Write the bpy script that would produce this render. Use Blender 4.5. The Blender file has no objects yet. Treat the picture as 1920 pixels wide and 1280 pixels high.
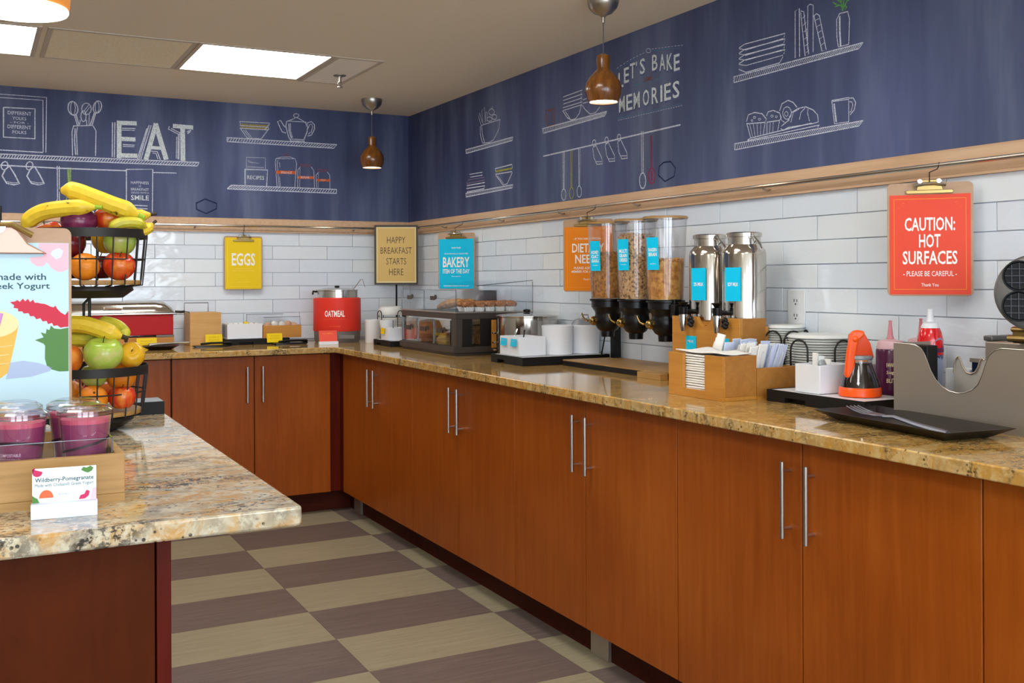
import bpy, bmesh, math, random
from mathutils import Vector, Matrix, Euler
random.seed(7)
PI = math.pi
SC = bpy.context.scene
COL = SC.collection
# ------------------------------------------------------------------ camera
YAW, ROLL = 0.4840857680980144, -0.0042258513188564144
cam_data = bpy.data.cameras.new('camera')
cam = bpy.data.objects.new('camera', cam_data)
COL.objects.link(cam)
SC.camera = cam
cam_data.sensor_width = 36.0
cam_data.lens = 1929.094756 / 1920 * 36.0
cam_data.shift_y = -116.525876 / 1920
cam_data.clip_start = 0.05
F = Vector((math.sin(YAW), math.cos(YAW), 0)); R0 = Vector((math.cos(YAW), -math.sin(YAW), 0)); U0 = Vector((0, 0, 1))
RR = math.cos(ROLL) * R0 + math.sin(ROLL) * U0
UU = -math.sin(ROLL) * R0 + math.cos(ROLL) * U0
cam.matrix_world = Matrix(((RR.x, UU.x, -F.x, -2.2166623), (RR.y, UU.y, -F.y, -5.4557420), (RR.z, UU.z, -F.z, 1.2371479), (0, 0, 0, 1)))
# ------------------------------------------------------------------ light and exposure
SC.view_settings.view_transform = 'Standard'
SC.view_settings.look = 'None'
SC.view_settings.gamma = 1.0
SC.view_settings.use_curve_mapping = False
SC.view_settings.exposure = 0.27
W = bpy.data.worlds.new('world'); SC.world = W; W.use_nodes = True
bg = W.node_tree.nodes['Background']
bg.inputs[0].default_value = (0.78, 0.88, 1.0, 1)
bg.inputs[1].default_value = 5.0
PANEL_E = 9.5          # strength of the fluorescent ceiling panels, seen and added
WINDOW_W = 45.0         # daylight through the window wall behind the camera, to the right
def area(name, loc, target, sx, sy, watts, color):
    d = bpy.data.lights.new(name, 'AREA'); d.shape = 'RECTANGLE'; d.size = sx; d.size_y = sy
    d.energy = watts; d.color = color
    o = bpy.data.objects.new(name, d); COL.objects.link(o); o.location = loc
    o.rotation_euler = (Vector(target) - Vector(loc)).to_track_quat('-Z', 'Y').to_euler()
    return o
area('window_daylight', (-1.6, -8.4, 1.75), (-0.9, -2.0, 1.1), 3.2, 1.7, WINDOW_W, (0.74, 0.87, 1.0))
# ------------------------------------------------------------------ materials
def L(h):
    h = h.lstrip('#'); o = []
    for i in (0, 2, 4):
        v = int(h[i:i + 2], 16) / 255
        o.append(v / 12.92 if v <= 0.04045 else ((v + 0.055) / 1.055) ** 2.4)
    return (*o, 1)
MATS = {}
def mat(name, col='#808080', rough=0.5, metal=0.0, spec=0.5, trans=0.0, coat=0.0, emis=None, es=0.0, alpha=1.0, ior=1.45, sss=0.0):
    m = bpy.data.materials.new(name); m.use_nodes = True
    p = m.node_tree.nodes['Principled BSDF']
    p.inputs['Base Color'].default_value = L(col) if isinstance(col, str) else (*col, 1)
    p.inputs['Roughness'].default_value = rough; p.inputs['Metallic'].default_value = metal
    p.inputs['Specular IOR Level'].default_value = spec; p.inputs['Transmission Weight'].default_value = trans
    p.inputs['Coat Weight'].default_value = coat; p.inputs['IOR'].default_value = ior
    if sss: p.inputs['Subsurface Weight'].default_value = sss; p.inputs['Subsurface Scale'].default_value = 0.01
    if emis: p.inputs['Emission Color'].default_value = L(emis); p.inputs['Emission Strength'].default_value = es
    MATS[name] = m
    return m
def N(m, t, **k):
    n = m.node_tree.nodes.new(t)
    for a, v in k.items():
        if a in n.inputs.keys(): n.inputs[a].default_value = v
        else: setattr(n, a, v)
    return n
def lk(m, a, b): m.node_tree.links.new(a, b)
def coords(m, scale=(1, 1, 1), kind='Object', rot=(0, 0, 0)):
    t = N(m, 'ShaderNodeTexCoord'); mp = N(m, 'ShaderNodeMapping')
    mp.inputs['Scale'].default_value = scale; mp.inputs['Rotation'].default_value = rot
    if kind == 'World':
        g = N(m, 'ShaderNodeNewGeometry'); lk(m, g.outputs['Position'], mp.inputs[0])
    else: lk(m, t.outputs[kind], mp.inputs[0])
    return mp.outputs[0]
def ramp(m, src, stops, interp='LINEAR'):
    r = N(m, 'ShaderNodeValToRGB'); cr = r.color_ramp; cr.interpolation = interp
    while len(cr.elements) < len(stops): cr.elements.new(0.5)
    for e, (p, c) in zip(cr.elements, stops): e.position = p; e.color = L(c) if isinstance(c, str) else (c, c, c, 1)
    lk(m, src, r.inputs[0]); return r.outputs[0]
def noise(m, vec, scale, detail=4, rough=0.55, dist=0.0):
    n = N(m, 'ShaderNodeTexNoise'); n.inputs['Scale'].default_value = scale; n.inputs['Detail'].default_value = detail
    n.inputs['Roughness'].default_value = rough; n.inputs['Distortion'].default_value = dist
    lk(m, vec, n.inputs['Vector']); return n.outputs['Fac']
def mixc(m, fac, a, b, blend='MIX'):
    x = N(m, 'ShaderNodeMix', data_type='RGBA', blend_type=blend)
    if isinstance(fac, (int, float)): x.inputs[0].default_value = fac
    else: lk(m, fac, x.inputs[0])
    for s, v in ((6, a), (7, b)):
        if isinstance(v, str): x.inputs[s].default_value = L(v)
        else: lk(m, v, x.inputs[s])
    return x.outputs[2]
def setc(m, c): lk(m, c, m.node_tree.nodes['Principled BSDF'].inputs['Base Color'])
def bump(m, h, strength=0.3, dist=0.002):
    b = N(m, 'ShaderNodeBump'); b.inputs['Strength'].default_value = strength; b.inputs['Distance'].default_value = dist
    lk(m, h, b.inputs['Height']); lk(m, b.outputs[0], m.node_tree.nodes['Principled BSDF'].inputs['Normal'])
def wood(name, dark, mid, light, axis='z', scale=1.0, rough=0.35, stretch=14, contrast=(0.3, 0.5, 0.72), kind='Object', coat=0.0, spec=0.5):
    m = mat(name, mid, rough, coat=coat, spec=spec)
    s = {'x': (1, stretch, stretch), 'y': (stretch, 1, stretch), 'z': (stretch, stretch, 1)}[axis]
    v = coords(m, tuple(a * scale for a in s), kind)
    n1 = noise(m, v, 3.0, 6, 0.6, 0.6)
    v2 = coords(m, tuple(scale * a for a in (1.3, 1.3, 1.3)), kind)
    n2 = noise(m, v2, 2.0, 3, 0.5, 0.3)
    mm = N(m, 'ShaderNodeMath', operation='MULTIPLY_ADD'); mm.inputs[1].default_value = 0.55
    lk(m, n1, mm.inputs[0]); m2 = N(m, 'ShaderNodeMath', operation='MULTIPLY'); m2.inputs[1].default_value = 0.45
    lk(m, n2, m2.inputs[0]); lk(m, m2.outputs[0], mm.inputs[2])
    setc(m, ramp(m, mm.outputs[0], [(contrast[0], dark), (contrast[1], mid), (contrast[2], light)]))
    return m
M = MATS
# room
m = mat('ceiling_paint', '#f3e8d2', 0.8); bump(m, noise(m, coords(m, kind='World'), 90, 3), 0.25, 0.002)
m = mat('ceiling_tile', '#c2b48f', 0.9); v = coords(m, kind='World'); setc(m, ramp(m, noise(m, v, 120, 3, 0.7), [(0.3, '#f4e2b8'), (0.55, '#fff6dc')])); bump(m, noise(m, v, 130, 3), 0.5, 0.002)  # tan speckle raised to near white for light bleeding through the tile
mat('ceiling_tile_pale', '#fbf6ec', 0.8); mat('ceiling_trim', '#ccc0ae', 0.6)
m = mat('glazed_tile', '#dfe4e6', 0.07, spec=0.55)
v = coords(m, (1, 1, 1.6), 'World'); bump(m, noise(m, v, 13, 2.5, 0.5, 0.4), 0.33, 0.01)
oi = N(m, 'ShaderNodeObjectInfo'); setc(m, ramp(m, oi.outputs['Random'], [(0.0, '#dee7f2'), (0.5, '#e3ebf4'), (1.0, '#e8eef2')]))
mat('grout', '#c2cad6', 0.9); mat('wall_paint', '#e6e0d4', 0.8)
m = mat('mural_print', '#3a4060', 0.55, spec=0.3)
v = coords(m, (1, 1, 0.13), 'World'); a = noise(m, v, 6, 4, 0.6, 0.1)
v2 = coords(m, (1, 1, 0.6), 'World'); b = noise(m, v2, 1.1, 2, 0.5, 0.2)
c1 = ramp(m, b, [(0.30, '#272d54'), (0.5, '#4c5676'), (0.7, '#646ea0')])
c2 = ramp(m, a, [(0.3, '#30365c'), (0.5, '#4e587a'), (0.72, '#7e88a4')])
setc(m, mixc(m, 0.55, c1, c2))
wood('maple_trim', '#c29a74', '#d6b08c', '#e2c3a2', 'y', 1.0, 0.45, 20, kind='Object')
wood('cherry_door', '#843c08', '#984a10', '#a9591a', 'z', 1.0, 0.34, 16, kind='World', spec=0.28)
wood('cherry_door_dark', '#3e0c03', '#521204', '#661c06', 'z', 1.0, 0.4, 14, kind='World', spec=0.15)
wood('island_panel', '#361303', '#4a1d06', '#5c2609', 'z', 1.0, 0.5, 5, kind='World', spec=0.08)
mat('cabinet_carcass', '#3a0d08', 0.5); wood('toe_kick_wood', '#2c0d06', '#43170a', '#54200e', 'x', 1.0, 0.55, 12, kind='World', spec=0.12)
def floor_mat(n, d, mi, l):
    m = mat(n, mi, 0.38, spec=0.35); v = coords(m, (1.2, 34, 1), 'World')
    setc(m, ramp(m, noise(m, v, 5, 5, 0.7), [(0.3, d), (0.5, mi), (0.72, l)])); return m
floor_mat('floor_sand', '#8c8269', '#9b9076', '#a79c82'); floor_mat('floor_umber', '#5e5049', '#70615a', '#82726a')
mat('floor_screed', '#4a4038', 0.9)
def granite(n, base, pale, gold, fleck, grey):
    m = mat(n, base, 0.07, spec=0.6); v = coords(m, kind='World'); vs = coords(m, (1.0, 2.6, 1.0), 'World', (0, 0, 0.25))
    c = ramp(m, noise(m, vs, 5, 5, 0.62, 1.2), [(0.32, grey), (0.45, base), (0.56, gold), (0.7, pale)])
    c = mixc(m, ramp(m, noise(m, v, 42, 4, 0.7, 0.6), [(0.44, 0.0), (0.62, 0.75)]), c, pale)
    c = mixc(m, ramp(m, noise(m, vs, 60, 3, 0.7, 1.0), [(0.6, 0.0), (0.68, 0.8)]), c, gold)
    vo = N(m, 'ShaderNodeTexVoronoi'); vo.inputs['Scale'].default_value = 95; lk(m, v, vo.inputs['Vector'])
    big = ramp(m, noise(m, vs, 7, 3, 0.5, 0.8), [(0.5, 0.0), (0.66, 1.0)])
    sp = ramp(m, vo.outputs['Distance'], [(0.2, 1.0), (0.3, 0.0)])
    mu = N(m, 'ShaderNodeMath', operation='MULTIPLY'); lk(m, sp, mu.inputs[0]); lk(m, ramp(m, noise(m, v, 30, 2, 0.5), [(0.5, 0.0), (0.6, 0.9)]), mu.inputs[1])
    c = mixc(m, mu.outputs[0], c, fleck)
    mu2 = N(m, 'ShaderNodeMath', operation='MULTIPLY'); lk(m, ramp(m, noise(m, v, 110, 3, 0.7), [(0.46, 0.0), (0.56, 0.9)]), mu2.inputs[0]); lk(m, big, mu2.inputs[1])
    setc(m, mixc(m, mu2.outputs[0], c, fleck)); return m
granite('granite_gold', '#b58d50', '#cdb07a', '#bb8a3c', '#4a3822', '#a08453')
granite('granite_lit', '#ad9f84', '#cdc5ae', '#bd9050', '#2a2624', '#77716b')  # counter granite paled for reflected light, with more grey and dark fleck
# metals, plastics
mat('chrome', '#d8d8d6', 0.12, 1.0); mat('polished_steel', '#c4beb6', 0.12, 1.0); m = mat('brushed_steel', '#b4aea4', 0.32, 1.0)
mat('satin_steel', '#b9aea0', 0.42, 0.85); mat('handle_steel', '#c9c2ba', 0.3, 1.0); mat('brass', '#b39a62', 0.25, 1.0); mat('rail_steel', '#cfc8bb', 0.22, 1.0)
mat('dark_metal', '#2a2724', 0.45, 0.5); mat('wire_grey', '#55565a', 0.4, 0.6); mat('warm_grey_plastic', '#77716c', 0.5)
mat('black_plastic', '#0e0d0e', 0.3, spec=0.35); mat('black_matte', '#141312', 0.55, spec=0.3); mat('black_slate', '#161315', 0.4, spec=0.3); mat('dark_bronze', '#3b332d', 0.45)
m = mat('grey_iron', '#6c6a69', 0.35, 0.6)
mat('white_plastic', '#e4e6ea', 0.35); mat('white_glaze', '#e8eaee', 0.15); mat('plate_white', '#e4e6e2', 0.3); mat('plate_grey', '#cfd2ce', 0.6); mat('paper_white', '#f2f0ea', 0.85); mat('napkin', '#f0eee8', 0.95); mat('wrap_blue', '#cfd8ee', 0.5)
mat('outlet_white', '#e6e8ea', 0.4); mat('dark_slot', '#222222', 0.6); mat('grey_lid', '#8f959a', 0.35, 0.3)
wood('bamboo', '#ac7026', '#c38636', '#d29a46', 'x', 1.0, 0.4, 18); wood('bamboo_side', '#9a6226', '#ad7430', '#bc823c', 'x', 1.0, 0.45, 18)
wood('oak_tray', '#8e6a36', '#a88048', '#b99258', 'x', 1.2, 0.45, 22); wood('walnut_lamp', '#4e2c0c', '#784612', '#925c1e', 'z', 3.0, 0.25, 6, coat=0.4)
wood('board_brown', '#ad8a68', '#b9977a', '#c4a486', 'x', 3.0, 0.6, 3)
for n, c in dict(yellow='#f2cf00', cyan='#00c6ee', orange='#f28a10', red='#ea4a2e', poster_tan='#dcb86c', poster_cream='#ecd9a0', poster_blue='#bfdde8', pink='#efb9c6', crimson='#c81f3c', leaf='#4f7f3a', card_white='#eaf2f4', navy_text='#1d4a54', white_ink='#fbf6f0', yellow_ink='#ffe060', orange_ink='#ff9a30', brown_ink='#5a4630', magenta='#c02a5a', coral='#f2643c', kettle_red='#e83a2c', chafer_red='#b3060a', amber='#e0b24a', lilac='#d89ad8', shade_blue='#a9b8d4', ink_dark='#1a1410', dull_yellow_ink='#cfa800', pale_ink='#d8b8c8').items():
    mat(n, c, 0.45, spec=0.35)
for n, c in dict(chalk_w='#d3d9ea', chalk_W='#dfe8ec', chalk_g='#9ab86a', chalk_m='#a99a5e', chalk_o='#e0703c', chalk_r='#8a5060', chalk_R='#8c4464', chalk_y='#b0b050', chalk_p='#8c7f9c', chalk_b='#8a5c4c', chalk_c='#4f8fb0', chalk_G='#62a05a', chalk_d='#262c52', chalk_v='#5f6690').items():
    m = mat(n, c, 0.9, spec=0.1); m.blend_method = 'HASHED' if hasattr(m, 'blend_method') else 'OPAQUE'
    f = ramp(m, noise(m, coords(m, kind='World'), 260, 2, 0.6), [(0.34, 0.5), (0.5, 1.0)])
    lk(m, f, m.node_tree.nodes['Principled BSDF'].inputs['Alpha'])
def clear(name, tint='#ffffff', refl=1.0, rough=0.02, thick=0.0):
    m = bpy.data.materials.new(name); m.use_nodes = True; nt = m.node_tree; nt.nodes.clear()
    o = N(m, 'ShaderNodeOutputMaterial'); t = N(m, 'ShaderNodeBsdfTransparent'); t.inputs[0].default_value = L(tint)
    g = N(m, 'ShaderNodeBsdfGlossy'); g.inputs['Roughness'].default_value = rough
    fr = N(m, 'ShaderNodeLayerWeight'); fr.inputs[0].default_value = 0.5
    pw = N(m, 'ShaderNodeMath', operation='POWER'); pw.inputs[1].default_value = 4.0; lk(m, fr.outputs['Facing'], pw.inputs[0])
    mu = N(m, 'ShaderNodeMath', operation='MULTIPLY_ADD', use_clamp=True); mu.inputs[1].default_value = 0.8 * refl; mu.inputs[2].default_value = 0.03 + thick; lk(m, pw.outputs[0], mu.inputs[0])
    x = N(m, 'ShaderNodeMixShader'); lk(m, mu.outputs[0], x.inputs[0]); lk(m, t.outputs[0], x.inputs[1]); lk(m, g.outputs[0], x.inputs[2]); lk(m, x.outputs[0], o.inputs[0])
    MATS[name] = m; return m
clear('acrylic', '#fcfdfe', 0.45, 0.03, 0.0); clear('acrylic_soft', '#fdfeff', 0.12, 0.05, 0.0); clear('silo_clear', '#fbfbfc', 0.8, 0.05, 0.03); clear('cup_clear', '#fcf9fb', 1.0, 0.04, 0.06); clear('glass_dark', '#f0ece8', 1.0, 0.03, 0.02); clear('acrylic_edge', '#9fb0b8', 1.0, 0.1, 0.25)
mat('smoothie', '#8c3a62', 0.35, sss=0.1); mat('smoothie_foam', '#c45470', 0.5); mat('syrup', '#120806', 0.08); mat('jelly_purple', '#4e1c3c', 0.15)
mat('lamp_glow', '#fff4e0', 0.5, emis='#fff0d8', es=9.0); mat('panel_glow', '#ffffff', 0.5, emis='#fdfbf6', es=PANEL_E); mat('drum_glow', '#ffffff', 0.5, emis='#fff8ee', es=5.0)
mat('orange_shade', '#d98a3a', 0.6, emis='#c87828', es=0.25)
def fruit(n, stops, scale=6, det=3, rough=0.28, axis=(1, 1, 1), bmp=0.0, bs=200, spec=0.5):
    m = mat(n, stops[0][1], rough, spec=spec); v = coords(m, axis)
    setc(m, ramp(m, noise(m, v, scale, det, 0.6, 0.3), stops))
    if bmp: bump(m, noise(m, coords(m), bs, 2), bmp, 0.001)
    return m
fruit('green_apple', [(0.3, '#8fae3c'), (0.5, '#a5bf4a'), (0.72, '#cfc088')], 22, 3, 0.2)
fruit('purple_apple', [(0.3, '#46122e'), (0.55, '#6a2048'), (0.75, '#8a3a58')], 22, 3, 0.22)
fruit('dark_red_apple', [(0.3, '#3c0a12'), (0.6, '#6e1420')], 20, 3, 0.22)
fruit('red_apple', [(0.3, '#a8180c'), (0.5, '#c93a18'), (0.7, '#dd8a30')], 26, 3, 0.25, (1, 1, 0.5))
fruit('blush_apple', [(0.3, '#c93418'), (0.5, '#dc6c20'), (0.7, '#e2a62e')], 24, 4, 0.25, (1, 1, 0.4))
fruit('gold_apple', [(0.3, '#d9a018'), (0.55, '#cfa020'), (0.75, '#d8661c')], 20, 3, 0.25)
fruit('orange_peel', [(0.3, '#e07a10'), (0.7, '#ee9120')], 20, 2, 0.4, bmp=0.5, bs=420)
fruit('banana_skin', [(0.28, '#4a2f10'), (0.335, '#d8b428'), (0.6, '#e2c233'), (0.8, '#d9a824')], 48, 3, 0.42)
fruit('banana_green', [(0.3, '#a9a828'), (0.55, '#c9bc34'), (0.75, '#8fa02c')], 20, 3, 0.42)
mat('banana_tip', '#3a2a14', 0.7); mat('banana_end_green', '#8fae2c', 0.45); mat('stem_brown', '#4a3a18', 0.7)
fruit('granola', [(0.3, '#5c3818'), (0.48, '#a8702c'), (0.7, '#d0954c')], 95, 4, 0.8); fruit('cheerios', [(0.36, '#5a3c20'), (0.5, '#c49a68'), (0.7, '#dcb888')], 120, 2, 0.8); fruit('raisin_bran', [(0.3, '#8a4e18'), (0.5, '#c78a3c'), (0.7, '#e0b060')], 60, 4, 0.8)
fruit('bread_crust', [(0.3, '#8a5426'), (0.55, '#b98548'), (0.75, '#dcbc8c')], 30, 4, 0.7); fruit('bun_pale', [(0.3, '#c9a468'), (0.7, '#e8d4a0')], 25, 3, 0.7); fruit('muffin_top', [(0.3, '#6a3a1c'), (0.5, '#a86c40'), (0.7, '#d09a74')], 60, 4, 0.8); mat('salmon_bag', '#e09a78', 0.5); mat('ham_pink', '#d07a74', 0.5); mat('egg_white', '#f0e8dc', 0.4); mat('egg_brown', '#d8a684', 0.45)
mat('orange_jug', '#ff5a10', 0.3); mat('satin_light', '#c8c4bc', 0.5, 0.6); mat('orange_jug_shaded', '#e84a08', 0.4); mat('pink_clear', '#d8b0b4', 0.4); mat('pink_tip', '#c98088', 0.4); mat('can_red', '#d8141c', 0.15, coat=0.5); mat('can_silver', '#a9b8d8', 0.3, 0.4); mat('navy_ink', '#1c2c5c', 0.5)
mat('navy_tub', '#101a33', 0.3); mat('black_iron', '#060607', 0.45, spec=0.2); mat('grid_grey', '#3c3c40', 0.35, 0.4); mat('dark_metal_grey', '#8c8e98', 0.3, 0.7); mat('kettle_red_light', '#f0503c', 0.5); mat('card_block', '#d8e2f2', 0.5); mat('ink_band', '#2a1420', 0.4); mat('poster_blue_light', '#d6eef2', 0.5); mat('rose_steel', '#b08a7a', 0.35, 0.7)
clear('lid_clear', '#fbfafc', 1.0, 0.08, 0.12); wood('bamboo_pale', '#c08c48', '#cf9f5c', '#dab074', 'x', 1.0, 0.45, 14)
fruit('blush_orange', [(0.3, '#d8401c'), (0.5, '#e87a28'), (0.75, '#f0a850')], 30, 4, 0.35)
# ------------------------------------------------------------------ mesh helpers
class MB:
    def __init__(s): s.v = []; s.f = []; s.mi = []; s.cur = 0
    def add(s, vs, fs):
        b = len(s.v); s.v += [tuple(v) for v in vs]; s.f += [tuple(b + i for i in f) for f in fs]; s.mi += [s.cur] * len(fs); return s
    def box(s, x0, y0, z0, x1, y1, z1):
        return s.add([(x0, y0, z0), (x1, y0, z0), (x1, y1, z0), (x0, y1, z0), (x0, y0, z1), (x1, y0, z1), (x1, y1, z1), (x0, y1, z1)], [(0, 3, 2, 1), (4, 5, 6, 7), (0, 1, 5, 4), (1, 2, 6, 5), (2, 3, 7, 6), (3, 0, 4, 7)])
    def lathe(s, prof, cx=0, cy=0, n=24, cap=True, sx=1.0, sy=1.0):
        vs = []; fs = []
        for r, z in prof:
            for i in range(n):
                a = 2 * PI * i / n; vs.append((cx + r * math.cos(a) * sx, cy + r * math.sin(a) * sy, z))
        for k in range(len(prof) - 1):
            for i in range(n):
                j = (i + 1) % n; fs.append((k * n + i, k * n + j, (k + 1) * n + j, (k + 1) * n + i))
        if cap:
            if prof[0][0] > 1e-5: fs.append(tuple(range(n - 1, -1, -1)))
            if prof[-1][0] > 1e-5: fs.append(tuple((len(prof) - 1) * n + i for i in range(n)))
        return s.add(vs, fs)
    def cyl(s, cx, cy, z0, z1, r0, r1=None, n=24):
        return s.lathe([(r0, z0), (r0 if r1 is None else r1, z1)], cx, cy, n)
    def tube(s, pts, r, n=8, closed=False, cap=True):
        P = [Vector(p) for p in pts]; k = len(P); rs = r if isinstance(r, (list, tuple)) else [r] * k
        vs = []; fs = []; prev = None
        for i in range(k):
            if closed: t = P[(i + 1) % k] - P[i - 1]
            else: t = P[min(i + 1, k - 1)] - P[max(i - 1, 0)]
            t.normalize()
            if prev is None:
                a = Vector((0, 0, 1)) if abs(t.z) < 0.9 else Vector((1, 0, 0)); u = t.cross(a).normalized()
            else: u = (prev - t * prev.dot(t)).normalized()
            prev = u; w = t.cross(u)
            for j in range(n):
                a = 2 * PI * j / n; vs.append(P[i] + (u * math.cos(a) + w * math.sin(a)) * rs[i])
        for i in range(k if closed else k - 1):
            for j in range(n):
                a = i * n + j; b = i * n + (j + 1) % n; c = ((i + 1) % k) * n + (j + 1) % n; d = ((i + 1) % k) * n + j; fs.append((a, b, c, d))
        if cap and not closed: fs += [tuple(range(n - 1, -1, -1)), tuple((k - 1) * n + j for j in range(n))]
        return s.add(vs, fs)
    def prism(s, poly, a, b, axis='y'):
        n = len(poly)
        def q(p, t): return {'y': (p[0], t, p[1]), 'x': (t, p[0], p[1]), 'z': (p[0], p[1], t)}[axis]
        return s.add([q(p, a) for p in poly] + [q(p, b) for p in poly], [tuple(range(n)), tuple(range(2 * n - 1, n - 1, -1))] + [(i, i + n, (i + 1) % n + n, (i + 1) % n) for i in range(n)])
    def ball(s, c, r, sx=1, sy=1, sz=1, n=16, k=10):
        pr = [(max(r * math.sin(PI * i / k), 1e-6), -r * math.cos(PI * i / k) * sz) for i in range(k + 1)]
        b = len(s.v); s.lathe(pr, 0, 0, n, False, sx, sy)
        for i in range(b, len(s.v)): x, y, z = s.v[i]; s.v[i] = (x + c[0], y + c[1], z + c[2])
        return s
    def rot(s, eul, pivot=(0, 0, 0), b=0):
        R = Euler(eul).to_matrix(); p = Vector(pivot)
        for i in range(b, len(s.v)): s.v[i] = tuple(R @ (Vector(s.v[i]) - p) + p)
        return s
    def obj(s, name, material, parent=None, smooth=True, bevel=0.0, label=None, seg=2, loc=None, rot=None):
        me = bpy.data.meshes.new(name); me.from_pydata(s.v, [], s.f)
        ml = material if isinstance(material, (list, tuple)) else [material]
        for x in ml: me.materials.append(MATS[x])
        if len(ml) > 1: me.polygons.foreach_set('material_index', s.mi)
        me.validate(); bm = bmesh.new(); bm.from_mesh(me); bmesh.ops.recalc_face_normals(bm, faces=bm.faces); bm.to_mesh(me); bm.free()
        if smooth:
            me.polygons.foreach_set('use_smooth', [True] * len(me.polygons)); me.set_sharp_from_angle(angle=0.6)
        o = bpy.data.objects.new(name, me); COL.objects.link(o)
        if parent: o.parent = parent
        if loc: o.location = loc
        if rot: o.rotation_euler = rot
        if bevel:
            bv = o.modifiers.new('bevel', 'BEVEL'); bv.width = bevel; bv.segments = seg; bv.limit_method = 'ANGLE'; bv.angle_limit = 0.7
        if label: o['label'] = label
        return o
def tag(o, label, cat, group=None):
    o['label'] = label; o['category'] = cat
    if group: o['group'] = group
    return o
def thing(name, label, cat, loc=(0, 0, 0), rz=0.0, group=None, rot=None):
    o = bpy.data.objects.new(name, None); COL.objects.link(o); o.location = loc; o.rotation_euler = rot or (0, 0, rz); o.empty_display_size = 0.05
    return tag(o, label, cat, group)
def struct(o): o['kind'] = 'structure'; return o
RW = -PI / 2     # things along the right wall: local x runs towards the camera, local y into the wall
def RB(s=None): return MB()
def box(name, m, parent, x0, y0, z0, x1, y1, z1, bevel=0.001, label=None): return MB().box(x0, y0, z0, x1, y1, z1).obj(name, m, parent, True, bevel, label)
def text(s, w, h, material, parent, c, bold=0.0, rot=(PI / 2, 0, 0), name='lettering', label=None, slant=0.0, keep=False):
    cu = bpy.data.curves.new('t', 'FONT'); cu.body = s; cu.size = 1.0; cu.offset = min(.022, bold * (.018 if bold > .1 else .4)); cu.resolution_u = 2; cu.align_x = 'CENTER'
    o = bpy.data.objects.new('t', cu); COL.objects.link(o)
    dg = bpy.context.evaluated_depsgraph_get(); dg.update(); me = bpy.data.meshes.new_from_object(o.evaluated_get(dg))
    bpy.data.objects.remove(o); bpy.data.curves.remove(cu)
    xs = [v.co.x for v in me.vertices]; ys = [v.co.y for v in me.vertices]
    if not xs: return None
    kx = w / (max(xs) - min(xs)); ky = h / (max(ys) - min(ys)); mx = (max(xs) + min(xs)) / 2; my = (max(ys) + min(ys)) / 2
    if keep: kx = ky = min(kx, ky)
    for v in me.vertices: v.co.x = (v.co.x - mx) * kx; v.co.y = (v.co.y - my) * ky; v.co.x += slant * v.co.y; v.co.z = 0
    me.name = name; me.materials.clear(); me.materials.append(MATS[material])
    t = bpy.data.objects.new(name, me); COL.objects.link(t); t.parent = parent; t.location = c; t.rotation_euler = rot
    if label: t['label'] = label
    return t
def rrect(x0, z0, x1, z1, r, n=4):
    o = []
    for cx, cz, a0 in ((x1 - r, z1 - r, 0), (x0 + r, z1 - r, 90), (x0 + r, z0 + r, 180), (x1 - r, z0 + r, 270)):
        for i in range(n + 1): a = math.radians(a0 + 90 * i / n); o.append((cx + r * math.cos(a), cz + r * math.sin(a)))
    return o
def arc(cx, cz, r, a0, a1, n=10, ry=None): return [(cx + r * math.cos(math.radians(a0 + (a1 - a0) * i / n)), cz + (ry or r) * math.sin(math.radians(a0 + (a1 - a0) * i / n))) for i in range(n + 1)]
# ------------------------------------------------------------------ room shell
FZ, CT, ZC, ZM = 0.108, 0.914, 2.1673, 1.563      # floor, counter top, ceiling, lower edge of the mural
floor = struct(MB().box(-4.6, -7.0, FZ - 0.12, 0.1, 0.1, FZ - 0.004).obj('floor', 'floor_screed', None, False))
TX, TY, TW, TS = -0.6506, -0.827, 0.5534, 0.30128
def tile_mesh(w, d, h, matn, bevel):
    o = MB().box(-w / 2, -d / 2, 0, w / 2, d / 2, h).obj('tile', matn, None, True, bevel); dg = bpy.context.evaluated_depsgraph_get(); me = bpy.data.meshes.new_from_object(o.evaluated_get(dg)); bpy.data.objects.remove(o)
    return me
fm = [tile_mesh(TW - 0.0012, TS - 0.0012, 0.004, n, 0) for n in ('floor_sand', 'floor_umber')]
def inst(name, me, parent, loc, rot=(0, 0, 0)):
    o = bpy.data.objects.new(name, me); COL.objects.link(o); o.parent = parent; o.location = loc; o.rotation_euler = rot; return o
for i in range(-1, 6):
    for j in range(-3, 17):
        x = TX - TW * (i - 0.5) - TW; y = TY - TS * (j + 0.5)
        if x + TW / 2 > 0.02 or x < -3.4: 
            if i != -1: continue
        inst('floor_tile', fm[(i + j + 1) % 2], floor, (x, y, FZ - 0.004))
ceil = struct(MB().box(-4.6, -7.0, ZC, 0.1, 0.1, ZC + 0.1).obj('ceiling', 'ceiling_paint', None, False))
wr = struct(MB().box(0.0, -7.0, FZ - 0.1, 0.1, 0.0, ZC).obj('wall_right', 'grout', None, False))
wb = struct(MB().box(-4.6, 0.0, FZ - 0.1, 0.1, 0.1, ZC).obj('wall_back', 'grout', None, False))
wl = struct(MB().box(-4.7, -7.0, FZ - 0.1, -4.6, 0.1, ZC).obj('wall_left', 'wall_paint', None, False))  # unseen side of the room, added to vary what the steel reflects
wf = MB(); wf.box(-4.6, -7.1, FZ - 0.1, 0.0, -7.0, FZ + 0.45).box(-4.6, -7.1, ZC - 0.12, 0.0, -7.0, ZC)
wf = struct(wf.obj('wall_front', 'wall_paint', None, False))
for k in range(4): struct(MB().box(-4.6 + 1.44 * k, -7.1, FZ + 0.45, -4.32 + 1.44 * k, -7.0, ZC - 0.12).obj('trim_%d' % (k + 3), 'wall_paint', None, False))  # unseen window piers, added to break up reflections in the steel
TP, TH, TL = 0.3, 0.0712, 1.4915
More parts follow.
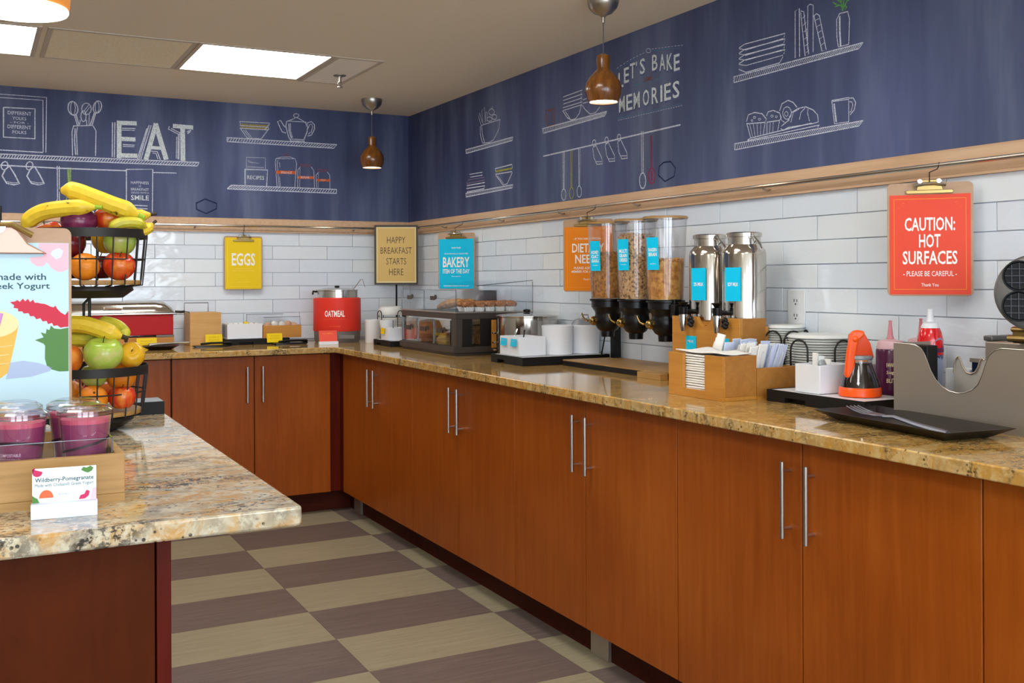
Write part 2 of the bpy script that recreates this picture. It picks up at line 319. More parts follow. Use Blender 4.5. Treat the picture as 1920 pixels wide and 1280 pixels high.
wt = [tile_mesh(TP - 0.0022, TH - 0.0022, 0.006, 'glazed_tile', 0.0012), tile_mesh(TP / 2 - 0.0022, TH - 0.0022, 0.006, 'glazed_tile', 0.0012)]
for r in range(8):
    z = TL - TH * (r + 0.5)
    off = -0.042 if r % 2 == 0 else -0.188
    k = 0
    y = off + TP
    while y > -5.0:
        y0 = y - TP
        if True:
            c = y - TP / 2
            if c + TP / 2 <= 0.001: inst('wall_tile', wt[0], wr, (0.0, c, z), (0, -PI / 2, 0)).rotation_euler = Euler((PI / 2 + random.gauss(0, .004), 0, -PI / 2 + random.gauss(0, .004)))
            else:
                w = -y0
                if w > 0.03: o = inst('wall_tile', wt[0], wr, (0.0, -w / 2, z), (PI / 2, 0, -PI / 2)); o.scale = ((w - .002) / (TP - .002), 1, 1)
        y -= TP
    offb = -0.694 + 0.3 * 2 if r % 2 == 0 else -0.65 + 0.155 + 0.3
    offb = {0: -0.648 + 0.6, 1: -0.793 + 0.6}[r % 2]
    x = offb + TP
    while x > -3.0:
        x0 = x - TP
        if x <= 0.001: inst('wall_tile', wt[0], wb, (x - TP / 2, 0.0, z), (PI / 2 + random.gauss(0, .004), 0, random.gauss(0, .004)))
        elif -x0 > 0.03: o = inst('wall_tile', wt[0], wb, (x0 / 2 - 0.003, 0.0, z), (PI / 2, 0, 0)); o.scale = ((-x0 - .008) / (TP - .002), 1, 1)
        x -= TP
# maple bands and the mural panels
t1 = struct(MB().prism([(0, 1.4905), (-0.022, 1.4905), (-0.022, 1.497), (-0.018, 1.499), (-0.018, 1.558), (-0.014, ZM), (0, ZM)], -5.4, 0.0, 'y').obj('trim_1', 'maple_trim', None, False))
t2 = struct(MB().prism([(0, 1.4905), (-0.022, 1.4905), (-0.022, 1.497), (-0.018, 1.499), (-0.018, 1.558), (-0.014, ZM), (0, ZM)], -3.2, -0.018, 'x').obj('trim_2', 'maple_trim', None, False))
mr = thing('wall_mural', 'long navy chalkboard mural with baking lettering above the right counter', 'mural', (0, 0, 0), RW)
box('mural_panel', 'mural_print', mr, 0.0, -0.005, ZM, 5.4, 0.0, ZC, 0)
mb_ = thing('wall_mural', 'navy chalkboard mural lettered EAT above the back counter', 'mural', (0, 0, 0), 0)
box('mural_panel', 'mural_print', mb_, -3.2, -0.005, ZM, 0.0, 0.0, ZC, 0)
box('mural_seam', 'chalk_d', mb_, -0.012, -0.0062, ZM, -0.009, -0.005, ZC, 0, 'pale seam at the corner')
CHN = [0]
def chalk(parent, sgn, name, label, strokes):
    mbs = MB(); cols = []
    for col, wd, pts in strokes:
        cn = 'chalk_' + col
        if cn not in cols: cols.append(cn)
        mbs.cur = cols.index(cn); h = wd / 2000.0 * (1.6 if wd < 9 else 1)
        P = [Vector((p[0] * sgn, p[1])) for p in pts]
        n = len(P); Lf = []; Rt = []
        for i in range(n):
            t = P[min(i + 1, n - 1)] - P[max(i - 1, 0)]
            if t.length < 1e-6: t = Vector((1, 0))
            t.normalize(); q = Vector((-t.y, t.x)) * h; CHN[0] += 1
            yy = -0.0056 - 0.00001 * (CHN[0] % 40)
            a = P[i] + q; b = P[i] - q; Lf.append((a.x, yy, a.y)); Rt.append((b.x, yy, b.y))
        for i in range(n - 1): mbs.add([Lf[i], Lf[i + 1], Rt[i + 1], Rt[i]], [(0, 1, 2, 3)])
    o = mbs.obj(name, cols, parent, False)
    if label: o['label'] = label
CHALK=[
('B','chalk_frame','double chalk outline of a picture frame',[('w',2.5,[(-2.091,2.126),(-1.89,2.126),(-1.894,1.86)]),('w',2.5,[(-2.092,2.11),(-1.906,2.111),(-1.906,1.862)]),('w',3.1,[(-2.092,1.861),(-1.906,1.859)]),('w',3.7,[(-2.077,2.064),(-1.941,2.067),(-1.942,1.923),(-2.078,1.923),(-2.077,2.064)])]),
('B','chalk_utensil_jar','chalk jar holding whisks and spoons',[('w',2.5,[(-1.772,1.996),(-1.681,2.004)]),('w',2.5,[(-1.77,1.995),(-1.777,1.967),(-1.775,1.851)]),('w',2.5,[(-1.752,1.992),(-1.757,1.962),(-1.753,1.855)]),('w',3.1,[(-1.763,1.985),(-1.766,1.926),(-1.761,1.855)]),('w',2.5,[(-1.681,2.002),(-1.668,1.979),(-1.67,1.854)]),('w',3.1,[(-1.751,2.089),(-1.75,2.074),(-1.754,2.06),(-1.761,2.051),(-1.771,2.048),(-1.781,2.052),(-1.789,2.062),(-1.794,2.076),(-1.794,2.091),(-1.791,2.104),(-1.783,2.113),(-1.774,2.116),(-1.764,2.112),(-1.756,2.102),(-1.751,2.089)]),('w',1.9,[(-1.761,2.083),(-1.763,2.067),(-1.767,2.054),(-1.772,2.05),(-1.778,2.054),(-1.782,2.065),(-1.783,2.081),(-1.782,2.098),(-1.778,2.11),(-1.772,2.115),(-1.767,2.111),(-1.763,2.099),(-1.761,2.083)]),('w',3.1,[(-1.766,2.05),(-1.752,1.999)]),('w',3.1,[(-1.758,2.051),(-1.744,1.999)]),('w',3.1,[(-1.643,2.092),(-1.648,2.08),(-1.655,2.07),(-1.664,2.066),(-1.672,2.067),(-1.678,2.075),(-1.681,2.087),(-1.679,2.1),(-1.674,2.113),(-1.666,2.123),(-1.658,2.127),(-1.649,2.125),(-1.644,2.118),(-1.641,2.106),(-1.643,2.092)]),('w',1.9,[(-1.653,2.097),(-1.654,2.083),(-1.658,2.073),(-1.662,2.069),(-1.667,2.072),(-1.67,2.082),(-1.671,2.096),(-1.67,2.109),(-1.666,2.12),(-1.662,2.124),(-1.657,2.12),(-1.654,2.111),(-1.653,2.097)]),('w',3.1,[(-1.669,2.066),(-1.686,2.004)]),('w',3.1,[(-1.675,2.067),(-1.695,2.004)]),('w',2.5,[(-1.689,2.085),(-1.692,2.071),(-1.7,2.06),(-1.711,2.055),(-1.722,2.058),(-1.73,2.068),(-1.733,2.082),(-1.73,2.097),(-1.722,2.108),(-1.711,2.112),(-1.7,2.109),(-1.692,2.099),(-1.689,2.085)]),('w',1.9,[(-1.725,2.068),(-1.7,2.105)]),('w',1.9,[(-1.719,2.059),(-1.696,2.094)]),('w',2.5,[(-1.713,2.048),(-1.714,2.034),(-1.719,2.024),(-1.725,2.02),(-1.731,2.023),(-1.735,2.033),(-1.737,2.046),(-1.735,2.06),(-1.731,2.07),(-1.725,2.074),(-1.719,2.071),(-1.714,2.061),(-1.713,2.048)]),('w',2.5,[(-1.739,2.028),(-1.744,1.999)]),('w',2.5,[(-1.711,2.03),(-1.71,2.002)]),('w',1.9,[(-1.698,2.058),(-1.7,2.002)])]),
('B','chalk_shelf','long hatched chalk shelf under the letters',[('w',3.1,[(-2.093,1.842),(-1.173,1.847)]),('w',3.1,[(-2.093,1.823),(-1.182,1.828)]),('w',2.5,[(-2.093,1.842),(-2.093,1.823)]),('w',2.5,[(-1.173,1.847),(-1.182,1.828)]),('w',2.2,[(-2.083,1.842),(-2.093,1.823)]),('w',2.2,[(-2.071,1.842),(-2.081,1.823)]),('w',2.2,[(-2.059,1.842),(-2.069,1.823)]),('w',2.2,[(-2.047,1.843),(-2.057,1.824)]),('w',2.2,[(-2.035,1.843),(-2.045,1.824)]),('w',2.2,[(-2.022,1.843),(-2.033,1.824)]),('w',2.2,[(-2.01,1.843),(-2.021,1.824)]),('w',2.2,[(-1.998,1.843),(-2.009,1.824)]),('w',2.2,[(-1.986,1.843),(-1.997,1.824)]),('w',2.2,[(-1.974,1.843),(-1.984,1.824)]),('w',2.2,[(-1.961,1.843),(-1.972,1.824)]),('w',2.2,[(-1.949,1.843),(-1.96,1.824)]),('w',2.2,[(-1.937,1.843),(-1.948,1.824)]),('w',2.2,[(-1.924,1.843),(-1.936,1.824)]),('w',2.2,[(-1.912,1.843),(-1.923,1.824)]),('w',2.2,[(-1.899,1.843),(-1.911,1.824)]),('w',2.2,[(-1.887,1.843),(-1.899,1.824)]),('w',2.2,[(-1.874,1.843),(-1.886,1.824)]),('w',2.2,[(-1.862,1.844),(-1.874,1.824)]),('w',2.2,[(-1.849,1.844),(-1.862,1.825)]),('w',2.2,[(-1.837,1.844),(-1.849,1.825)]),('w',2.2,[(-1.824,1.844),(-1.837,1.825)]),('w',2.2,[(-1.811,1.844),(-1.824,1.825)]),('w',2.2,[(-1.799,1.844),(-1.812,1.825)]),('w',2.2,[(-1.786,1.844),(-1.799,1.825)]),('w',2.2,[(-1.773,1.844),(-1.786,1.825)]),('w',2.2,[(-1.761,1.844),(-1.774,1.825)]),('w',2.2,[(-1.748,1.844),(-1.761,1.825)]),('w',2.2,[(-1.735,1.844),(-1.749,1.825)]),('w',2.2,[(-1.722,1.844),(-1.736,1.825)]),('w',2.2,[(-1.709,1.844),(-1.723,1.825)]),('w',2.2,[(-1.696,1.844),(-1.71,1.825)]),('w',2.2,[(-1.683,1.844),(-1.698,1.825)]),('w',2.2,[(-1.67,1.845),(-1.685,1.825)]),('w',2.2,[(-1.657,1.845),(-1.672,1.826)]),('w',2.2,[(-1.644,1.845),(-1.659,1.826)]),('w',2.2,[(-1.631,1.845),(-1.646,1.826)]),('w',2.2,[(-1.618,1.845),(-1.633,1.826)]),('w',2.2,[(-1.605,1.845),(-1.62,1.826)]),('w',2.2,[(-1.592,1.845),(-1.607,1.826)]),('w',2.2,[(-1.579,1.845),(-1.594,1.826)]),('w',2.2,[(-1.565,1.845),(-1.581,1.826)]),('w',2.2,[(-1.552,1.845),(-1.568,1.826)]),('w',2.2,[(-1.539,1.845),(-1.555,1.826)]),('w',2.2,[(-1.526,1.845),(-1.542,1.826)]),('w',2.2,[(-1.512,1.845),(-1.528,1.826)]),('w',2.2,[(-1.499,1.845),(-1.515,1.826)]),('w',2.2,[(-1.485,1.846),(-1.502,1.826)]),('w',2.2,[(-1.472,1.846),(-1.489,1.826)]),('w',2.2,[(-1.458,1.846),(-1.475,1.827)]),('w',2.2,[(-1.445,1.846),(-1.462,1.827)]),('w',2.2,[(-1.431,1.846),(-1.449,1.827)]),('w',2.2,[(-1.418,1.846),(-1.435,1.827)]),('w',2.2,[(-1.404,1.846),(-1.422,1.827)]),('w',2.2,[(-1.39,1.846),(-1.408,1.827)]),('w',2.2,[(-1.377,1.846),(-1.395,1.827)]),('w',2.2,[(-1.363,1.846),(-1.381,1.827)]),('w',2.2,[(-1.349,1.846),(-1.368,1.827)]),('w',2.2,[(-1.336,1.846),(-1.354,1.827)]),('w',2.2,[(-1.322,1.846),(-1.34,1.827)]),('w',2.2,[(-1.308,1.846),(-1.327,1.827)]),('w',2.2,[(-1.294,1.847),(-1.313,1.827)]),('w',2.2,[(-1.28,1.847),(-1.299,1.827)]),('w',2.2,[(-1.266,1.847),(-1.285,1.828)]),('w',2.2,[(-1.252,1.847),(-1.272,1.828)]),('w',2.2,[(-1.238,1.847),(-1.258,1.828)]),('w',2.2,[(-1.224,1.847),(-1.244,1.828)]),('w',2.2,[(-1.21,1.847),(-1.23,1.828)]),('w',2.2,[(-1.196,1.847),(-1.216,1.828)]),('w',2.2,[(-1.182,1.847),(-1.202,1.828)])]),
('B','chalk_rail','chalk hanging rail',[('w',3.7,[(-2.093,1.789),(-1.846,1.786),(-1.527,1.788)]),('w',3.1,[(-1.4,1.785),(-1.285,1.787)])]),
('B','chalk_scoop',None,[('w',3.7,[(-2.085,1.74),(-2.065,1.704),(-2.034,1.698),(-2.01,1.704),(-2.031,1.749),(-2.052,1.785),(-2.07,1.77),(-2.083,1.741)]),('w',1.9,[(-2.07,1.712),(-2.036,1.707),(-2.015,1.709)]),('w',3.1,[(-2.06,1.782),(-2.066,1.772),(-2.075,1.767),(-2.083,1.77),(-2.088,1.78),(-2.087,1.792),(-2.081,1.802),(-2.071,1.807),(-2.063,1.804),(-2.059,1.794),(-2.06,1.782)])]),
('B','chalk_scoop',None,[('w',3.7,[(-1.979,1.745),(-1.958,1.708),(-1.926,1.702),(-1.902,1.709),(-1.923,1.753),(-1.944,1.79),(-1.963,1.775),(-1.976,1.745)]),('w',1.9,[(-1.963,1.717),(-1.929,1.711),(-1.907,1.713)]),('w',3.1,[(-1.953,1.787),(-1.959,1.777),(-1.968,1.772),(-1.977,1.775),(-1.981,1.785),(-1.98,1.797),(-1.974,1.807),(-1.965,1.812),(-1.956,1.809),(-1.951,1.799),(-1.953,1.787)])]),
('B','chalk_spoon','white chalk spoon hanging from the rail',[('w',2.5,[(-1.844,1.797),(-1.843,1.636),(-1.857,1.607)]),('w',2.5,[(-1.835,1.797),(-1.835,1.637),(-1.827,1.616)])]),
('B','chalk_spatula','green chalk spatula hanging from the rail',[('g',3.1,[(-1.797,1.791),(-1.793,1.67),(-1.806,1.629)]),('g',3.1,[(-1.784,1.792),(-1.785,1.671)]),('g',2.5,[(-1.791,1.792),(-1.789,1.659),(-1.792,1.626)])]),
('B','chalk_poster','narrow chalk outlined poster about a smile',[('w',3.1,[(-1.527,1.795),(-1.401,1.801),(-1.404,1.569),(-1.528,1.574),(-1.527,1.795)]),('w',3.1,[(-1.507,1.617),(-1.427,1.615)]),('w',3.1,[(-1.508,1.602),(-1.427,1.6)])]),
('B','chalk_hexagon','dark faint hexagon',[('d',4.3,[(-1.143,1.659),(-1.085,1.638),(-1.085,1.611),(-1.138,1.584),(-1.186,1.605),(-1.188,1.636),(-1.143,1.659)])]),
('B','chalk_letter','block capital E',[('W',22.3,[(-1.56,2.036),(-1.561,1.849)]),('W',21.1,[(-1.56,2.025),(-1.477,2.028)]),('W',21.1,[(-1.56,1.946),(-1.483,1.947)]),('W',22.3,[(-1.561,1.863),(-1.475,1.865)]),('w',3.1,[(-1.58,2.027),(-1.583,1.852)]),('w',3.1,[(-1.591,2.026),(-1.593,1.853)]),('w',3.1,[(-1.546,1.999),(-1.483,2.002)]),('w',2.5,[(-1.549,1.99),(-1.486,1.992)]),('w',3.1,[(-1.543,1.918),(-1.486,1.918)]),('w',2.5,[(-1.543,1.909),(-1.489,1.91)])]),
('B','chalk_letter','block capital A',[('W',22.3,[(-1.384,2.034),(-1.434,1.848)]),('W',23.6,[(-1.387,2.034),(-1.335,1.853)]),('W',17.4,[(-1.414,1.91),(-1.361,1.91)]),('w',3.1,[(-1.408,2.023),(-1.458,1.85)]),('w',3.1,[(-1.418,2.023),(-1.467,1.849)]),('w',3.1,[(-1.428,2.007),(-1.475,1.849)]),('w',3.1,[(-1.408,1.892),(-1.379,1.892),(-1.364,1.851)]),('w',2.5,[(-1.402,1.883),(-1.385,1.882),(-1.376,1.854)])]),
('B','chalk_letter','block capital T',[('W',21.1,[(-1.302,2.027),(-1.202,2.025)]),('W',23.6,[(-1.254,2.024),(-1.253,1.851)]),('w',3.1,[(-1.319,2.023),(-1.325,2.01),(-1.275,1.986),(-1.278,1.859)]),('w',2.5,[(-1.311,2.014),(-1.272,1.995)]),('w',2.5,[(-1.269,1.998),(-1.273,1.856)]),('w',2.5,[(-1.283,1.973),(-1.286,1.861)]),('w',3.1,[(-1.23,1.992),(-1.215,2.005)]),('w',3.1,[(-1.233,2.001),(-1.212,2.011)])]),
('B','chalk_bowl_stack','stack of chalk bowls with mustard bands',[('w',2.5,[(-0.964,2.072),(-0.806,2.074),(-0.814,2.061)]),('m',5.6,[(-0.959,2.057),(-0.816,2.059)]),('w',2.5,[(-0.962,2.051),(-0.811,2.052)]),('m',5.6,[(-0.959,2.042),(-0.816,2.045)]),('w',2.5,[(-0.964,2.037),(-0.814,2.037)]),('w',2.5,[(-0.959,2.034),(-0.922,1.985)]),('w',2.5,[(-0.808,2.047),(-0.851,1.988)]),('w',2.5,[(-0.922,1.988),(-0.851,1.988)]),('w',1.9,[(-0.944,2.028),(-0.912,1.992)]),('w',1.9,[(-0.934,2.029),(-0.902,1.993)]),('w',1.9,[(-0.964,2.072),(-0.959,2.057),(-0.962,2.05)]),('w',2.5,[(-0.806,2.069),(-0.832,2.038)])]),
('B','chalk_teapot','chalk teapot',[('w',3.1,[(-0.714,2.089),(-0.718,2.066),(-0.711,2.034),(-0.702,2.005),(-0.692,1.989)]),('w',2.5,[(-0.708,2.092),(-0.605,2.093)]),('w',3.1,[(-0.612,2.092),(-0.598,2.067),(-0.602,2.04),(-0.619,1.997)]),('w',3.1,[(-0.695,1.986),(-0.615,1.989)]),('w',2.5,[(-0.692,1.996),(-0.619,1.997)]),('w',2.5,[(-0.714,2.089),(-0.681,2.104),(-0.661,2.115),(-0.641,2.107),(-0.618,2.095)]),('w',2.5,[(-0.647,2.126),(-0.65,2.119),(-0.657,2.115),(-0.666,2.114),(-0.673,2.118),(-0.676,2.124),(-0.673,2.13),(-0.666,2.134),(-0.657,2.135),(-0.649,2.132),(-0.647,2.126)]),('w',3.1,[(-0.718,2.027),(-0.738,2.032),(-0.751,2.057),(-0.763,2.085),(-0.747,2.093),(-0.731,2.068),(-0.715,2.053)]),('w',3.1,[(-0.605,2.07),(-0.598,2.09),(-0.578,2.098),(-0.561,2.082),(-0.561,2.056),(-0.578,2.025),(-0.598,2.018)]),('w',2.5,[(-0.595,2.061),(-0.589,2.079),(-0.578,2.085),(-0.571,2.072),(-0.578,2.042),(-0.595,2.029)]),('w',3.7,[(-0.701,2.08),(-0.701,2.041),(-0.688,2.002)]),('w',2.5,[(-0.693,2.08),(-0.693,2.041),(-0.682,2.003)])]),
('B','chalk_shelf','hatched chalk shelf under the teapot',[('w',3.1,[(-1.03,1.984),(-0.435,1.981)]),('w',3.1,[(-1.029,1.963),(-0.453,1.96)]),('w',2.5,[(-1.03,1.984),(-1.029,1.963)]),('w',2.5,[(-0.435,1.981),(-0.453,1.96)]),('w',2.2,[(-1.019,1.984),(-1.029,1.963)]),('w',2.2,[(-1.005,1.984),(-1.015,1.963)]),('w',2.2,[(-0.991,1.984),(-1.001,1.963)]),('w',2.2,[(-0.977,1.984),(-0.988,1.963)]),('w',2.2,[(-0.963,1.984),(-0.974,1.963)]),('w',2.2,[(-0.949,1.984),(-0.96,1.963)]),('w',2.2,[(-0.934,1.984),(-0.947,1.963)]),('w',2.2,[(-0.92,1.984),(-0.933,1.963)]),('w',2.2,[(-0.906,1.984),(-0.919,1.962)]),('w',2.2,[(-0.891,1.984),(-0.905,1.962)]),('w',2.2,[(-0.877,1.984),(-0.891,1.962)]),('w',2.2,[(-0.863,1.983),(-0.877,1.962)]),('w',2.2,[(-0.848,1.983),(-0.863,1.962)]),('w',2.2,[(-0.834,1.983),(-0.849,1.962)]),('w',2.2,[(-0.819,1.983),(-0.835,1.962)]),('w',2.2,[(-0.805,1.983),(-0.821,1.962)]),('w',2.2,[(-0.79,1.983),(-0.807,1.962)]),('w',2.2,[(-0.776,1.983),(-0.793,1.962)]),('w',2.2,[(-0.761,1.983),(-0.779,1.962)]),('w',2.2,[(-0.746,1.983),(-0.765,1.962)]),('w',2.2,[(-0.732,1.983),(-0.751,1.962)]),('w',2.2,[(-0.717,1.983),(-0.736,1.962)]),('w',2.2,[(-0.702,1.983),(-0.722,1.962)]),('w',2.2,[(-0.687,1.982),(-0.708,1.961)]),('w',2.2,[(-0.672,1.982),(-0.693,1.961)]),('w',2.2,[(-0.657,1.982),(-0.679,1.961)]),('w',2.2,[(-0.642,1.982),(-0.664,1.961)]),('w',2.2,[(-0.627,1.982),(-0.65,1.961)]),('w',2.2,[(-0.612,1.982),(-0.636,1.961)]),('w',2.2,[(-0.597,1.982),(-0.621,1.961)]),('w',2.2,[(-0.582,1.982),(-0.606,1.961)]),('w',2.2,[(-0.567,1.982),(-0.592,1.961)]),('w',2.2,[(-0.552,1.982),(-0.577,1.961)]),('w',2.2,[(-0.537,1.982),(-0.563,1.961)]),('w',2.2,[(-0.522,1.982),(-0.548,1.961)]),('w',2.2,[(-0.506,1.981),(-0.533,1.961)]),('w',2.2,[(-0.491,1.981),(-0.518,1.961)]),('w',2.2,[(-0.476,1.981),(-0.503,1.96)]),('w',2.2,[(-0.46,1.981),(-0.489,1.96)]),('w',2.2,[(-0.445,1.981),(-0.474,1.96)])]),
('B','chalk_shelf','hatched chalk shelf under the jars',[('w',3.1,[(-1.011,1.736),(-0.437,1.735)]),('w',3.1,[(-1.03,1.716),(-0.439,1.713)]),('w',2.5,[(-1.011,1.736),(-1.03,1.716)]),('w',2.5,[(-0.437,1.735),(-0.439,1.713)]),('w',2.2,[(-1,1.736),(-1.03,1.716)]),('w',2.2,[(-0.986,1.736),(-1.016,1.716)]),('w',2.2,[(-0.973,1.736),(-1.002,1.716)]),('w',2.2,[(-0.959,1.736),(-0.988,1.716)]),('w',2.2,[(-0.945,1.736),(-0.974,1.716)]),('w',2.2,[(-0.932,1.736),(-0.96,1.716)]),('w',2.2,[(-0.918,1.736),(-0.946,1.716)]),('w',2.2,[(-0.904,1.736),(-0.931,1.716)]),('w',2.2,[(-0.89,1.736),(-0.917,1.716)]),('w',2.2,[(-0.877,1.736),(-0.903,1.716)]),('w',2.2,[(-0.863,1.736),(-0.889,1.716)]),('w',2.2,[(-0.849,1.736),(-0.875,1.716)]),('w',2.2,[(-0.835,1.736),(-0.86,1.716)]),('w',2.2,[(-0.821,1.736),(-0.846,1.715)]),('w',2.2,[(-0.807,1.736),(-0.831,1.715)]),('w',2.2,[(-0.793,1.736),(-0.817,1.715)]),('w',2.2,[(-0.779,1.736),(-0.803,1.715)]),('w',2.2,[(-0.765,1.736),(-0.788,1.715)]),('w',2.2,[(-0.75,1.736),(-0.774,1.715)]),('w',2.2,[(-0.736,1.736),(-0.759,1.715)]),('w',2.2,[(-0.722,1.736),(-0.744,1.715)]),('w',2.2,[(-0.708,1.736),(-0.73,1.715)]),('w',2.2,[(-0.694,1.736),(-0.715,1.715)]),('w',2.2,[(-0.679,1.736),(-0.7,1.715)]),('w',2.2,[(-0.665,1.736),(-0.686,1.715)]),('w',2.2,[(-0.651,1.736),(-0.671,1.714)]),('w',2.2,[(-0.636,1.736),(-0.656,1.714)]),('w',2.2,[(-0.622,1.736),(-0.641,1.714)]),('w',2.2,[(-0.607,1.735),(-0.626,1.714)]),('w',2.2,[(-0.593,1.735),(-0.611,1.714)]),('w',2.2,[(-0.578,1.735),(-0.597,1.714)]),('w',2.2,[(-0.564,1.735),(-0.582,1.714)]),('w',2.2,[(-0.549,1.735),(-0.567,1.714)]),('w',2.2,[(-0.534,1.735),(-0.551,1.714)]),('w',2.2,[(-0.52,1.735),(-0.536,1.714)]),('w',2.2,[(-0.505,1.735),(-0.521,1.714)]),('w',2.2,[(-0.49,1.735),(-0.506,1.714)]),('w',2.2,[(-0.475,1.735),(-0.491,1.713)]),('w',2.2,[(-0.46,1.735),(-0.476,1.713)]),('w',2.2,[(-0.446,1.735),(-0.46,1.713)])]),
('B','chalk_recipe_box','chalk recipe box',[('w',3.4,[(-0.939,1.822),(-0.818,1.824),(-0.823,1.739)]),('w',3.4,[(-0.937,1.823),(-0.937,1.738)]),('w',1.4,[(-0.93,1.827),(-0.93,1.886),(-0.829,1.888),(-0.83,1.829)]),('w',0.9,[(-0.923,1.872),(-0.902,1.861),(-0.864,1.857)]),('w',0.9,[(-0.923,1.863),(-0.896,1.857)]),('w',0.9,[(-0.926,1.839),(-0.838,1.837)]),('w',0.9,[(-0.926,1.833),(-0.838,1.833)])]),
('B','chalk_jar','tall chalk jar with orange band',[('w',1.7,[(-0.773,1.887),(-0.669,1.892),(-0.66,1.867),(-0.671,1.737)]),('w',1.7,[(-0.773,1.886),(-0.776,1.864),(-0.767,1.735)]),('w',1.4,[(-0.763,1.88),(-0.766,1.859),(-0.756,1.736)]),('w',1.4,[(-0.754,1.868),(-0.751,1.842)]),('w',1.4,[(-0.754,1.791),(-0.749,1.737)]),('o',17.1,[(-0.774,1.815),(-0.666,1.817)]),('r',2.3,[(-0.733,1.898),(-0.727,1.916),(-0.709,1.917),(-0.704,1.899)]),('r',1.7,[(-0.724,1.898),(-0.719,1.909),(-0.712,1.899)]),('w',1.4,[(-0.77,1.888),(-0.745,1.897),(-0.693,1.9),(-0.675,1.892)])]),
('B','chalk_jar','middle chalk jar with orange band',[('w',1.7,[(-0.639,1.85),(-0.654,1.831),(-0.655,1.737)]),('w',1.7,[(-0.58,1.851),(-0.565,1.832),(-0.562,1.739)]),('w',1.1,[(-0.642,1.841),(-0.644,1.738)]),('r',2.3,[(-0.645,1.862),(-0.574,1.863),(-0.583,1.854),(-0.636,1.853),(-0.645,1.862)]),('o',14.3,[(-0.656,1.792),(-0.564,1.794)])]),
('B','chalk_jar','small chalk jar with orange band',[('w',1.7,[(-0.537,1.826),(-0.553,1.808),(-0.55,1.739)]),('w',1.7,[(-0.49,1.828),(-0.476,1.812),(-0.475,1.737)]),('w',1.1,[(-0.54,1.818),(-0.542,1.739)]),('r',2.3,[(-0.545,1.841),(-0.484,1.841),(-0.493,1.831),(-0.534,1.83),(-0.545,1.841)]),('o',12.6,[(-0.551,1.781),(-0.475,1.783)])]),
('R','chalk_fruit_bowl','chalk bowl of fruit',[('w',2.4,[(-0.931,1.99),(-1.137,1.991)]),('w',2.4,[(-1.137,1.991),(-1.121,1.944),(-1.069,1.904),(-1.024,1.896),(-0.946,1.902)]),('w',3.5,[(-0.923,1.988),(-0.923,1.95),(-0.946,1.905)]),('w',3.5,[(-0.939,1.986),(-0.947,1.947),(-0.97,1.902)]),('w',2.4,[(-0.931,1.994),(-0.908,2.035),(-0.916,2.055),(-0.947,2.002)]),('w',2.4,[(-0.955,1.994),(-0.94,2.058),(-0.971,2.074),(-0.978,1.998)]),('w',2.4,[(-0.978,1.998),(-0.987,2.051),(-1.002,2.042),(-0.994,2.002)]),('w',2.4,[(-1.052,2.004),(-1.047,1.999),(-1.033,1.997),(-1.016,1.999),(-1.002,2.005),(-0.997,2.012),(-1.002,2.018),(-1.016,2.02),(-1.033,2.017),(-1.047,2.012),(-1.052,2.004)]),('w',2.4,[(-1.104,2.007),(-1.099,2.001),(-1.086,1.998),(-1.069,2.001),(-1.056,2.007),(-1.051,2.015),(-1.056,2.021),(-1.069,2.024),(-1.086,2.021),(-1.099,2.015),(-1.104,2.007)]),('w',2.4,[(-1.078,2.035),(-1.072,2.027),(-1.057,2.023),(-1.038,2.026),(-1.023,2.034),(-1.017,2.043),(-1.023,2.051),(-1.038,2.055),(-1.057,2.052),(-1.072,2.044),(-1.078,2.035)]),('w',2.4,[(-1.048,2.053),(-1.055,2.062)])]),
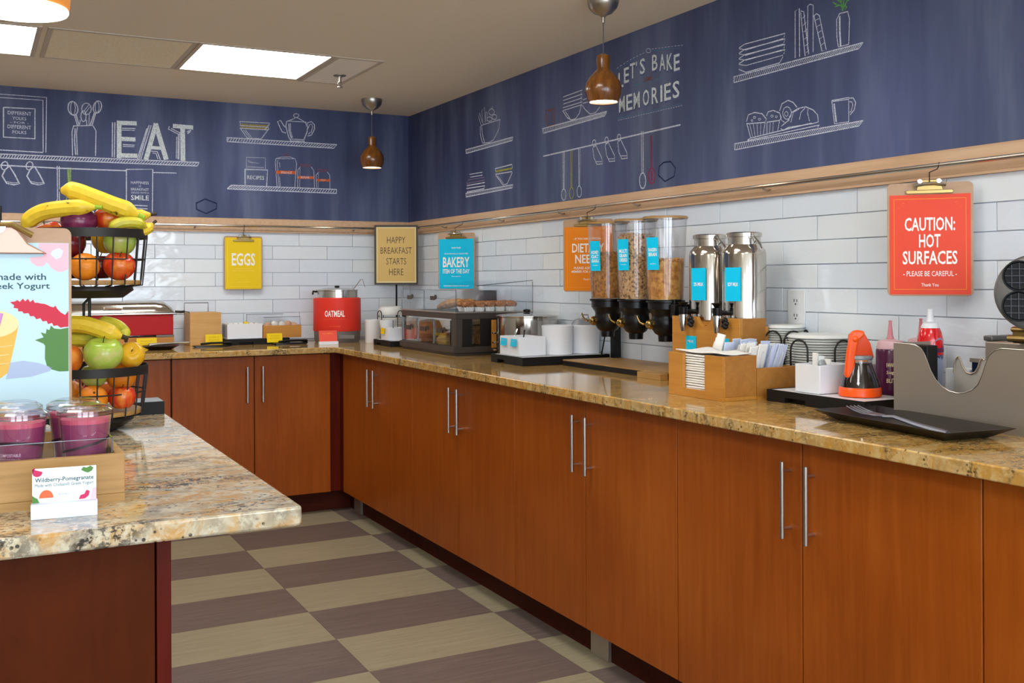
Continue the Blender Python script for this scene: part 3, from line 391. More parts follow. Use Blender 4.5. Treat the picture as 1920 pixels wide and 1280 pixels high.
('R','chalk_shelf','short hatched chalk shelf under the fruit bowl',[('w',3,[(-0.755,1.891),(-1.265,1.892)]),('w',3,[(-0.76,1.872),(-1.26,1.877)]),('w',2.4,[(-0.755,1.891),(-0.76,1.872)]),('w',2.4,[(-1.265,1.892),(-1.26,1.877)]),('w',2.1,[(-0.768,1.891),(-0.76,1.872)]),('w',2.1,[(-0.784,1.891),(-0.775,1.872)]),('w',2.1,[(-0.8,1.891),(-0.791,1.872)]),('w',2.1,[(-0.816,1.891),(-0.807,1.872)]),('w',2.1,[(-0.832,1.891),(-0.823,1.872)]),('w',2.1,[(-0.847,1.891),(-0.838,1.873)]),('w',2.1,[(-0.863,1.891),(-0.854,1.873)]),('w',2.1,[(-0.879,1.891),(-0.869,1.873)]),('w',2.1,[(-0.894,1.891),(-0.884,1.873)]),('w',2.1,[(-0.91,1.891),(-0.899,1.873)]),('w',2.1,[(-0.925,1.891),(-0.914,1.873)]),('w',2.1,[(-0.94,1.891),(-0.93,1.874)]),('w',2.1,[(-0.955,1.891),(-0.945,1.874)]),('w',2.1,[(-0.97,1.891),(-0.959,1.874)]),('w',2.1,[(-0.985,1.891),(-0.974,1.874)]),('w',2.1,[(-1,1.891),(-0.989,1.874)]),('w',2.1,[(-1.015,1.891),(-1.004,1.874)]),('w',2.1,[(-1.03,1.891),(-1.018,1.875)]),('w',2.1,[(-1.045,1.891),(-1.033,1.875)]),('w',2.1,[(-1.059,1.891),(-1.047,1.875)]),('w',2.1,[(-1.074,1.891),(-1.061,1.875)]),('w',2.1,[(-1.088,1.891),(-1.076,1.875)]),('w',2.1,[(-1.103,1.892),(-1.09,1.875)]),('w',2.1,[(-1.117,1.892),(-1.104,1.876)]),('w',2.1,[(-1.131,1.892),(-1.118,1.876)]),('w',2.1,[(-1.146,1.892),(-1.132,1.876)]),('w',2.1,[(-1.16,1.892),(-1.146,1.876)]),('w',2.1,[(-1.174,1.892),(-1.16,1.876)]),('w',2.1,[(-1.188,1.892),(-1.174,1.876)]),('w',2.1,[(-1.202,1.892),(-1.187,1.877)]),('w',2.1,[(-1.215,1.892),(-1.201,1.877)]),('w',2.1,[(-1.229,1.892),(-1.215,1.877)]),('w',2.1,[(-1.243,1.892),(-1.228,1.877)]),('w',2.1,[(-1.256,1.892),(-1.242,1.877)])]),
('R','chalk_plate_stack','stack of small chalk plates',[('w',2.4,[(-0.8,1.763),(-0.945,1.76)]),('w',2.4,[(-0.808,1.748),(-0.945,1.746)]),('p',2.4,[(-0.783,1.736),(-0.963,1.734),(-0.968,1.72)]),('p',2.4,[(-0.766,1.72),(-0.968,1.72)]),('w',3,[(-0.766,1.709),(-0.972,1.708)]),('w',3,[(-0.763,1.695),(-0.972,1.692),(-0.963,1.679)]),('w',3,[(-0.766,1.677),(-0.963,1.679)]),('p',2.4,[(-0.767,1.73),(-0.783,1.679)])]),
('R','chalk_bowl_stack','two chalk bowls with a lime band',[('w',3,[(-1.083,1.764),(-1.256,1.767),(-1.259,1.75)]),('y',5.3,[(-1.09,1.75),(-1.256,1.749)]),('w',3,[(-1.085,1.737),(-1.256,1.734)]),('w',3,[(-1.09,1.733),(-1.163,1.68)]),('w',3,[(-1.259,1.73),(-1.206,1.681)]),('w',2.4,[(-1.163,1.68),(-1.206,1.681)]),('w',2.4,[(-1.083,1.764),(-1.09,1.75)]),('w',1.8,[(-1.109,1.728),(-1.17,1.686)])]),
('R','chalk_shelf','short hatched chalk shelf under the plates',[('w',3,[(-0.753,1.671),(-1.263,1.673)]),('w',3,[(-0.757,1.653),(-1.258,1.659)]),('w',2.4,[(-0.753,1.671),(-0.757,1.653)]),('w',2.4,[(-1.263,1.673),(-1.258,1.659)]),('w',2.1,[(-0.766,1.671),(-0.757,1.653)]),('w',2.1,[(-0.782,1.671),(-0.773,1.653)]),('w',2.1,[(-0.798,1.671),(-0.789,1.653)]),('w',2.1,[(-0.814,1.671),(-0.805,1.653)]),('w',2.1,[(-0.829,1.671),(-0.82,1.653)]),('w',2.1,[(-0.845,1.671),(-0.836,1.654)]),('w',2.1,[(-0.861,1.671),(-0.851,1.654)]),('w',2.1,[(-0.877,1.671),(-0.867,1.654)]),('w',2.1,[(-0.892,1.671),(-0.882,1.654)]),('w',2.1,[(-0.907,1.671),(-0.897,1.654)]),('w',2.1,[(-0.923,1.671),(-0.912,1.654)]),('w',2.1,[(-0.938,1.671),(-0.927,1.655)]),('w',2.1,[(-0.953,1.672),(-0.942,1.655)]),('w',2.1,[(-0.968,1.672),(-0.957,1.655)]),('w',2.1,[(-0.983,1.672),(-0.972,1.655)]),('w',2.1,[(-0.998,1.672),(-0.987,1.655)]),('w',2.1,[(-1.013,1.672),(-1.001,1.656)]),('w',2.1,[(-1.028,1.672),(-1.016,1.656)]),('w',2.1,[(-1.043,1.672),(-1.031,1.656)]),('w',2.1,[(-1.057,1.672),(-1.045,1.656)]),('w',2.1,[(-1.072,1.672),(-1.059,1.656)]),('w',2.1,[(-1.086,1.672),(-1.074,1.656)]),('w',2.1,[(-1.101,1.672),(-1.088,1.657)]),('w',2.1,[(-1.115,1.672),(-1.102,1.657)]),('w',2.1,[(-1.129,1.672),(-1.116,1.657)]),('w',2.1,[(-1.144,1.672),(-1.13,1.657)]),('w',2.1,[(-1.158,1.672),(-1.144,1.657)]),('w',2.1,[(-1.172,1.672),(-1.158,1.657)]),('w',2.1,[(-1.186,1.672),(-1.172,1.658)]),('w',2.1,[(-1.2,1.672),(-1.185,1.658)]),('w',2.1,[(-1.213,1.672),(-1.199,1.658)]),('w',2.1,[(-1.227,1.673),(-1.213,1.658)]),('w',2.1,[(-1.241,1.673),(-1.226,1.658)]),('w',2.1,[(-1.254,1.673),(-1.24,1.658)])]),
('R','chalk_mug','brown chalk mug',[('b',3,[(-1.575,1.968),(-1.65,1.966),(-1.645,1.897),(-1.589,1.899),(-1.575,1.968)]),('b',3,[(-1.599,1.962),(-1.63,1.96),(-1.626,1.909)]),('b',2.4,[(-1.575,1.956),(-1.562,1.949),(-1.572,1.916)])]),
('R','chalk_bowl_stack','tall stack of striped chalk bowls',[('w',2.4,[(-1.72,2.004),(-1.873,2.008),(-1.862,1.993)]),('w',2.4,[(-1.719,1.989),(-1.873,1.992),(-1.861,1.977)]),('w',2.4,[(-1.719,1.974),(-1.872,1.976),(-1.861,1.962)]),('w',2.4,[(-1.719,1.959),(-1.872,1.96),(-1.861,1.946)]),('w',2.4,[(-1.717,1.947),(-1.867,1.949)]),('w',3,[(-1.717,1.947),(-1.754,1.912),(-1.788,1.898),(-1.822,1.899)]),('w',3,[(-1.867,1.949),(-1.85,1.916),(-1.822,1.899)]),('w',2.4,[(-1.737,1.942),(-1.777,1.905)])]),
('R','chalk_bowl','chalk bowl beside the bowl stack',[('w',2.4,[(-1.872,1.948),(-1.894,1.927),(-1.932,1.902),(-1.974,1.901),(-2.006,1.919)]),('w',2.4,[(-1.878,1.967),(-1.921,1.969)]),('w',2.4,[(-1.878,1.953),(-1.932,1.953)])]),
('R','chalk_shelf','long hatched chalk shelf under the bowls',[('w',3,[(-1.543,1.894),(-2.057,1.894)]),('w',3,[(-1.549,1.873),(-2.041,1.879)]),('w',2.4,[(-1.543,1.894),(-1.549,1.873)]),('w',2.4,[(-2.057,1.894),(-2.041,1.879)]),('w',2.1,[(-1.553,1.894),(-1.549,1.873)]),('w',2.1,[(-1.565,1.894),(-1.561,1.873)]),('w',2.1,[(-1.577,1.894),(-1.572,1.873)]),('w',2.1,[(-1.589,1.894),(-1.584,1.874)]),('w',2.1,[(-1.601,1.894),(-1.596,1.874)]),('w',2.1,[(-1.613,1.894),(-1.607,1.874)]),('w',2.1,[(-1.625,1.894),(-1.618,1.874)]),('w',2.1,[(-1.637,1.894),(-1.63,1.874)]),('w',2.1,[(-1.649,1.894),(-1.641,1.874)]),('w',2.1,[(-1.661,1.894),(-1.653,1.874)]),('w',2.1,[(-1.673,1.894),(-1.664,1.875)]),('w',2.1,[(-1.684,1.894),(-1.675,1.875)]),('w',2.1,[(-1.696,1.894),(-1.686,1.875)]),('w',2.1,[(-1.707,1.894),(-1.697,1.875)]),('w',2.1,[(-1.719,1.894),(-1.708,1.875)]),('w',2.1,[(-1.73,1.894),(-1.719,1.875)]),('w',2.1,[(-1.742,1.894),(-1.73,1.875)]),('w',2.1,[(-1.753,1.894),(-1.741,1.876)]),('w',2.1,[(-1.764,1.894),(-1.752,1.876)]),('w',2.1,[(-1.776,1.894),(-1.763,1.876)]),('w',2.1,[(-1.787,1.894),(-1.774,1.876)]),('w',2.1,[(-1.798,1.894),(-1.784,1.876)]),('w',2.1,[(-1.809,1.894),(-1.795,1.876)]),('w',2.1,[(-1.82,1.894),(-1.806,1.876)]),('w',2.1,[(-1.831,1.894),(-1.816,1.876)]),('w',2.1,[(-1.842,1.894),(-1.827,1.877)]),('w',2.1,[(-1.853,1.894),(-1.837,1.877)]),('w',2.1,[(-1.864,1.894),(-1.848,1.877)]),('w',2.1,[(-1.874,1.894),(-1.858,1.877)]),('w',2.1,[(-1.885,1.894),(-1.868,1.877)]),('w',2.1,[(-1.896,1.894),(-1.879,1.877)]),('w',2.1,[(-1.907,1.894),(-1.889,1.877)]),('w',2.1,[(-1.917,1.894),(-1.899,1.877)]),('w',2.1,[(-1.928,1.894),(-1.909,1.878)]),('w',2.1,[(-1.938,1.894),(-1.919,1.878)]),('w',2.1,[(-1.949,1.894),(-1.929,1.878)]),('w',2.1,[(-1.959,1.894),(-1.939,1.878)]),('w',2.1,[(-1.969,1.894),(-1.949,1.878)]),('w',2.1,[(-1.98,1.894),(-1.959,1.878)]),('w',2.1,[(-1.99,1.894),(-1.969,1.878)]),('w',2.1,[(-2,1.894),(-1.979,1.878)]),('w',2.1,[(-2.01,1.894),(-1.989,1.878)]),('w',2.1,[(-2.021,1.894),(-1.999,1.879)]),('w',2.1,[(-2.031,1.894),(-2.008,1.879)]),('w',2.1,[(-2.041,1.894),(-2.018,1.879)]),('w',2.1,[(-2.051,1.894),(-2.028,1.879)])]),
('R','chalk_rail','sloping chalk hanging rail',[('w',3.5,[(-1.548,1.773),(-2.529,1.778)])]),
('R','chalk_spoon',None,[('w',2.4,[(-1.718,1.774),(-1.719,1.616)]),('w',2.4,[(-1.729,1.773),(-1.726,1.615)]),('w',2.4,[(-1.741,1.591),(-1.738,1.58),(-1.731,1.571),(-1.722,1.569),(-1.713,1.573),(-1.706,1.582),(-1.703,1.594),(-1.706,1.606),(-1.713,1.614),(-1.722,1.616),(-1.732,1.613),(-1.738,1.603),(-1.741,1.591)])]),
('R','chalk_spoon',None,[('y',2.4,[(-1.781,1.774),(-1.782,1.617)]),('y',2.4,[(-1.793,1.773),(-1.789,1.616)]),('y',2.4,[(-1.804,1.593),(-1.801,1.581),(-1.794,1.573),(-1.785,1.571),(-1.776,1.575),(-1.77,1.584),(-1.767,1.596),(-1.77,1.607),(-1.777,1.615),(-1.786,1.618),(-1.795,1.614),(-1.801,1.605),(-1.804,1.593)])]),
('R','chalk_spoon',None,[('w',2.4,[(-1.843,1.774),(-1.844,1.618)]),('w',2.4,[(-1.854,1.773),(-1.851,1.618)]),('w',2.4,[(-1.865,1.595),(-1.863,1.583),(-1.856,1.575),(-1.847,1.573),(-1.838,1.577),(-1.832,1.586),(-1.83,1.597),(-1.832,1.609),(-1.839,1.617),(-1.848,1.619),(-1.856,1.615),(-1.863,1.606),(-1.865,1.595)])]),
('R','chalk_scoop',None,[('w',2.4,[(-1.952,1.762),(-1.962,1.721),(-1.983,1.694),(-2.024,1.692),(-2.019,1.715),(-1.973,1.774),(-1.952,1.762)]),('w',2.4,[(-1.975,1.779),(-1.973,1.772),(-1.966,1.767),(-1.959,1.768),(-1.952,1.774),(-1.95,1.782),(-1.952,1.79),(-1.959,1.794),(-1.967,1.793),(-1.973,1.788),(-1.975,1.779)]),('w',1.8,[(-1.978,1.705),(-2.019,1.701)])]),
('R','chalk_scoop',None,[('w',2.4,[(-2.043,1.763),(-2.053,1.723),(-2.073,1.696),(-2.113,1.694),(-2.108,1.717),(-2.064,1.774),(-2.043,1.763)]),('w',2.4,[(-2.066,1.78),(-2.064,1.772),(-2.057,1.768),(-2.05,1.769),(-2.044,1.774),(-2.042,1.783),(-2.044,1.79),(-2.05,1.794),(-2.058,1.793),(-2.064,1.788),(-2.066,1.78)]),('w',1.8,[(-2.068,1.707),(-2.108,1.703)])]),
('R','chalk_scoop',None,[('w',2.4,[(-2.132,1.763),(-2.141,1.724),(-2.16,1.697),(-2.199,1.696),(-2.194,1.718),(-2.151,1.775),(-2.132,1.763)]),('w',2.4,[(-2.153,1.78),(-2.151,1.772),(-2.145,1.768),(-2.138,1.769),(-2.132,1.775),(-2.13,1.783),(-2.132,1.79),(-2.138,1.794),(-2.145,1.793),(-2.151,1.788),(-2.153,1.78)]),('w',1.8,[(-2.156,1.709),(-2.194,1.705)])]),
('R','chalk_spoon',None,[('w',2.4,[(-2.291,1.787),(-2.293,1.633)]),('w',2.4,[(-2.302,1.785),(-2.302,1.632)]),('w',3,[(-2.318,1.6),(-2.315,1.585),(-2.307,1.575),(-2.297,1.572),(-2.287,1.577),(-2.28,1.588),(-2.278,1.603),(-2.28,1.618),(-2.288,1.628),(-2.298,1.631),(-2.308,1.626),(-2.315,1.614),(-2.318,1.6)])]),
('R','chalk_spoon','dark red chalk spoon',[('R',5.9,[(-2.352,1.763),(-2.355,1.643)]),('R',4.7,[(-2.376,1.613),(-2.373,1.599),(-2.366,1.589),(-2.355,1.586),(-2.344,1.591),(-2.337,1.602),(-2.334,1.616),(-2.337,1.63),(-2.345,1.64),(-2.355,1.643),(-2.366,1.638),(-2.374,1.627),(-2.376,1.613)]),('R',7.1,[(-2.355,1.633),(-2.355,1.596)])]),
('R','chalk_hexagon','dark faint hexagon',[('d',3.5,[(-2.428,1.656),(-2.47,1.655),(-2.499,1.629),(-2.491,1.6),(-2.436,1.587),(-2.397,1.613),(-2.402,1.644),(-2.428,1.656)])]),
('R','chalk_arch','dotted chalk arch over the lettering',[('w',1.1,[(-2.128,2.049),(-2.141,2.052)]),('w',1.1,[(-2.15,2.054),(-2.163,2.057)]),('w',1.1,[(-2.173,2.058),(-2.185,2.06)]),('w',1.1,[(-2.195,2.062),(-2.207,2.064)]),('w',1.1,[(-2.217,2.065),(-2.229,2.067)]),('w',1.1,[(-2.238,2.068),(-2.251,2.069)]),('w',1.1,[(-2.26,2.07),(-2.272,2.071)]),('w',1.1,[(-2.281,2.072),(-2.293,2.073)]),('w',1.1,[(-2.302,2.073),(-2.314,2.074)]),('w',1.1,[(-2.359,2.078),(-2.371,2.077)]),('w',1.1,[(-2.379,2.076),(-2.391,2.074)]),('w',1.1,[(-2.399,2.073),(-2.411,2.072)]),('w',1.1,[(-2.419,2.071),(-2.431,2.069)]),('w',1.1,[(-2.439,2.069),(-2.451,2.067)]),('w',1.1,[(-2.458,2.066),(-2.47,2.065)]),('w',1.1,[(-2.477,2.064),(-2.489,2.062)]),('w',1.1,[(-2.496,2.062),(-2.508,2.059)]),('w',1.1,[(-2.515,2.059),(-2.527,2.057)]),('w',1.1,[(-2.534,2.057),(-2.545,2.054)]),('w',1.3,[(-2.353,2.074),(-2.351,2.07),(-2.345,2.068),(-2.337,2.069),(-2.329,2.072),(-2.323,2.076),(-2.321,2.08),(-2.324,2.083),(-2.329,2.085),(-2.337,2.085),(-2.345,2.082),(-2.351,2.078),(-2.353,2.074)]),('c',1.1,[(-2.367,2.07),(-2.447,2.062),(-2.531,2.046)]),('c',0.9,[(-2.141,2.042),(-2.23,2.061),(-2.295,2.07)])]),
('R','chalk_divider','thin teal chalk dashes beside the small word',[('c',1.3,[(-2.242,1.964),(-2.29,1.963)]),('c',1.3,[(-2.374,1.961),(-2.423,1.964)])]),
('R','chalk_divider','dotted chalk lines under the lettering',[('w',0.9,[(-2.135,1.848),(-2.146,1.848)]),('w',0.9,[(-2.152,1.848),(-2.163,1.848)]),('w',0.9,[(-2.169,1.848),(-2.18,1.848)]),('w',0.9,[(-2.186,1.847),(-2.197,1.847)]),('w',0.9,[(-2.203,1.847),(-2.214,1.847)]),('w',0.9,[(-2.22,1.847),(-2.23,1.847)]),('w',0.9,[(-2.237,1.847),(-2.247,1.847)]),('w',0.9,[(-2.253,1.847),(-2.263,1.847)]),('w',0.9,[(-2.269,1.847),(-2.28,1.847)]),('w',0.9,[(-2.286,1.847),(-2.296,1.847)]),('w',0.9,[(-2.302,1.847),(-2.312,1.847)]),('w',0.9,[(-2.318,1.847),(-2.328,1.846)]),('w',0.9,[(-2.334,1.846),(-2.343,1.846)]),('w',0.9,[(-2.349,1.846),(-2.359,1.846)]),('w',0.9,[(-2.365,1.846),(-2.375,1.846)]),('w',0.9,[(-2.38,1.846),(-2.39,1.846)]),('w',0.9,[(-2.396,1.846),(-2.405,1.846)]),('w',0.9,[(-2.411,1.846),(-2.421,1.846)]),('w',0.9,[(-2.426,1.846),(-2.436,1.846)]),('w',0.9,[(-2.441,1.846),(-2.451,1.846)]),('w',0.9,[(-2.456,1.845),(-2.466,1.845)]),('w',0.9,[(-2.471,1.845),(-2.481,1.845)]),('w',0.9,[(-2.486,1.845),(-2.495,1.845)]),('w',0.9,[(-2.501,1.845),(-2.51,1.845)]),('w',0.9,[(-2.515,1.845),(-2.524,1.845)]),('w',0.9,[(-2.53,1.845),(-2.539,1.845)]),('c',0.7,[(-2.135,1.855),(-2.349,1.853),(-2.533,1.851)])]),
('R','chalk_plate_stack','stack of large chalk plates',[('w',1.8,[(-2.842,1.985),(-2.869,1.992),(-3.056,1.987),(-3.051,1.976)]),('w',1.4,[(-2.842,1.983),(-2.876,1.972),(-3.048,1.973)]),('w',1.8,[(-2.842,1.968),(-2.869,1.975),(-3.056,1.97),(-3.05,1.959)]),('w',1.4,[(-2.842,1.966),(-2.876,1.955),(-3.048,1.956)]),('w',1.8,[(-2.842,1.951),(-2.869,1.958),(-3.056,1.953),(-3.05,1.942)]),('w',1.4,[(-2.842,1.949),(-2.876,1.939),(-3.048,1.939)]),('w',1.8,[(-2.841,1.934),(-2.869,1.941),(-3.056,1.937),(-3.05,1.925)]),('w',1.4,[(-2.841,1.932),(-2.876,1.922),(-3.047,1.922)]),('w',1.8,[(-2.841,1.916),(-2.875,1.9),(-3.031,1.901),(-3.047,1.917)])]),
('R','chalk_books','row of leaning chalk books',[('w',1.8,[(-3.099,1.903),(-3.1,2.045),(-3.118,2.049),(-3.118,1.903)]),('w',1.8,[(-3.118,1.903),(-3.117,2.047)]),('w',1.8,[(-3.123,2.036),(-3.141,1.901),(-3.156,1.904),(-3.136,2.035),(-3.123,2.04)]),('w',1.8,[(-3.151,1.918),(-3.153,2.048),(-3.162,2.051),(-3.175,2.045),(-3.174,1.906)]),('w',1.8,[(-3.178,2.012),(-3.21,1.902),(-3.227,1.902),(-3.2,2.009),(-3.188,2.017),(-3.178,2.012)]),('w',1.1,[(-3.13,2.016),(-3.143,2.022)]),('w',1.1,[(-3.133,1.994),(-3.146,2.001)]),('w',1.1,[(-3.136,1.973),(-3.149,1.98)]),('w',1.1,[(-3.139,1.952),(-3.152,1.958)]),('w',1.1,[(-3.142,1.931),(-3.155,1.937)]),('w',1.1,[(-3.145,1.91),(-3.158,1.916)]),('w',1.1,[(-3.184,1.998),(-3.199,2)]),('w',1.1,[(-3.19,1.978),(-3.204,1.981)]),('w',1.1,[(-3.195,1.959),(-3.209,1.963)]),('w',1.1,[(-3.2,1.939),(-3.214,1.944)]),('w',1.1,[(-3.206,1.92),(-3.219,1.925)])]),
('R','chalk_vase','chalk vase',[('w',1.8,[(-3.279,1.996),(-3.31,1.995),(-3.317,1.973),(-3.314,1.901)]),('w',1.8,[(-3.279,1.996),(-3.268,1.981),(-3.269,1.93),(-3.274,1.902)]),('w',3.6,[(-3.28,1.989),(-3.28,1.946),(-3.283,1.902)]),('w',1.4,[(-3.274,1.901),(-3.314,1.901)])]),
('R','chalk_leaves','green chalk leaves in the vase',[('G',2.8,[(-3.291,2.001),(-3.286,2.027),(-3.282,2.046)]),('G',2.8,[(-3.291,2.001),(-3.303,2.019),(-3.312,2.035)]),('G',2.5,[(-3.288,2.016),(-3.269,2.024),(-3.253,2.035)]),('G',2.5,[(-3.286,2.027),(-3.267,2.041),(-3.255,2.045)]),('G',2.5,[(-3.3,2.015),(-3.308,2.008),(-3.3,2.002)]),('G',2.5,[(-3.305,2.024),(-3.315,2.027),(-3.322,2.033)]),('G',2.5,[(-3.274,2.019),(-3.262,2.02)]),('G',2.8,[(-3.293,2.007),(-3.296,2.032),(-3.294,2.047)])]),
('R','chalk_shelf','hatched chalk shelf under the books',[('w',1.8,[(-2.816,1.896),(-3.367,1.895)]),('w',1.8,[(-2.816,1.877),(-3.351,1.881)]),('w',1.4,[(-2.816,1.896),(-2.816,1.877)]),('w',1.4,[(-3.367,1.895),(-3.351,1.881)]),('w',1.2,[(-2.825,1.896),(-2.816,1.877)]),('w',1.2,[(-2.836,1.896),(-2.827,1.877)]),('w',1.2,[(-2.847,1.896),(-2.838,1.877)]),('w',1.2,[(-2.858,1.896),(-2.848,1.877)]),('w',1.2,[(-2.869,1.896),(-2.858,1.877)]),('w',1.2,[(-2.879,1.896),(-2.869,1.877)]),('w',1.2,[(-2.89,1.896),(-2.879,1.878)]),('w',1.2,[(-2.901,1.896),(-2.889,1.878)]),('w',1.2,[(-2.911,1.896),(-2.9,1.878)]),('w',1.2,[(-2.922,1.896),(-2.91,1.878)]),('w',1.2,[(-2.932,1.896),(-2.92,1.878)]),('w',1.2,[(-2.942,1.896),(-2.93,1.878)]),('w',1.2,[(-2.953,1.896),(-2.94,1.878)]),('w',1.2,[(-2.963,1.896),(-2.95,1.878)]),('w',1.2,[(-2.973,1.896),(-2.96,1.878)]),('w',1.2,[(-2.983,1.896),(-2.97,1.878)]),('w',1.2,[(-2.993,1.896),(-2.979,1.878)]),('w',1.2,[(-3.003,1.896),(-2.989,1.878)]),('w',1.2,[(-3.013,1.896),(-2.999,1.878)]),('w',1.2,[(-3.023,1.896),(-3.009,1.878)]),('w',1.2,[(-3.033,1.896),(-3.018,1.878)]),('w',1.2,[(-3.043,1.896),(-3.028,1.879)]),('w',1.2,[(-3.052,1.896),(-3.037,1.879)]),('w',1.2,[(-3.062,1.896),(-3.047,1.879)]),('w',1.2,[(-3.072,1.896),(-3.056,1.879)]),('w',1.2,[(-3.081,1.896),(-3.065,1.879)]),('w',1.2,[(-3.091,1.896),(-3.075,1.879)]),('w',1.2,[(-3.1,1.896),(-3.084,1.879)]),('w',1.2,[(-3.11,1.896),(-3.093,1.879)]),('w',1.2,[(-3.119,1.896),(-3.102,1.879)]),('w',1.2,[(-3.128,1.896),(-3.111,1.879)]),('w',1.2,[(-3.137,1.896),(-3.12,1.879)]),('w',1.2,[(-3.147,1.895),(-3.129,1.879)]),('w',1.2,[(-3.156,1.895),(-3.138,1.879)]),('w',1.2,[(-3.165,1.895),(-3.147,1.879)]),('w',1.2,[(-3.174,1.895),(-3.156,1.879)]),('w',1.2,[(-3.183,1.895),(-3.165,1.879)]),('w',1.2,[(-3.192,1.895),(-3.174,1.879)]),('w',1.2,[(-3.201,1.895),(-3.182,1.88)]),('w',1.2,[(-3.21,1.895),(-3.191,1.88)]),('w',1.2,[(-3.219,1.895),(-3.2,1.88)]),('w',1.2,[(-3.228,1.895),(-3.208,1.88)]),('w',1.2,[(-3.236,1.895),(-3.217,1.88)]),('w',1.2,[(-3.245,1.895),(-3.225,1.88)]),('w',1.2,[(-3.254,1.895),(-3.234,1.88)]),('w',1.2,[(-3.262,1.895),(-3.242,1.88)]),('w',1.2,[(-3.271,1.895),(-3.25,1.88)]),('w',1.2,[(-3.279,1.895),(-3.259,1.88)]),('w',1.2,[(-3.288,1.895),(-3.267,1.88)]),('w',1.2,[(-3.296,1.895),(-3.275,1.88)]),('w',1.2,[(-3.305,1.895),(-3.284,1.88)]),('w',1.2,[(-3.313,1.895),(-3.292,1.88)]),('w',1.2,[(-3.321,1.895),(-3.3,1.88)]),('w',1.2,[(-3.33,1.895),(-3.308,1.88)]),('w',1.2,[(-3.338,1.895),(-3.316,1.88)]),('w',1.2,[(-3.346,1.895),(-3.324,1.88)]),('w',1.2,[(-3.354,1.895),(-3.332,1.881)]),('w',1.2,[(-3.362,1.895),(-3.34,1.881)])]),
('R','chalk_muffin',None,[('w',1.8,[(-2.877,1.741),(-2.886,1.762),(-2.916,1.765),(-2.951,1.756),(-2.971,1.736),(-2.965,1.727),(-2.88,1.734)]),('w',1.8,[(-2.878,1.737),(-2.897,1.686)]),('w',1.1,[(-2.892,1.733),(-2.906,1.689)]),('w',1.1,[(-2.909,1.731),(-2.918,1.689)]),('w',1.1,[(-2.927,1.73),(-2.93,1.69)]),('w',1.1,[(-2.945,1.729),(-2.943,1.69)]),('w',1.4,[(-2.965,1.727),(-2.956,1.691)]),('w',1.1,[(-2.921,1.749),(-2.92,1.747),(-2.915,1.746),(-2.911,1.748),(-2.91,1.75),(-2.911,1.752),(-2.916,1.753),(-2.92,1.751),(-2.921,1.749)]),('w',1.1,[(-2.945,1.739),(-2.943,1.737),(-2.939,1.737),(-2.935,1.739),(-2.933,1.741),(-2.935,1.743),(-2.939,1.743),(-2.943,1.742),(-2.945,1.739)]),('w',1.1,[(-2.908,1.74),(-2.907,1.739),(-2.904,1.738),(-2.9,1.74),(-2.899,1.742),(-2.9,1.744),(-2.904,1.744),(-2.907,1.743),(-2.908,1.74)])]),
('R','chalk_muffin',None,[('w',1.8,[(-2.971,1.746),(-2.979,1.758),(-3.002,1.759),(-3.03,1.747),(-3.038,1.732),(-3.03,1.724),(-2.973,1.726)]),('w',1.4,[(-2.973,1.726),(-2.973,1.69)]),('w',1.1,[(-2.988,1.722),(-2.985,1.691)]),('w',1.1,[(-3.002,1.722),(-3,1.691)]),('w',1.4,[(-3.03,1.722),(-3.021,1.692)]),('w',1.1,[(-3.002,1.741),(-3,1.739),(-2.996,1.739),(-2.992,1.74),(-2.991,1.743),(-2.992,1.745),(-2.996,1.745),(-3,1.744),(-3.002,1.741)]),('w',1.1,[(-3.02,1.737),(-3.019,1.735),(-3.016,1.734),(-3.013,1.735),(-3.011,1.738),(-3.013,1.74),(-3.016,1.74),(-3.019,1.739),(-3.02,1.737)])]),
('R','chalk_doughnut','chalk doughnut',[('w',1.8,[(-3.03,1.753),(-3.041,1.774),(-3.068,1.78),(-3.09,1.77),(-3.106,1.753)]),('w',1.4,[(-3.082,1.739),(-3.08,1.731),(-3.074,1.725),(-3.067,1.723),(-3.058,1.724),(-3.051,1.729),(-3.046,1.736),(-3.044,1.745),(-3.046,1.753),(-3.051,1.759),(-3.059,1.761),(-3.067,1.76),(-3.075,1.755),(-3.08,1.748),(-3.082,1.739)]),('w',1.1,[(-3.068,1.739),(-3.066,1.734),(-3.062,1.732),(-3.058,1.733),(-3.054,1.736),(-3.052,1.741),(-3.054,1.745),(-3.058,1.747),(-3.062,1.747),(-3.066,1.743),(-3.068,1.739)]),('w',1.4,[(-3.03,1.749),(-3.038,1.724),(-3.052,1.715)])]),
('R','chalk_croissant','chalk croissant',[('w',1.8,[(-3.038,1.705),(-3.068,1.718),(-3.084,1.741),(-3.111,1.749),(-3.143,1.749),(-3.173,1.735),(-3.191,1.718),(-3.194,1.697),(-3.173,1.695),(-3.068,1.697),(-3.046,1.691),(-3.035,1.698)]),('w',1.4,[(-3.079,1.711),(-3.09,1.74),(-3.116,1.747)]),('w',1.4,[(-3.116,1.714),(-3.122,1.735),(-3.14,1.746)]),('w',1.4,[(-3.158,1.704),(-3.15,1.731),(-3.153,1.742)]),('w',1.1,[(-3.071,1.716),(-3.074,1.731)])]),
('R','chalk_platter','chalk platter under the baking',[('w',1.8,[(-2.882,1.682),(-2.897,1.686),(-3.166,1.697)]),('w',1.8,[(-2.882,1.68),(-3.198,1.687),(-3.191,1.681)])]),
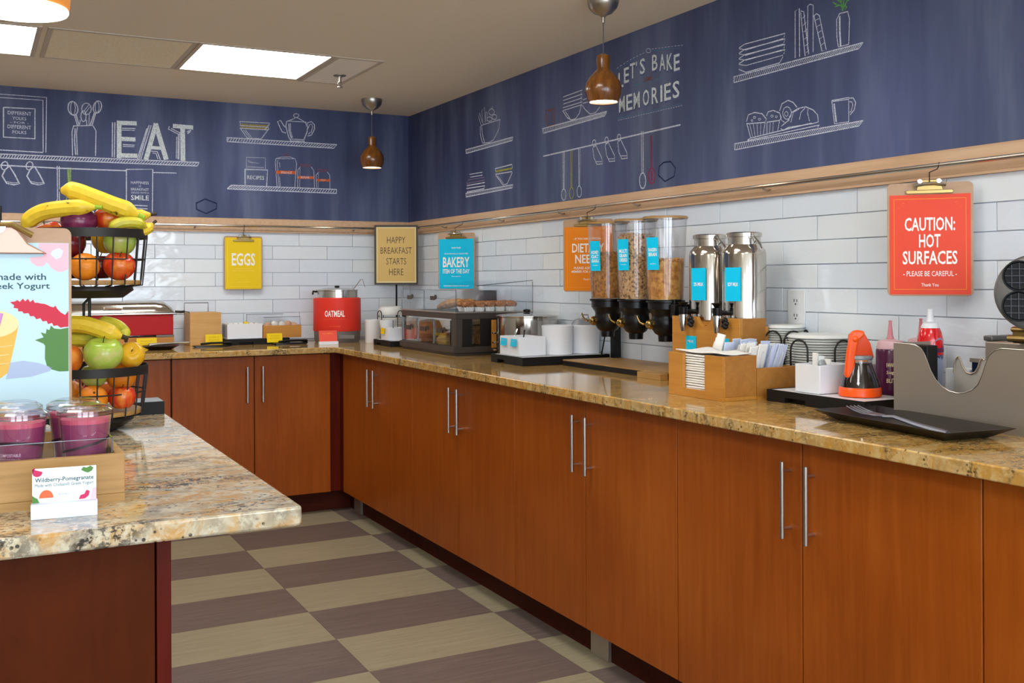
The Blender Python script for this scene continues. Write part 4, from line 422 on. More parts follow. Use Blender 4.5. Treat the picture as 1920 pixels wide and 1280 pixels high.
('R','chalk_mug','chalk mug',[('w',1.8,[(-3.248,1.751),(-3.313,1.75),(-3.313,1.681),(-3.258,1.683),(-3.248,1.751)]),('w',1.4,[(-3.251,1.748),(-3.311,1.745)]),('w',3.2,[(-3.257,1.741),(-3.265,1.687)]),('w',1.8,[(-3.313,1.748),(-3.33,1.746),(-3.339,1.732),(-3.334,1.712),(-3.318,1.7)]),('w',1.4,[(-3.315,1.737),(-3.325,1.736),(-3.328,1.727),(-3.322,1.71),(-3.315,1.707)])]),
('R','chalk_shelf','hatched chalk shelf under the mug and baking',[('w',1.8,[(-2.818,1.677),(-3.366,1.677)]),('w',1.8,[(-2.818,1.657),(-3.35,1.664)]),('w',1.4,[(-2.818,1.677),(-2.818,1.657)]),('w',1.4,[(-3.366,1.677),(-3.35,1.664)]),('w',1.2,[(-2.827,1.677),(-2.818,1.657)]),('w',1.2,[(-2.838,1.677),(-2.829,1.657)]),('w',1.2,[(-2.849,1.677),(-2.839,1.657)]),('w',1.2,[(-2.859,1.677),(-2.85,1.657)]),('w',1.2,[(-2.87,1.677),(-2.86,1.657)]),('w',1.2,[(-2.881,1.677),(-2.87,1.658)]),('w',1.2,[(-2.891,1.677),(-2.881,1.658)]),('w',1.2,[(-2.902,1.677),(-2.891,1.658)]),('w',1.2,[(-2.912,1.677),(-2.901,1.658)]),('w',1.2,[(-2.923,1.677),(-2.911,1.658)]),('w',1.2,[(-2.933,1.677),(-2.921,1.658)]),('w',1.2,[(-2.943,1.677),(-2.931,1.658)]),('w',1.2,[(-2.953,1.677),(-2.941,1.658)]),('w',1.2,[(-2.964,1.677),(-2.951,1.659)]),('w',1.2,[(-2.974,1.677),(-2.961,1.659)]),('w',1.2,[(-2.984,1.677),(-2.97,1.659)]),('w',1.2,[(-2.994,1.677),(-2.98,1.659)]),('w',1.2,[(-3.004,1.677),(-2.99,1.659)]),('w',1.2,[(-3.014,1.677),(-3,1.659)]),('w',1.2,[(-3.023,1.677),(-3.009,1.659)]),('w',1.2,[(-3.033,1.677),(-3.019,1.659)]),('w',1.2,[(-3.043,1.677),(-3.028,1.66)]),('w',1.2,[(-3.053,1.677),(-3.038,1.66)]),('w',1.2,[(-3.062,1.677),(-3.047,1.66)]),('w',1.2,[(-3.072,1.677),(-3.056,1.66)]),('w',1.2,[(-3.081,1.677),(-3.065,1.66)]),('w',1.2,[(-3.091,1.677),(-3.075,1.66)]),('w',1.2,[(-3.1,1.677),(-3.084,1.66)]),('w',1.2,[(-3.11,1.677),(-3.093,1.66)]),('w',1.2,[(-3.119,1.677),(-3.102,1.66)]),('w',1.2,[(-3.128,1.677),(-3.111,1.661)]),('w',1.2,[(-3.137,1.677),(-3.12,1.661)]),('w',1.2,[(-3.147,1.677),(-3.129,1.661)]),('w',1.2,[(-3.156,1.677),(-3.138,1.661)]),('w',1.2,[(-3.165,1.677),(-3.147,1.661)]),('w',1.2,[(-3.174,1.677),(-3.156,1.661)]),('w',1.2,[(-3.183,1.677),(-3.164,1.661)]),('w',1.2,[(-3.192,1.677),(-3.173,1.661)]),('w',1.2,[(-3.201,1.677),(-3.182,1.661)]),('w',1.2,[(-3.209,1.677),(-3.191,1.662)]),('w',1.2,[(-3.218,1.677),(-3.199,1.662)]),('w',1.2,[(-3.227,1.677),(-3.208,1.662)]),('w',1.2,[(-3.236,1.677),(-3.216,1.662)]),('w',1.2,[(-3.244,1.677),(-3.225,1.662)]),('w',1.2,[(-3.253,1.677),(-3.233,1.662)]),('w',1.2,[(-3.262,1.677),(-3.241,1.662)]),('w',1.2,[(-3.27,1.677),(-3.25,1.662)]),('w',1.2,[(-3.279,1.677),(-3.258,1.662)]),('w',1.2,[(-3.287,1.677),(-3.266,1.662)]),('w',1.2,[(-3.295,1.677),(-3.275,1.663)]),('w',1.2,[(-3.304,1.677),(-3.283,1.663)]),('w',1.2,[(-3.312,1.677),(-3.291,1.663)]),('w',1.2,[(-3.32,1.677),(-3.299,1.663)]),('w',1.2,[(-3.329,1.677),(-3.307,1.663)]),('w',1.2,[(-3.337,1.677),(-3.315,1.663)]),('w',1.2,[(-3.345,1.677),(-3.323,1.663)]),('w',1.2,[(-3.353,1.677),(-3.331,1.663)]),('w',1.2,[(-3.361,1.677),(-3.339,1.663)])])]
for w, nm, lb, st in CHALK: chalk(mr if w == 'R' else mb_, -1 if w == 'R' else 1, nm, lb, st)
ct = 'chalk_W'
def mt(par, s, w, h, c, mt_=None, bold=0.0, roty=0.0, label=None):
    text(s, w, h, mt_ or 'chalk_w', par, (c[0], -0.0064 + (.0002 if mt_ == 'chalk_v' else 0), c[1]), bold, (PI / 2, roty, 0), 'chalk_lettering', label)
mt(mb_, 'DIFFERENT', 0.102, 0.017, (-2.008, 2.041), None, .02); mt(mb_, 'YOLKS', 0.06, 0.015, (-2.009, 2.016), None, .02); mt(mb_, '- FOR -', 0.08, 0.01, (-2.009, 1.996))
mt(mb_, 'DIFFERENT', 0.102, 0.017, (-2.009, 1.975), None, .02); mt(mb_, 'FOLKS', 0.06, 0.015, (-2.009, 1.95), None, .02)
mt(mb_, 'HAPPINESS', 0.086, 0.014, (-1.463, 1.7305), None, .02); mt(mb_, 'IS', 0.01, 0.008, (-1.463, 1.713)); mt(mb_, 'BREAKFAST', 0.086, 0.013, (-1.463, 1.697), None, .02)
mt(mb_, 'SERVED WITH A', 0.086, 0.009, (-1.463, 1.68)); mt(mb_, 'SMILE', 0.086, 0.025, (-1.463, 1.655), ct, .03)
mt(mb_, 'RECIPES', 0.09, 0.02, (-0.881, 1.781), ct, .03); mt(mb_, 'WALNUT', 0.06, 0.012, (-0.716, 1.815), 'chalk_W', .01); mt(mb_, 'SUGAR', 0.048, 0.011, (-0.613, 1.794), 'chalk_W', .01); mt(mb_, 'JOY', 0.025, 0.009, (-0.514, 1.782), 'chalk_W', .01)
for i, (ch, y, z) in enumerate((('L', 2.157, 2.0), ('E', 2.195, 2.012), ('T', 2.236, 2.021), ("'", 2.262, 2.042), ('S', 2.3, 2.026), ('B', 2.378, 2.026), ('A', 2.424, 2.018), ('K', 2.468, 2.011), ('E', 2.51, 2.001))):
    h = 0.058 if ch != "'" else 0.016
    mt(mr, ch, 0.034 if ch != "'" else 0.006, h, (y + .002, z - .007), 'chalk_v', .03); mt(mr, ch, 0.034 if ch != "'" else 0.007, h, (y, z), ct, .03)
mt(mr, 'SOME', 0.052, 0.016, (2.335, 1.973), 'chalk_b', .02)
for i, ch in enumerate('MEMORIES'):
    y = (2.163, 2.213, 2.262, 2.322, 2.378, 2.418, 2.455, 2.505)[i]; w = .012 if ch == 'I' else .04
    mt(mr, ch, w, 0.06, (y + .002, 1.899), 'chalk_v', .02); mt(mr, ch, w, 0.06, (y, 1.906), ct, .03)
# ------------------------------------------------------------------ ceiling fittings
def panel(x0, x1, y0, y1, label, glow='panel_glow', name='ceiling_light', cat='ceiling light'):
    t = thing(name, label, cat, ((x0 + x1) / 2, (y0 + y1) / 2, ZC)); a, b = (x1 - x0) / 2, (y1 - y0) / 2; f = 0.018
    mm = MB()
    for q in ((-a - f, -b - f, a + f, -b), (-a - f, b, a + f, b + f), (-a - f, -b, -a, b), (a, -b, a + f, b)): mm.box(q[0], q[1], -0.005, q[2], q[3], -0.0005)
    mm.obj('frame', 'ceiling_trim', t, False)
    box('diffuser' if glow != 'ceiling_tile' and glow != 'ceiling_tile_pale' else 'panel', glow, t, -a, -b, -0.003, a, b, -0.0005, 0)
    return t
panel(-1.406, -0.888, -1.325, -0.80, 'bright square fluorescent ceiling panel nearest the corner of the room')
panel(-2.52, -2.0, -1.325, -0.80, 'bright ceiling panel at the left, partly behind the big round lamp')
panel(-1.945, -1.445, -1.325, -0.80, 'speckled tan ceiling tile between the two lit panels', 'ceiling_tile', 'ceiling_tile', 'ceiling tile')
panel(-0.85, -0.675, -1.32, -0.775, 'narrow pale ceiling tile beside the sprinkler', 'ceiling_tile_pale', 'ceiling_tile', 'ceiling tile')
for x in (-1.15, -2.26):  # unseen lit panels, added out of view for more light
    for y in (-3.1, -4.9): panel(x - .26, x + .26, y - .26, y + .26, 'added unseen ceiling panel overhead, %s of the island' % ('right' if x > -2 else 'left') + (' near the camera' if y < -4 else ''))
sp = thing('sprinkler', 'small steel fire sprinkler hanging from the ceiling', 'sprinkler', (-0.734, -0.967, ZC))
MB().lathe([(0.03, 0), (0.028, -0.006), (0.012, -0.008)], n=20).obj('escutcheon', 'brushed_steel', sp)
MB().lathe([(0.007, -0.008), (0.006, -0.03), (0.010, -0.032), (0.010, -0.036)], n=12).obj('sprinkler_body', 'brushed_steel', sp)
MB().tube([(-.009, 0, -.034), (-.010, 0, -.045), (0, 0, -.055), (.010, 0, -.045), (.009, 0, -.034)], .0018, 6).obj('yoke', 'brushed_steel', sp)
MB().cyl(0, 0, -.058, -.055, .014, n=12).obj('deflector', 'brushed_steel', sp)
def pendant(x, y, zt, zb, label):
    t = thing('pendant_lamp', label, 'pendant lamp', (x, y, ZC))
    MB().lathe([(0.053, -0.0), (0.053, -0.012), (0.047, -0.03), (0.03, -0.048), (0.012, -0.055), (0.006, -0.062), (0.005, -0.08)], n=28).obj('canopy', 'brushed_steel', t)
    MB().tube([(0, 0, -.07), (0, 0, zt - ZC)], .0018, 6).obj('cord', 'wire_grey', t)
    h = zt - ZC; b = zb - ZC; H = h - b
    pr = [(0.004, h + .004), (0.012, h), (0.021, h - .004), (0.0235, h - .02), (0.021, h - .045), (0.0225, h - .05), (0.03, h - .058), (0.046, h - .075), (0.058, h - .095), (0.062, h - .115), (0.060, h - .132), (0.054, h - .148), (0.050, b), (0.047, b + .001), (0.049, b + .02), (0.045, b + .04)]
    MB().lathe(pr, n=32, cap=False).obj('shade', 'walnut_lamp', t)
    MB().cyl(0, 0, b + .006, b + .010, .047, n=28).obj('glowing_diffuser', 'lamp_glow', t)
    return t
pendant(-0.386, -0.431, 1.974, 1.813, 'turned walnut pendant lamp hanging near the room corner')
pendant(-0.354, -2.572, 1.982, 1.823, 'turned walnut pendant lamp in front of the baking lettering')
bp_ = thing('pendant_lamp', 'large glowing round pendant lamp with orange shade, cut by the top left corner', 'pendant lamp', (-2.125, -2.965, ZC - .008))
MB().tube([(0, 0, 0), (0, 0, -.16)], .004, 8).obj('cord', 'wire_grey', bp_)
MB().lathe([(0.02, -.15), (0.035, -.155), (0.04, -.19), (0.07, -.21), (0.10, -.25), (0.108, -.29), (0.106, -.318), (0.1015, -.324)], n=40, cap=False).obj('shade', 'orange_shade', bp_)
MB().lathe([(0.103, -.324), (0.104, -.328), (0.102, -.332), (0.06, -.3325), (0.0001, -.333)], n=40).obj('glowing_diffuser', 'drum_glow', bp_)
# ------------------------------------------------------------------ base cabinets
def cabinet(loc, rz, widths, label, handle_side, group=None, z0=0.2098, z1=0.8805):
    t = thing('base_cabinet', label, 'cabinet', loc, rz, group); W_ = sum(widths)
    box('carcass', 'cabinet_carcass', t, 0, 0.02, z0 + .004, W_, 0.595, 0.8835, 0)
    x = 0
    for i, w in enumerate(widths):
        d = box('door', 'cherry_door', t, x + .0018, 0.0, z0, x + w - .0018, .019, z1, .0015)
        hs = handle_side[i]
        if hs:
            hx = x + w - .036 if hs > 0 else x + .036
            MB().tube([(hx, -.024, .667), (hx, -.024, .835)], .0055, 12).tube([(hx, -.024, .688), (hx, .002, .688)], .0042, 8).tube([(hx, -.024, .814), (hx, .002, .814)], .0042, 8).obj('handle', 'handle_steel', d)
        x += w
    return t
ys = [-0.652, -1.096, -1.539, -1.987, -2.434, -2.877, -3.322, -3.769, -4.22, -4.665, -5.11]
names = ['corner end of the right counter', 'below the bakery case', 'below the cereal dispensers', 'below the napkin box', 'below the waffle station, at the right edge']
for k in range(5):
    a, b, c = ys[2 * k], ys[2 * k + 1], ys[2 * k + 2]
    cabinet((-0.62, a, 0), RW, (a - b, b - c), 'cherry two-door base cabinet ' + ('at the ' if k == 0 else '') + names[k], (1, -1))
cabinet((-1.415, -0.62, 0), 0, (0.373, 0.37), 'cherry two-door base cabinet of the back counter, next to the corner', (1, -1))
cabinet((-2.16, -0.62, 0), 0, (0.372, 0.37), 'cherry base cabinet of the back counter, half hidden by the fruit basket', (1, -1))
cf = thing('corner_filler', 'dark cherry filler post where the two cabinet runs meet', 'filler panel', (-0.672, -0.62, 0), 0)
box('filler_panel', 'cherry_door_dark', cf, .001, .006, .2098, .0515, .02, .8835, .001); box('filler_side', 'cherry_door_dark', cf, .0535, .0, .2098, .068, .02, .8835, 0)
tk1 = struct(MB().box(-0.55, -5.11, FZ, -0.535, -0.55, 0.213).obj('baseboard_right', 'toe_kick_wood', None, False))
tk2 = struct(MB().box(-2.16, -0.55, FZ, -0.55, -0.535, 0.213).obj('baseboard_back', 'toe_kick_wood', None, False))
for y, lab in ((-2.86, 'steel bracket plate on the toe kick below the right counter'), (-0.69, 'small steel plate on the toe kick in the inner corner')):
    o = MB().box(-.048, -.012, 0, .048, 0, .1).obj('bracket_plate', 'satin_steel', None, True, .001); o.location = (-0.551, y, FZ + .001); o.rotation_euler = (0, 0, RW); tag(o, lab, 'bracket')
# worktop
wtm = MB().prism([(0, 0), (-3.0, 0), (-3.0, -.663), (-.663, -.663), (-.663, -5.3), (0, -5.3)], .8861, CT, 'z').obj('worktop', 'granite_gold', None, True, .003)
wtm.location = (0, 0, 0); tag(wtm, 'gold granite L-shaped worktop along the back and right walls', 'counter')
# island
isl = thing('island_worktop', 'speckled granite slab on top of the island, paled for reflected light', 'counter', (-1.797, -4.015, 0))
MB().prism(rrect(-1.6, 0, 0, 1.265, .012, 3), .8865, CT, 'z').obj('slab', 'granite_lit', isl, True, .004)
ib = thing('island_cabinet', 'dark red cherry island cabinet under the granite slab', 'cabinet', (-1.975, -3.985, 0))
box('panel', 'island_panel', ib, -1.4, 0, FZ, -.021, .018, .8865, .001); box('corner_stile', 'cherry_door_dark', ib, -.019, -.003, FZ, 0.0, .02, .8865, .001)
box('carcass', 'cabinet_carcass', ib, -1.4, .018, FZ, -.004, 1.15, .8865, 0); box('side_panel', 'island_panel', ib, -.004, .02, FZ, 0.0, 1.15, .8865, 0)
# ------------------------------------------------------------------ rail, clipboards
def rail(loc, rz, x0, x1, brs, label):
    t = thing('hanging_rail', label, 'rail', loc, rz)
    MB().tube([(x0, -.05, 1.521), (x1, -.05, 1.521)], .006, 10).obj('tube', 'rail_steel', t)
    for bx_ in brs:
        MB().tube([(bx_, -.018, 1.512), (bx_, -.03, 1.508), (bx_, -.046, 1.513), (bx_, -.05, 1.521)], .0035, 8).obj('bracket', 'brushed_steel', t)
        MB().tube([(bx_ - .008, -.05, 1.521), (bx_ + .008, -.05, 1.521)], .0068, 10).obj('collar', 'rail_steel', t)
    return t
rail((0, 0, 0), RW, .05, 5.2, [0.55, 1.2, 1.75, 2.3, 3.0, 4.3], 'steel rail carrying the clipboards on the right wall')
rail((0, 0, 0), 0, -3.0, -.05, [-2.0, -1.2, -.35], 'steel rail carrying the clipboard on the back wall')
def clip(t, z, w, m='brass', hook=True, zr=1.521, y=-.012, hq=(0, -.026)):
    MB().prism(rrect(-w / 2, z - .012, w / 2, z - .003, .004), y - .006, y, 'y').prism([(-w * .28, z - .004), (-w * .22, z + .022), (w * .22, z + .022), (w * .28, z - .004)], y - .010, y - .002, 'y').obj('clip_plate', m, t, True, .001)
    MB().tube([(-w * .34, y - .010, z + .008), (-w * .1, y - .016, z + .012), (w * .1, y - .016, z + .012), (w * .34, y - .010, z + .008)], .0042, 8).obj('spring', 'chrome', t)
    for s in (-1, 1): MB().prism(arc(s * w * .2, z + .018, .0065, 0, 360, 12), y - .018, y - .010, 'y').obj('lever', 'chrome', t, True, .001)
    if hook:
        hx, q = hq
        MB().tube([(hx, q + .006, zr - .003), (hx, q + .004, zr + .0055), (hx, q - .004, zr + .006), (hx, q - .0065, zr), (hx * .8, q - .004, zr - .01), (0, -.024, z + .04), (0, -.018, z + .028), (0, -.018, z + .02), (0, -.024, z + .016), (0, -.03, z + .022)], .0014, 6).obj('hook', 'dark_metal', t)
def clipboard(loc, rz, label, paper, lines, w=.2, h=.285, pm=.006, top=.03, bord=None, hq=(0, -.026)):
    t = thing('clipboard', label, 'clipboard sign', loc, rz)
    MB().prism(rrect(-w / 2, -h, w / 2, 0, .012), -.010, -.006, 'y').obj('board', 'board_brown', t, True, .0006)
    MB().box(-w / 2 + pm, -.0112, -h + .004, w / 2 - pm, -.0102, -top).obj('sheet', paper, t, False)
    if bord:
        a = w / 2 - pm - .010; zt = -top - .010; zb = -h + .016; mm = MB()
        for q in ((-a, zt - .0012, a, zt), (-a, zb, a, zb + .0012), (-a, zb, -a + .0012, zt), (a - .0012, zb, a, zt)): mm.box(q[0], -.0117, q[1], q[2], -.0114, q[3])
        for s in (-1, 1):
            for k in range(4): an = math.radians(20 + 18 * k); mm.prism([(s * (a - .006 - .012 * math.cos(an)), zt - .004 - .012 * math.sin(an)), (s * (a - .006 - .02 * math.cos(an)), zt - .004 - .02 * math.sin(an)), (s * (a - .0068 - .02 * math.cos(an)), zt - .0052 - .02 * math.sin(an))], -.0117, -.0114, 'y')
        mm.obj('border', bord, t, False)
    for s, tw, th, z, mm_, bo in lines: text(s, tw, th, mm_, t, (0, -.0119, z), bo)
    clip(t, -.028 + .012, w * .55, zr=1.521 - loc[2], hq=hq)
    return t
HQ = (.0225, .0268)
clipboard((-.085, -3.657, 1.475), -.873, 'red clipboard sign warning of hot surfaces', 'red', [('CAUTION:', .117, .034, -.104, 'white_ink', 1), ('HOT', .05, .034, -.146, 'white_ink', 1), ('SURFACES', .127, .034, -.188, 'white_ink', 1), ('- PLEASE BE CAREFUL -', .124, .013, -.228, 'white_ink', .4), ('Thank You', .04, .008, -.256, 'white_ink', .4)], w=.2, h=.284, bord='orange_ink', hq=HQ)
clipboard((-.085, -2.047, 1.470), -.873, 'orange clipboard sign about dietary needs', 'orange', [('- IF YOU HAVE SPECIAL -', .12, .008, -.076, 'white_ink', .4), ('DIETARY', .13, .035, -.112, 'white_ink', 1), ('NEEDS', .105, .035, -.155, 'white_ink', 1), ('PLEASE ASK A TEAM', .115, .0095, -.19, 'white_ink', .5), ('MEMBER FOR ASSISTANCE', .135, .0095, -.204, 'white_ink', .5), ('Thank You', .04, .007, -.234, 'white_ink', .4)], w=.205, h=.282, bord='orange_ink', hq=HQ)
clipboard((-.085, -.819, 1.468), -.873, 'cyan clipboard sign for the bakery item of the day', 'cyan', [('made fresh', .05, .009, -.073, 'white_ink', .4), ('OUR SPECIALLY SELECTED', .13, .006, -.103, 'white_ink', .3), ('BAKERY', .145, .05, -.145, 'white_ink', 1), ('ITEM OF THE DAY', .145, .022, -.19, 'white_ink', .9), ('please enjoy one', .05, .006, -.215, 'white_ink', .2), ('AVAILABLE WHILE SUPPLIES LAST', .14, .006, -.262, 'white_ink', .5)], w=.2, h=.28, hq=HQ)
clipboard((-.954, -.024, 1.469), 0, 'yellow clipboard sign lettered EGGS', 'yellow', [('EGGS', .122, .066, -.122, 'white_ink', 1.2), ('SCRAMBLED OR HARD BOILED', .085, .006, -.17, 'yellow_ink', .3), ('MADE FRESH EACH MORNING', .11, .006, -.181, 'yellow_ink', .3), ('enjoy while hot', .07, .006, -.24, 'yellow_ink', .3)], w=.2, h=.28, top=.008, bord='yellow_ink')
out = thing('wall_outlet', 'white double power outlet on the tiled right wall', 'outlet', (-.0065, -3.104, 1.145), RW)
box('cover_plate', 'outlet_white', out, -.037, -.005, -.056, .037, 0, .056, .002)
for dz in (.022, -.022):
    MB().prism(arc(0, dz, .016, 0, 360, 16), -.0065, -.005, 'y').obj('socket', 'white_plastic', out)
    MB().box(-.007, -.0072, dz - .002, -.0045, -.0063, dz + .007).box(.0045, -.0072, dz - .002, .007, -.0063, dz + .006).obj('slot', 'dark_slot', out)
    MB().prism(arc(0, dz - .008, .0028, 0, 360, 8), -.0072, -.0063, 'y').obj('slot', 'dark_slot', out)
# ------------------------------------------------------------------ right counter, from the corner towards the camera
def bx2(m, x0, y0, z0, x1, y1, z1, t=.003):   # open-top box with walls
    m.box(x0, y0, z0, x1, y1, z0 + t); m.box(x0, y0, z0 + t, x1, y0 + t, z1); m.box(x0, y1 - t, z0 + t, x1, y1, z1); m.box(x0, y0 + t, z0 + t, x0 + t, y1 - t, z1); m.box(x1 - t, y0 + t, z0 + t, x1, y1 - t, z1); return m
def tray_black(loc, rz, w, d, h, label, pad=True):
    t = thing('serving_tray', label, 'tray', loc, rz)
    c = w / 2
    m = MB().prism([(0, 0), (w * .2, 0), (w * .2, h * .45), (w * .42, h * .45), (w * .42, 0), (w, 0), (w, h - .004), (0, h - .004)], 0, .02, 'y').box(0, .02, .001, w, d, h - .004).box(0, 0, h - .004, .006, d, h).box(w - .006, 0, h - .004, w, d, h).box(.006, 0, h - .004, w - .006, .006, h).box(.006, d - .006, h - .004, w - .006, d, h)
    m.obj('tray_body', 'black_matte', t, True, .0008)
    if pad: box('tray_liner', 'white_plastic', t, .008, .008, h - .004, w - .008, d - .008, h - .001, 0)
    return t
def canister(loc, r, h, label, lid=None, taper=.96, name='canister', group=None):
    t = thing(name, label, 'canister', loc, 0, group)
    MB().lathe([(r * taper * .97, 0), (r * taper, .002), (r * .985, h - .01), (r, h - .008), (r, h), (r * .93, h), (r * .9, h - .02), (r * taper * .9, .006), (0.0001, .005)], n=36).obj('canister_body', 'white_glaze', t)
    return t
# corner: canister, cup, bowls in a wire holder, tray with caddy
canister((-.375, -.40, CT), .041, .118, 'white round canister beside the red kettle, near the corner')
cu = thing('tapered_cup', 'white tapered cup behind the small yellow tag', 'cup', (-.37, -.60, CT + .028))
MB().lathe([(.026, 0), (.042, .092), (.0425, .094), (.041, .094), (.025, .004), (.0001, .004)], n=28).obj('cup_body', 'white_glaze', cu)
cu = thing('tapered_cup', 'small white cup of packets behind the wooden spoon handle', 'cup', (-.30, -.71, CT + .028))
MB().lathe([(.024, 0), (.036, .092), (.0365, .094), (.035, .094), (.023, .004), (.0001, .004)], n=28).obj('cup_body', 'white_glaze', cu)
for k in range(3): MB().box(-.022 + .012 * k, -.01 + .004 * k, .05, -.006 + .014 * k, -.004 + .004 * k, .105 + .006 * k).obj('packet', 'paper_white', cu)
bh = thing('bowl_holder', 'wire holder with upside-down white bowls near the corner', 'bowl holder', (-.19, -.42, CT))
bh.location = (-.265, -.37, CT)
for a in (20, 110, 200, 290):
    c, s = math.cos(math.radians(a + YAW * 0)), math.sin(math.radians(a)); px, py = c * .075, s * .075; q = (-s * .016, c * .016)
    MB().tube([(px - q[0], py - q[1], 0)] + [(px - q[0] * math.cos(PI * i / 8), py - q[1] * math.cos(PI * i / 8), .145 + .018 * math.sin(PI * i / 8)) for i in range(9)] + [(px + q[0], py + q[1], 0)], .0022, 6).obj('wire_loop', 'dark_metal', bh)
bh2 = thing('bowl_stack', 'stack of upside-down white bowls held by wire loops near the corner', 'bowls', (-.265, -.37, CT))
pr = [(.066, 0)]
for k in range(9): pr += [(.068, .008 + .014 * k), (.066, .014 + .014 * k)]
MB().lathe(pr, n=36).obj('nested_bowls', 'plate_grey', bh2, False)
MB().lathe([(.067, .140), (.068, .142), (.066, .165), (.055, .182), (.045, .185), (.0001, .186)], n=36).obj('bowl', 'plate_white', bh2)
tray_black((-.435, -.575, CT), RW, .235, .14, .028, 'small black tray near the corner, left of the bakery case')
cd = thing('caddy', 'square white caddy with a yellow tag on the small black tray', 'caddy', (-.425, -.655, CT + .0285), RW)
bx2(MB(), 0, 0, 0, .105, .09, .06).obj('caddy_box', 'white_plastic', cd, True, .001)
MB().tube([(.09, .03, .03), (.115, .02, .10)], .0028, 6).obj('spoon_handle', 'grey_lid', cd)
def small_card(loc, rz, w, h, m, txt, label, tm='ink_dark', lean=.25, base=None):
    t = thing('label_card', label, 'label card', loc, rz)
    b = MB().box(-w / 2, -.0012, 0, w / 2, 0, h); b.rot((-lean, 0, 0)); b.obj('card', m, t, False)
    if txt:
        rows = txt if isinstance(txt, list) else [txt]
        for i, r in enumerate(rows):
            zz = h * (.72 - .27 * i)
            text(r, w * .6, h * .13, tm, t, (0, -.0018 * math.cos(lean) + math.sin(lean) * zz, zz * math.cos(lean) + .0004), .01, (PI / 2 - lean, 0, 0))
    if base: MB().prism([(-.012, 0), (.012, 0), (.010, base), (-.004, base)], -w / 2 - .001, w / 2 + .001, 'x').obj('card_base', 'white_plastic', t, True, .001)
    return t
small_card((-.431, -.692, CT + .058), RW, .047, .03, 'yellow', 'HONEY', 'small yellow tag clipped on the square white caddy', 'orange_ink', .1)
# poster on a pole
ps = thing('poster_stand', 'tan poster in a black frame reading HAPPY BREAKFAST STARTS HERE', 'poster', (-.160, -.187, CT), -.42)
MB().prism(rrect(-.055, -.04, .055, .04, .01), 0, .006, 'z').obj('stand_base', 'black_matte', ps)
MB().tube([(0, .004, .004), (0, .004, .32)], .005, 8).obj('pole', 'black_matte', ps)
fr = MB(); w_, z0_, z1_ = .1185, .297, .622
for q in ((-w_, z0_, w_, z0_ + .010), (-w_, z1_ - .010, w_, z1_), (-w_, z0_ + .010, -w_ + .010, z1_ - .010), (w_ - .010, z0_ + .010, w_, z1_ - .010)): fr.box(q[0], -.010, q[1], q[2], .004, q[3])
fr.obj('frame', 'dark_bronze', ps, True, .0008)
box('poster_border', 'poster_cream', ps, -w_ + .01, -.005, z0_ + .01, w_ - .01, 0, z1_ - .01, 0); box('poster_sheet', 'poster_tan', ps, -w_ + .018, -.0056, z0_ + .018, w_ - .018, -.005, z1_ - .018, 0)
for s_, ww, zz in (('HAPPY', .1, .54), ('BREAKFAST', .17, .483), ('STARTS', .108, .424), ('HERE', .078, .366)): text(s_, ww, .035, 'brown_ink', ps, (0, -.0062, zz), -.008)
# bakery case
bc = thing('bakery_case', 'dark bronze bakery display case with acrylic top beside the corner', 'display case', (-.41, -.895, CT), RW)
Wd, Dp, H1 = .617, .37, .185
MB().box(0, -.012, .012, Wd, Dp, .038).box(.01, 0, 0, Wd - .01, Dp - .01, .012).obj('base', 'dark_bronze', bc, True, .002)
MB().box(0, 0, H1 - .03, Wd, Dp, H1 - .002).obj('deck', 'dark_bronze', bc, True, .001)
for q in ((0, 0, .008, .02), (Wd - .05, 0, Wd, .03), (0, Dp - .02, .02, Dp), (Wd - .03, Dp - .02, Wd, Dp)): box('post', 'dark_bronze', bc, q[0], q[1], .038, q[2], q[3], H1 - .03)
box('end_panel', 'black_matte', bc, Wd - .006, .03, .038, Wd + .001, .075, H1 - .03); box('end_panel', 'black_matte', bc, Wd - .006, .115, .038, Wd + .001, Dp - .02, H1 - .03)
box('end_window', 'glass_dark', bc, Wd - .004, .075, .045, Wd - .001, .115, H1 - .04, 0); box('wood_panel', 'bamboo', bc, Wd + .001, .165, .03, Wd + .006, .29, H1 - .035, .001)
box('back_panel', 'poster_cream', bc, .02, Dp - .012, .038, Wd - .03, Dp - .008, H1 - .03, 0)
for k, (a, b) in enumerate(((.01, .19), (.192, .375), (.377, .562))):
    dr = box('drawer_door', 'glass_dark', bc, a, .002, .042, b, .005, H1 - .036, 0)
    MB().box(a, -.002, .042, a + .003, .004, H1 - .036).box(b - .003, -.002, .042, b, .004, H1 - .036).obj('door_edge', 'acrylic_edge', dr, False)
    c = (a + b) / 2 - .008
    MB().box(c - .045, -.004, .092, c + .02, .001, .112).prism(arc(c + .032, .1, .018, 0, 180, 10) + arc(c + .032, .1, .009, 180, 0, 8), -.004, .001, 'y').obj('door_handle', 'dark_bronze', dr, False)
def bag(loc, rz, w, d, h, m, label, name='bread_loaf', cat='bread'):
    t = MB(); t.lathe([(.0001, 0), (w * .42, .0), (w * .5, h * .25), (w * .5, h * .6), (w * .38, h * .92), (w * .1, h), (.0001, h)], n=20, sy=d / w); o = t.obj(name, m); o.location = loc; o.rotation_euler = (0, 0, rz); return tag(o, label, cat)
bag((-.31, -.995, CT + .0385), RW, .13, .12, .10, 'salmon_bag', 'salmon-coloured bread bag in the left drawer of the bakery case')
bag((-.27, -1.16, CT + .0385), RW, .11, .11, .06, 'ham_pink', 'pink wrapped bread in the middle drawer of the bakery case')
bag((-.33, -1.235, CT + .0385), RW, .10, .09, .038, 'bun_pale', 'flat pale bun in the middle drawer of the bakery case')
bag((-.32, -1.385, CT + .0385), RW, .12, .10, .055, 'bun_pale', 'golden bagels in the right drawer of the bakery case')
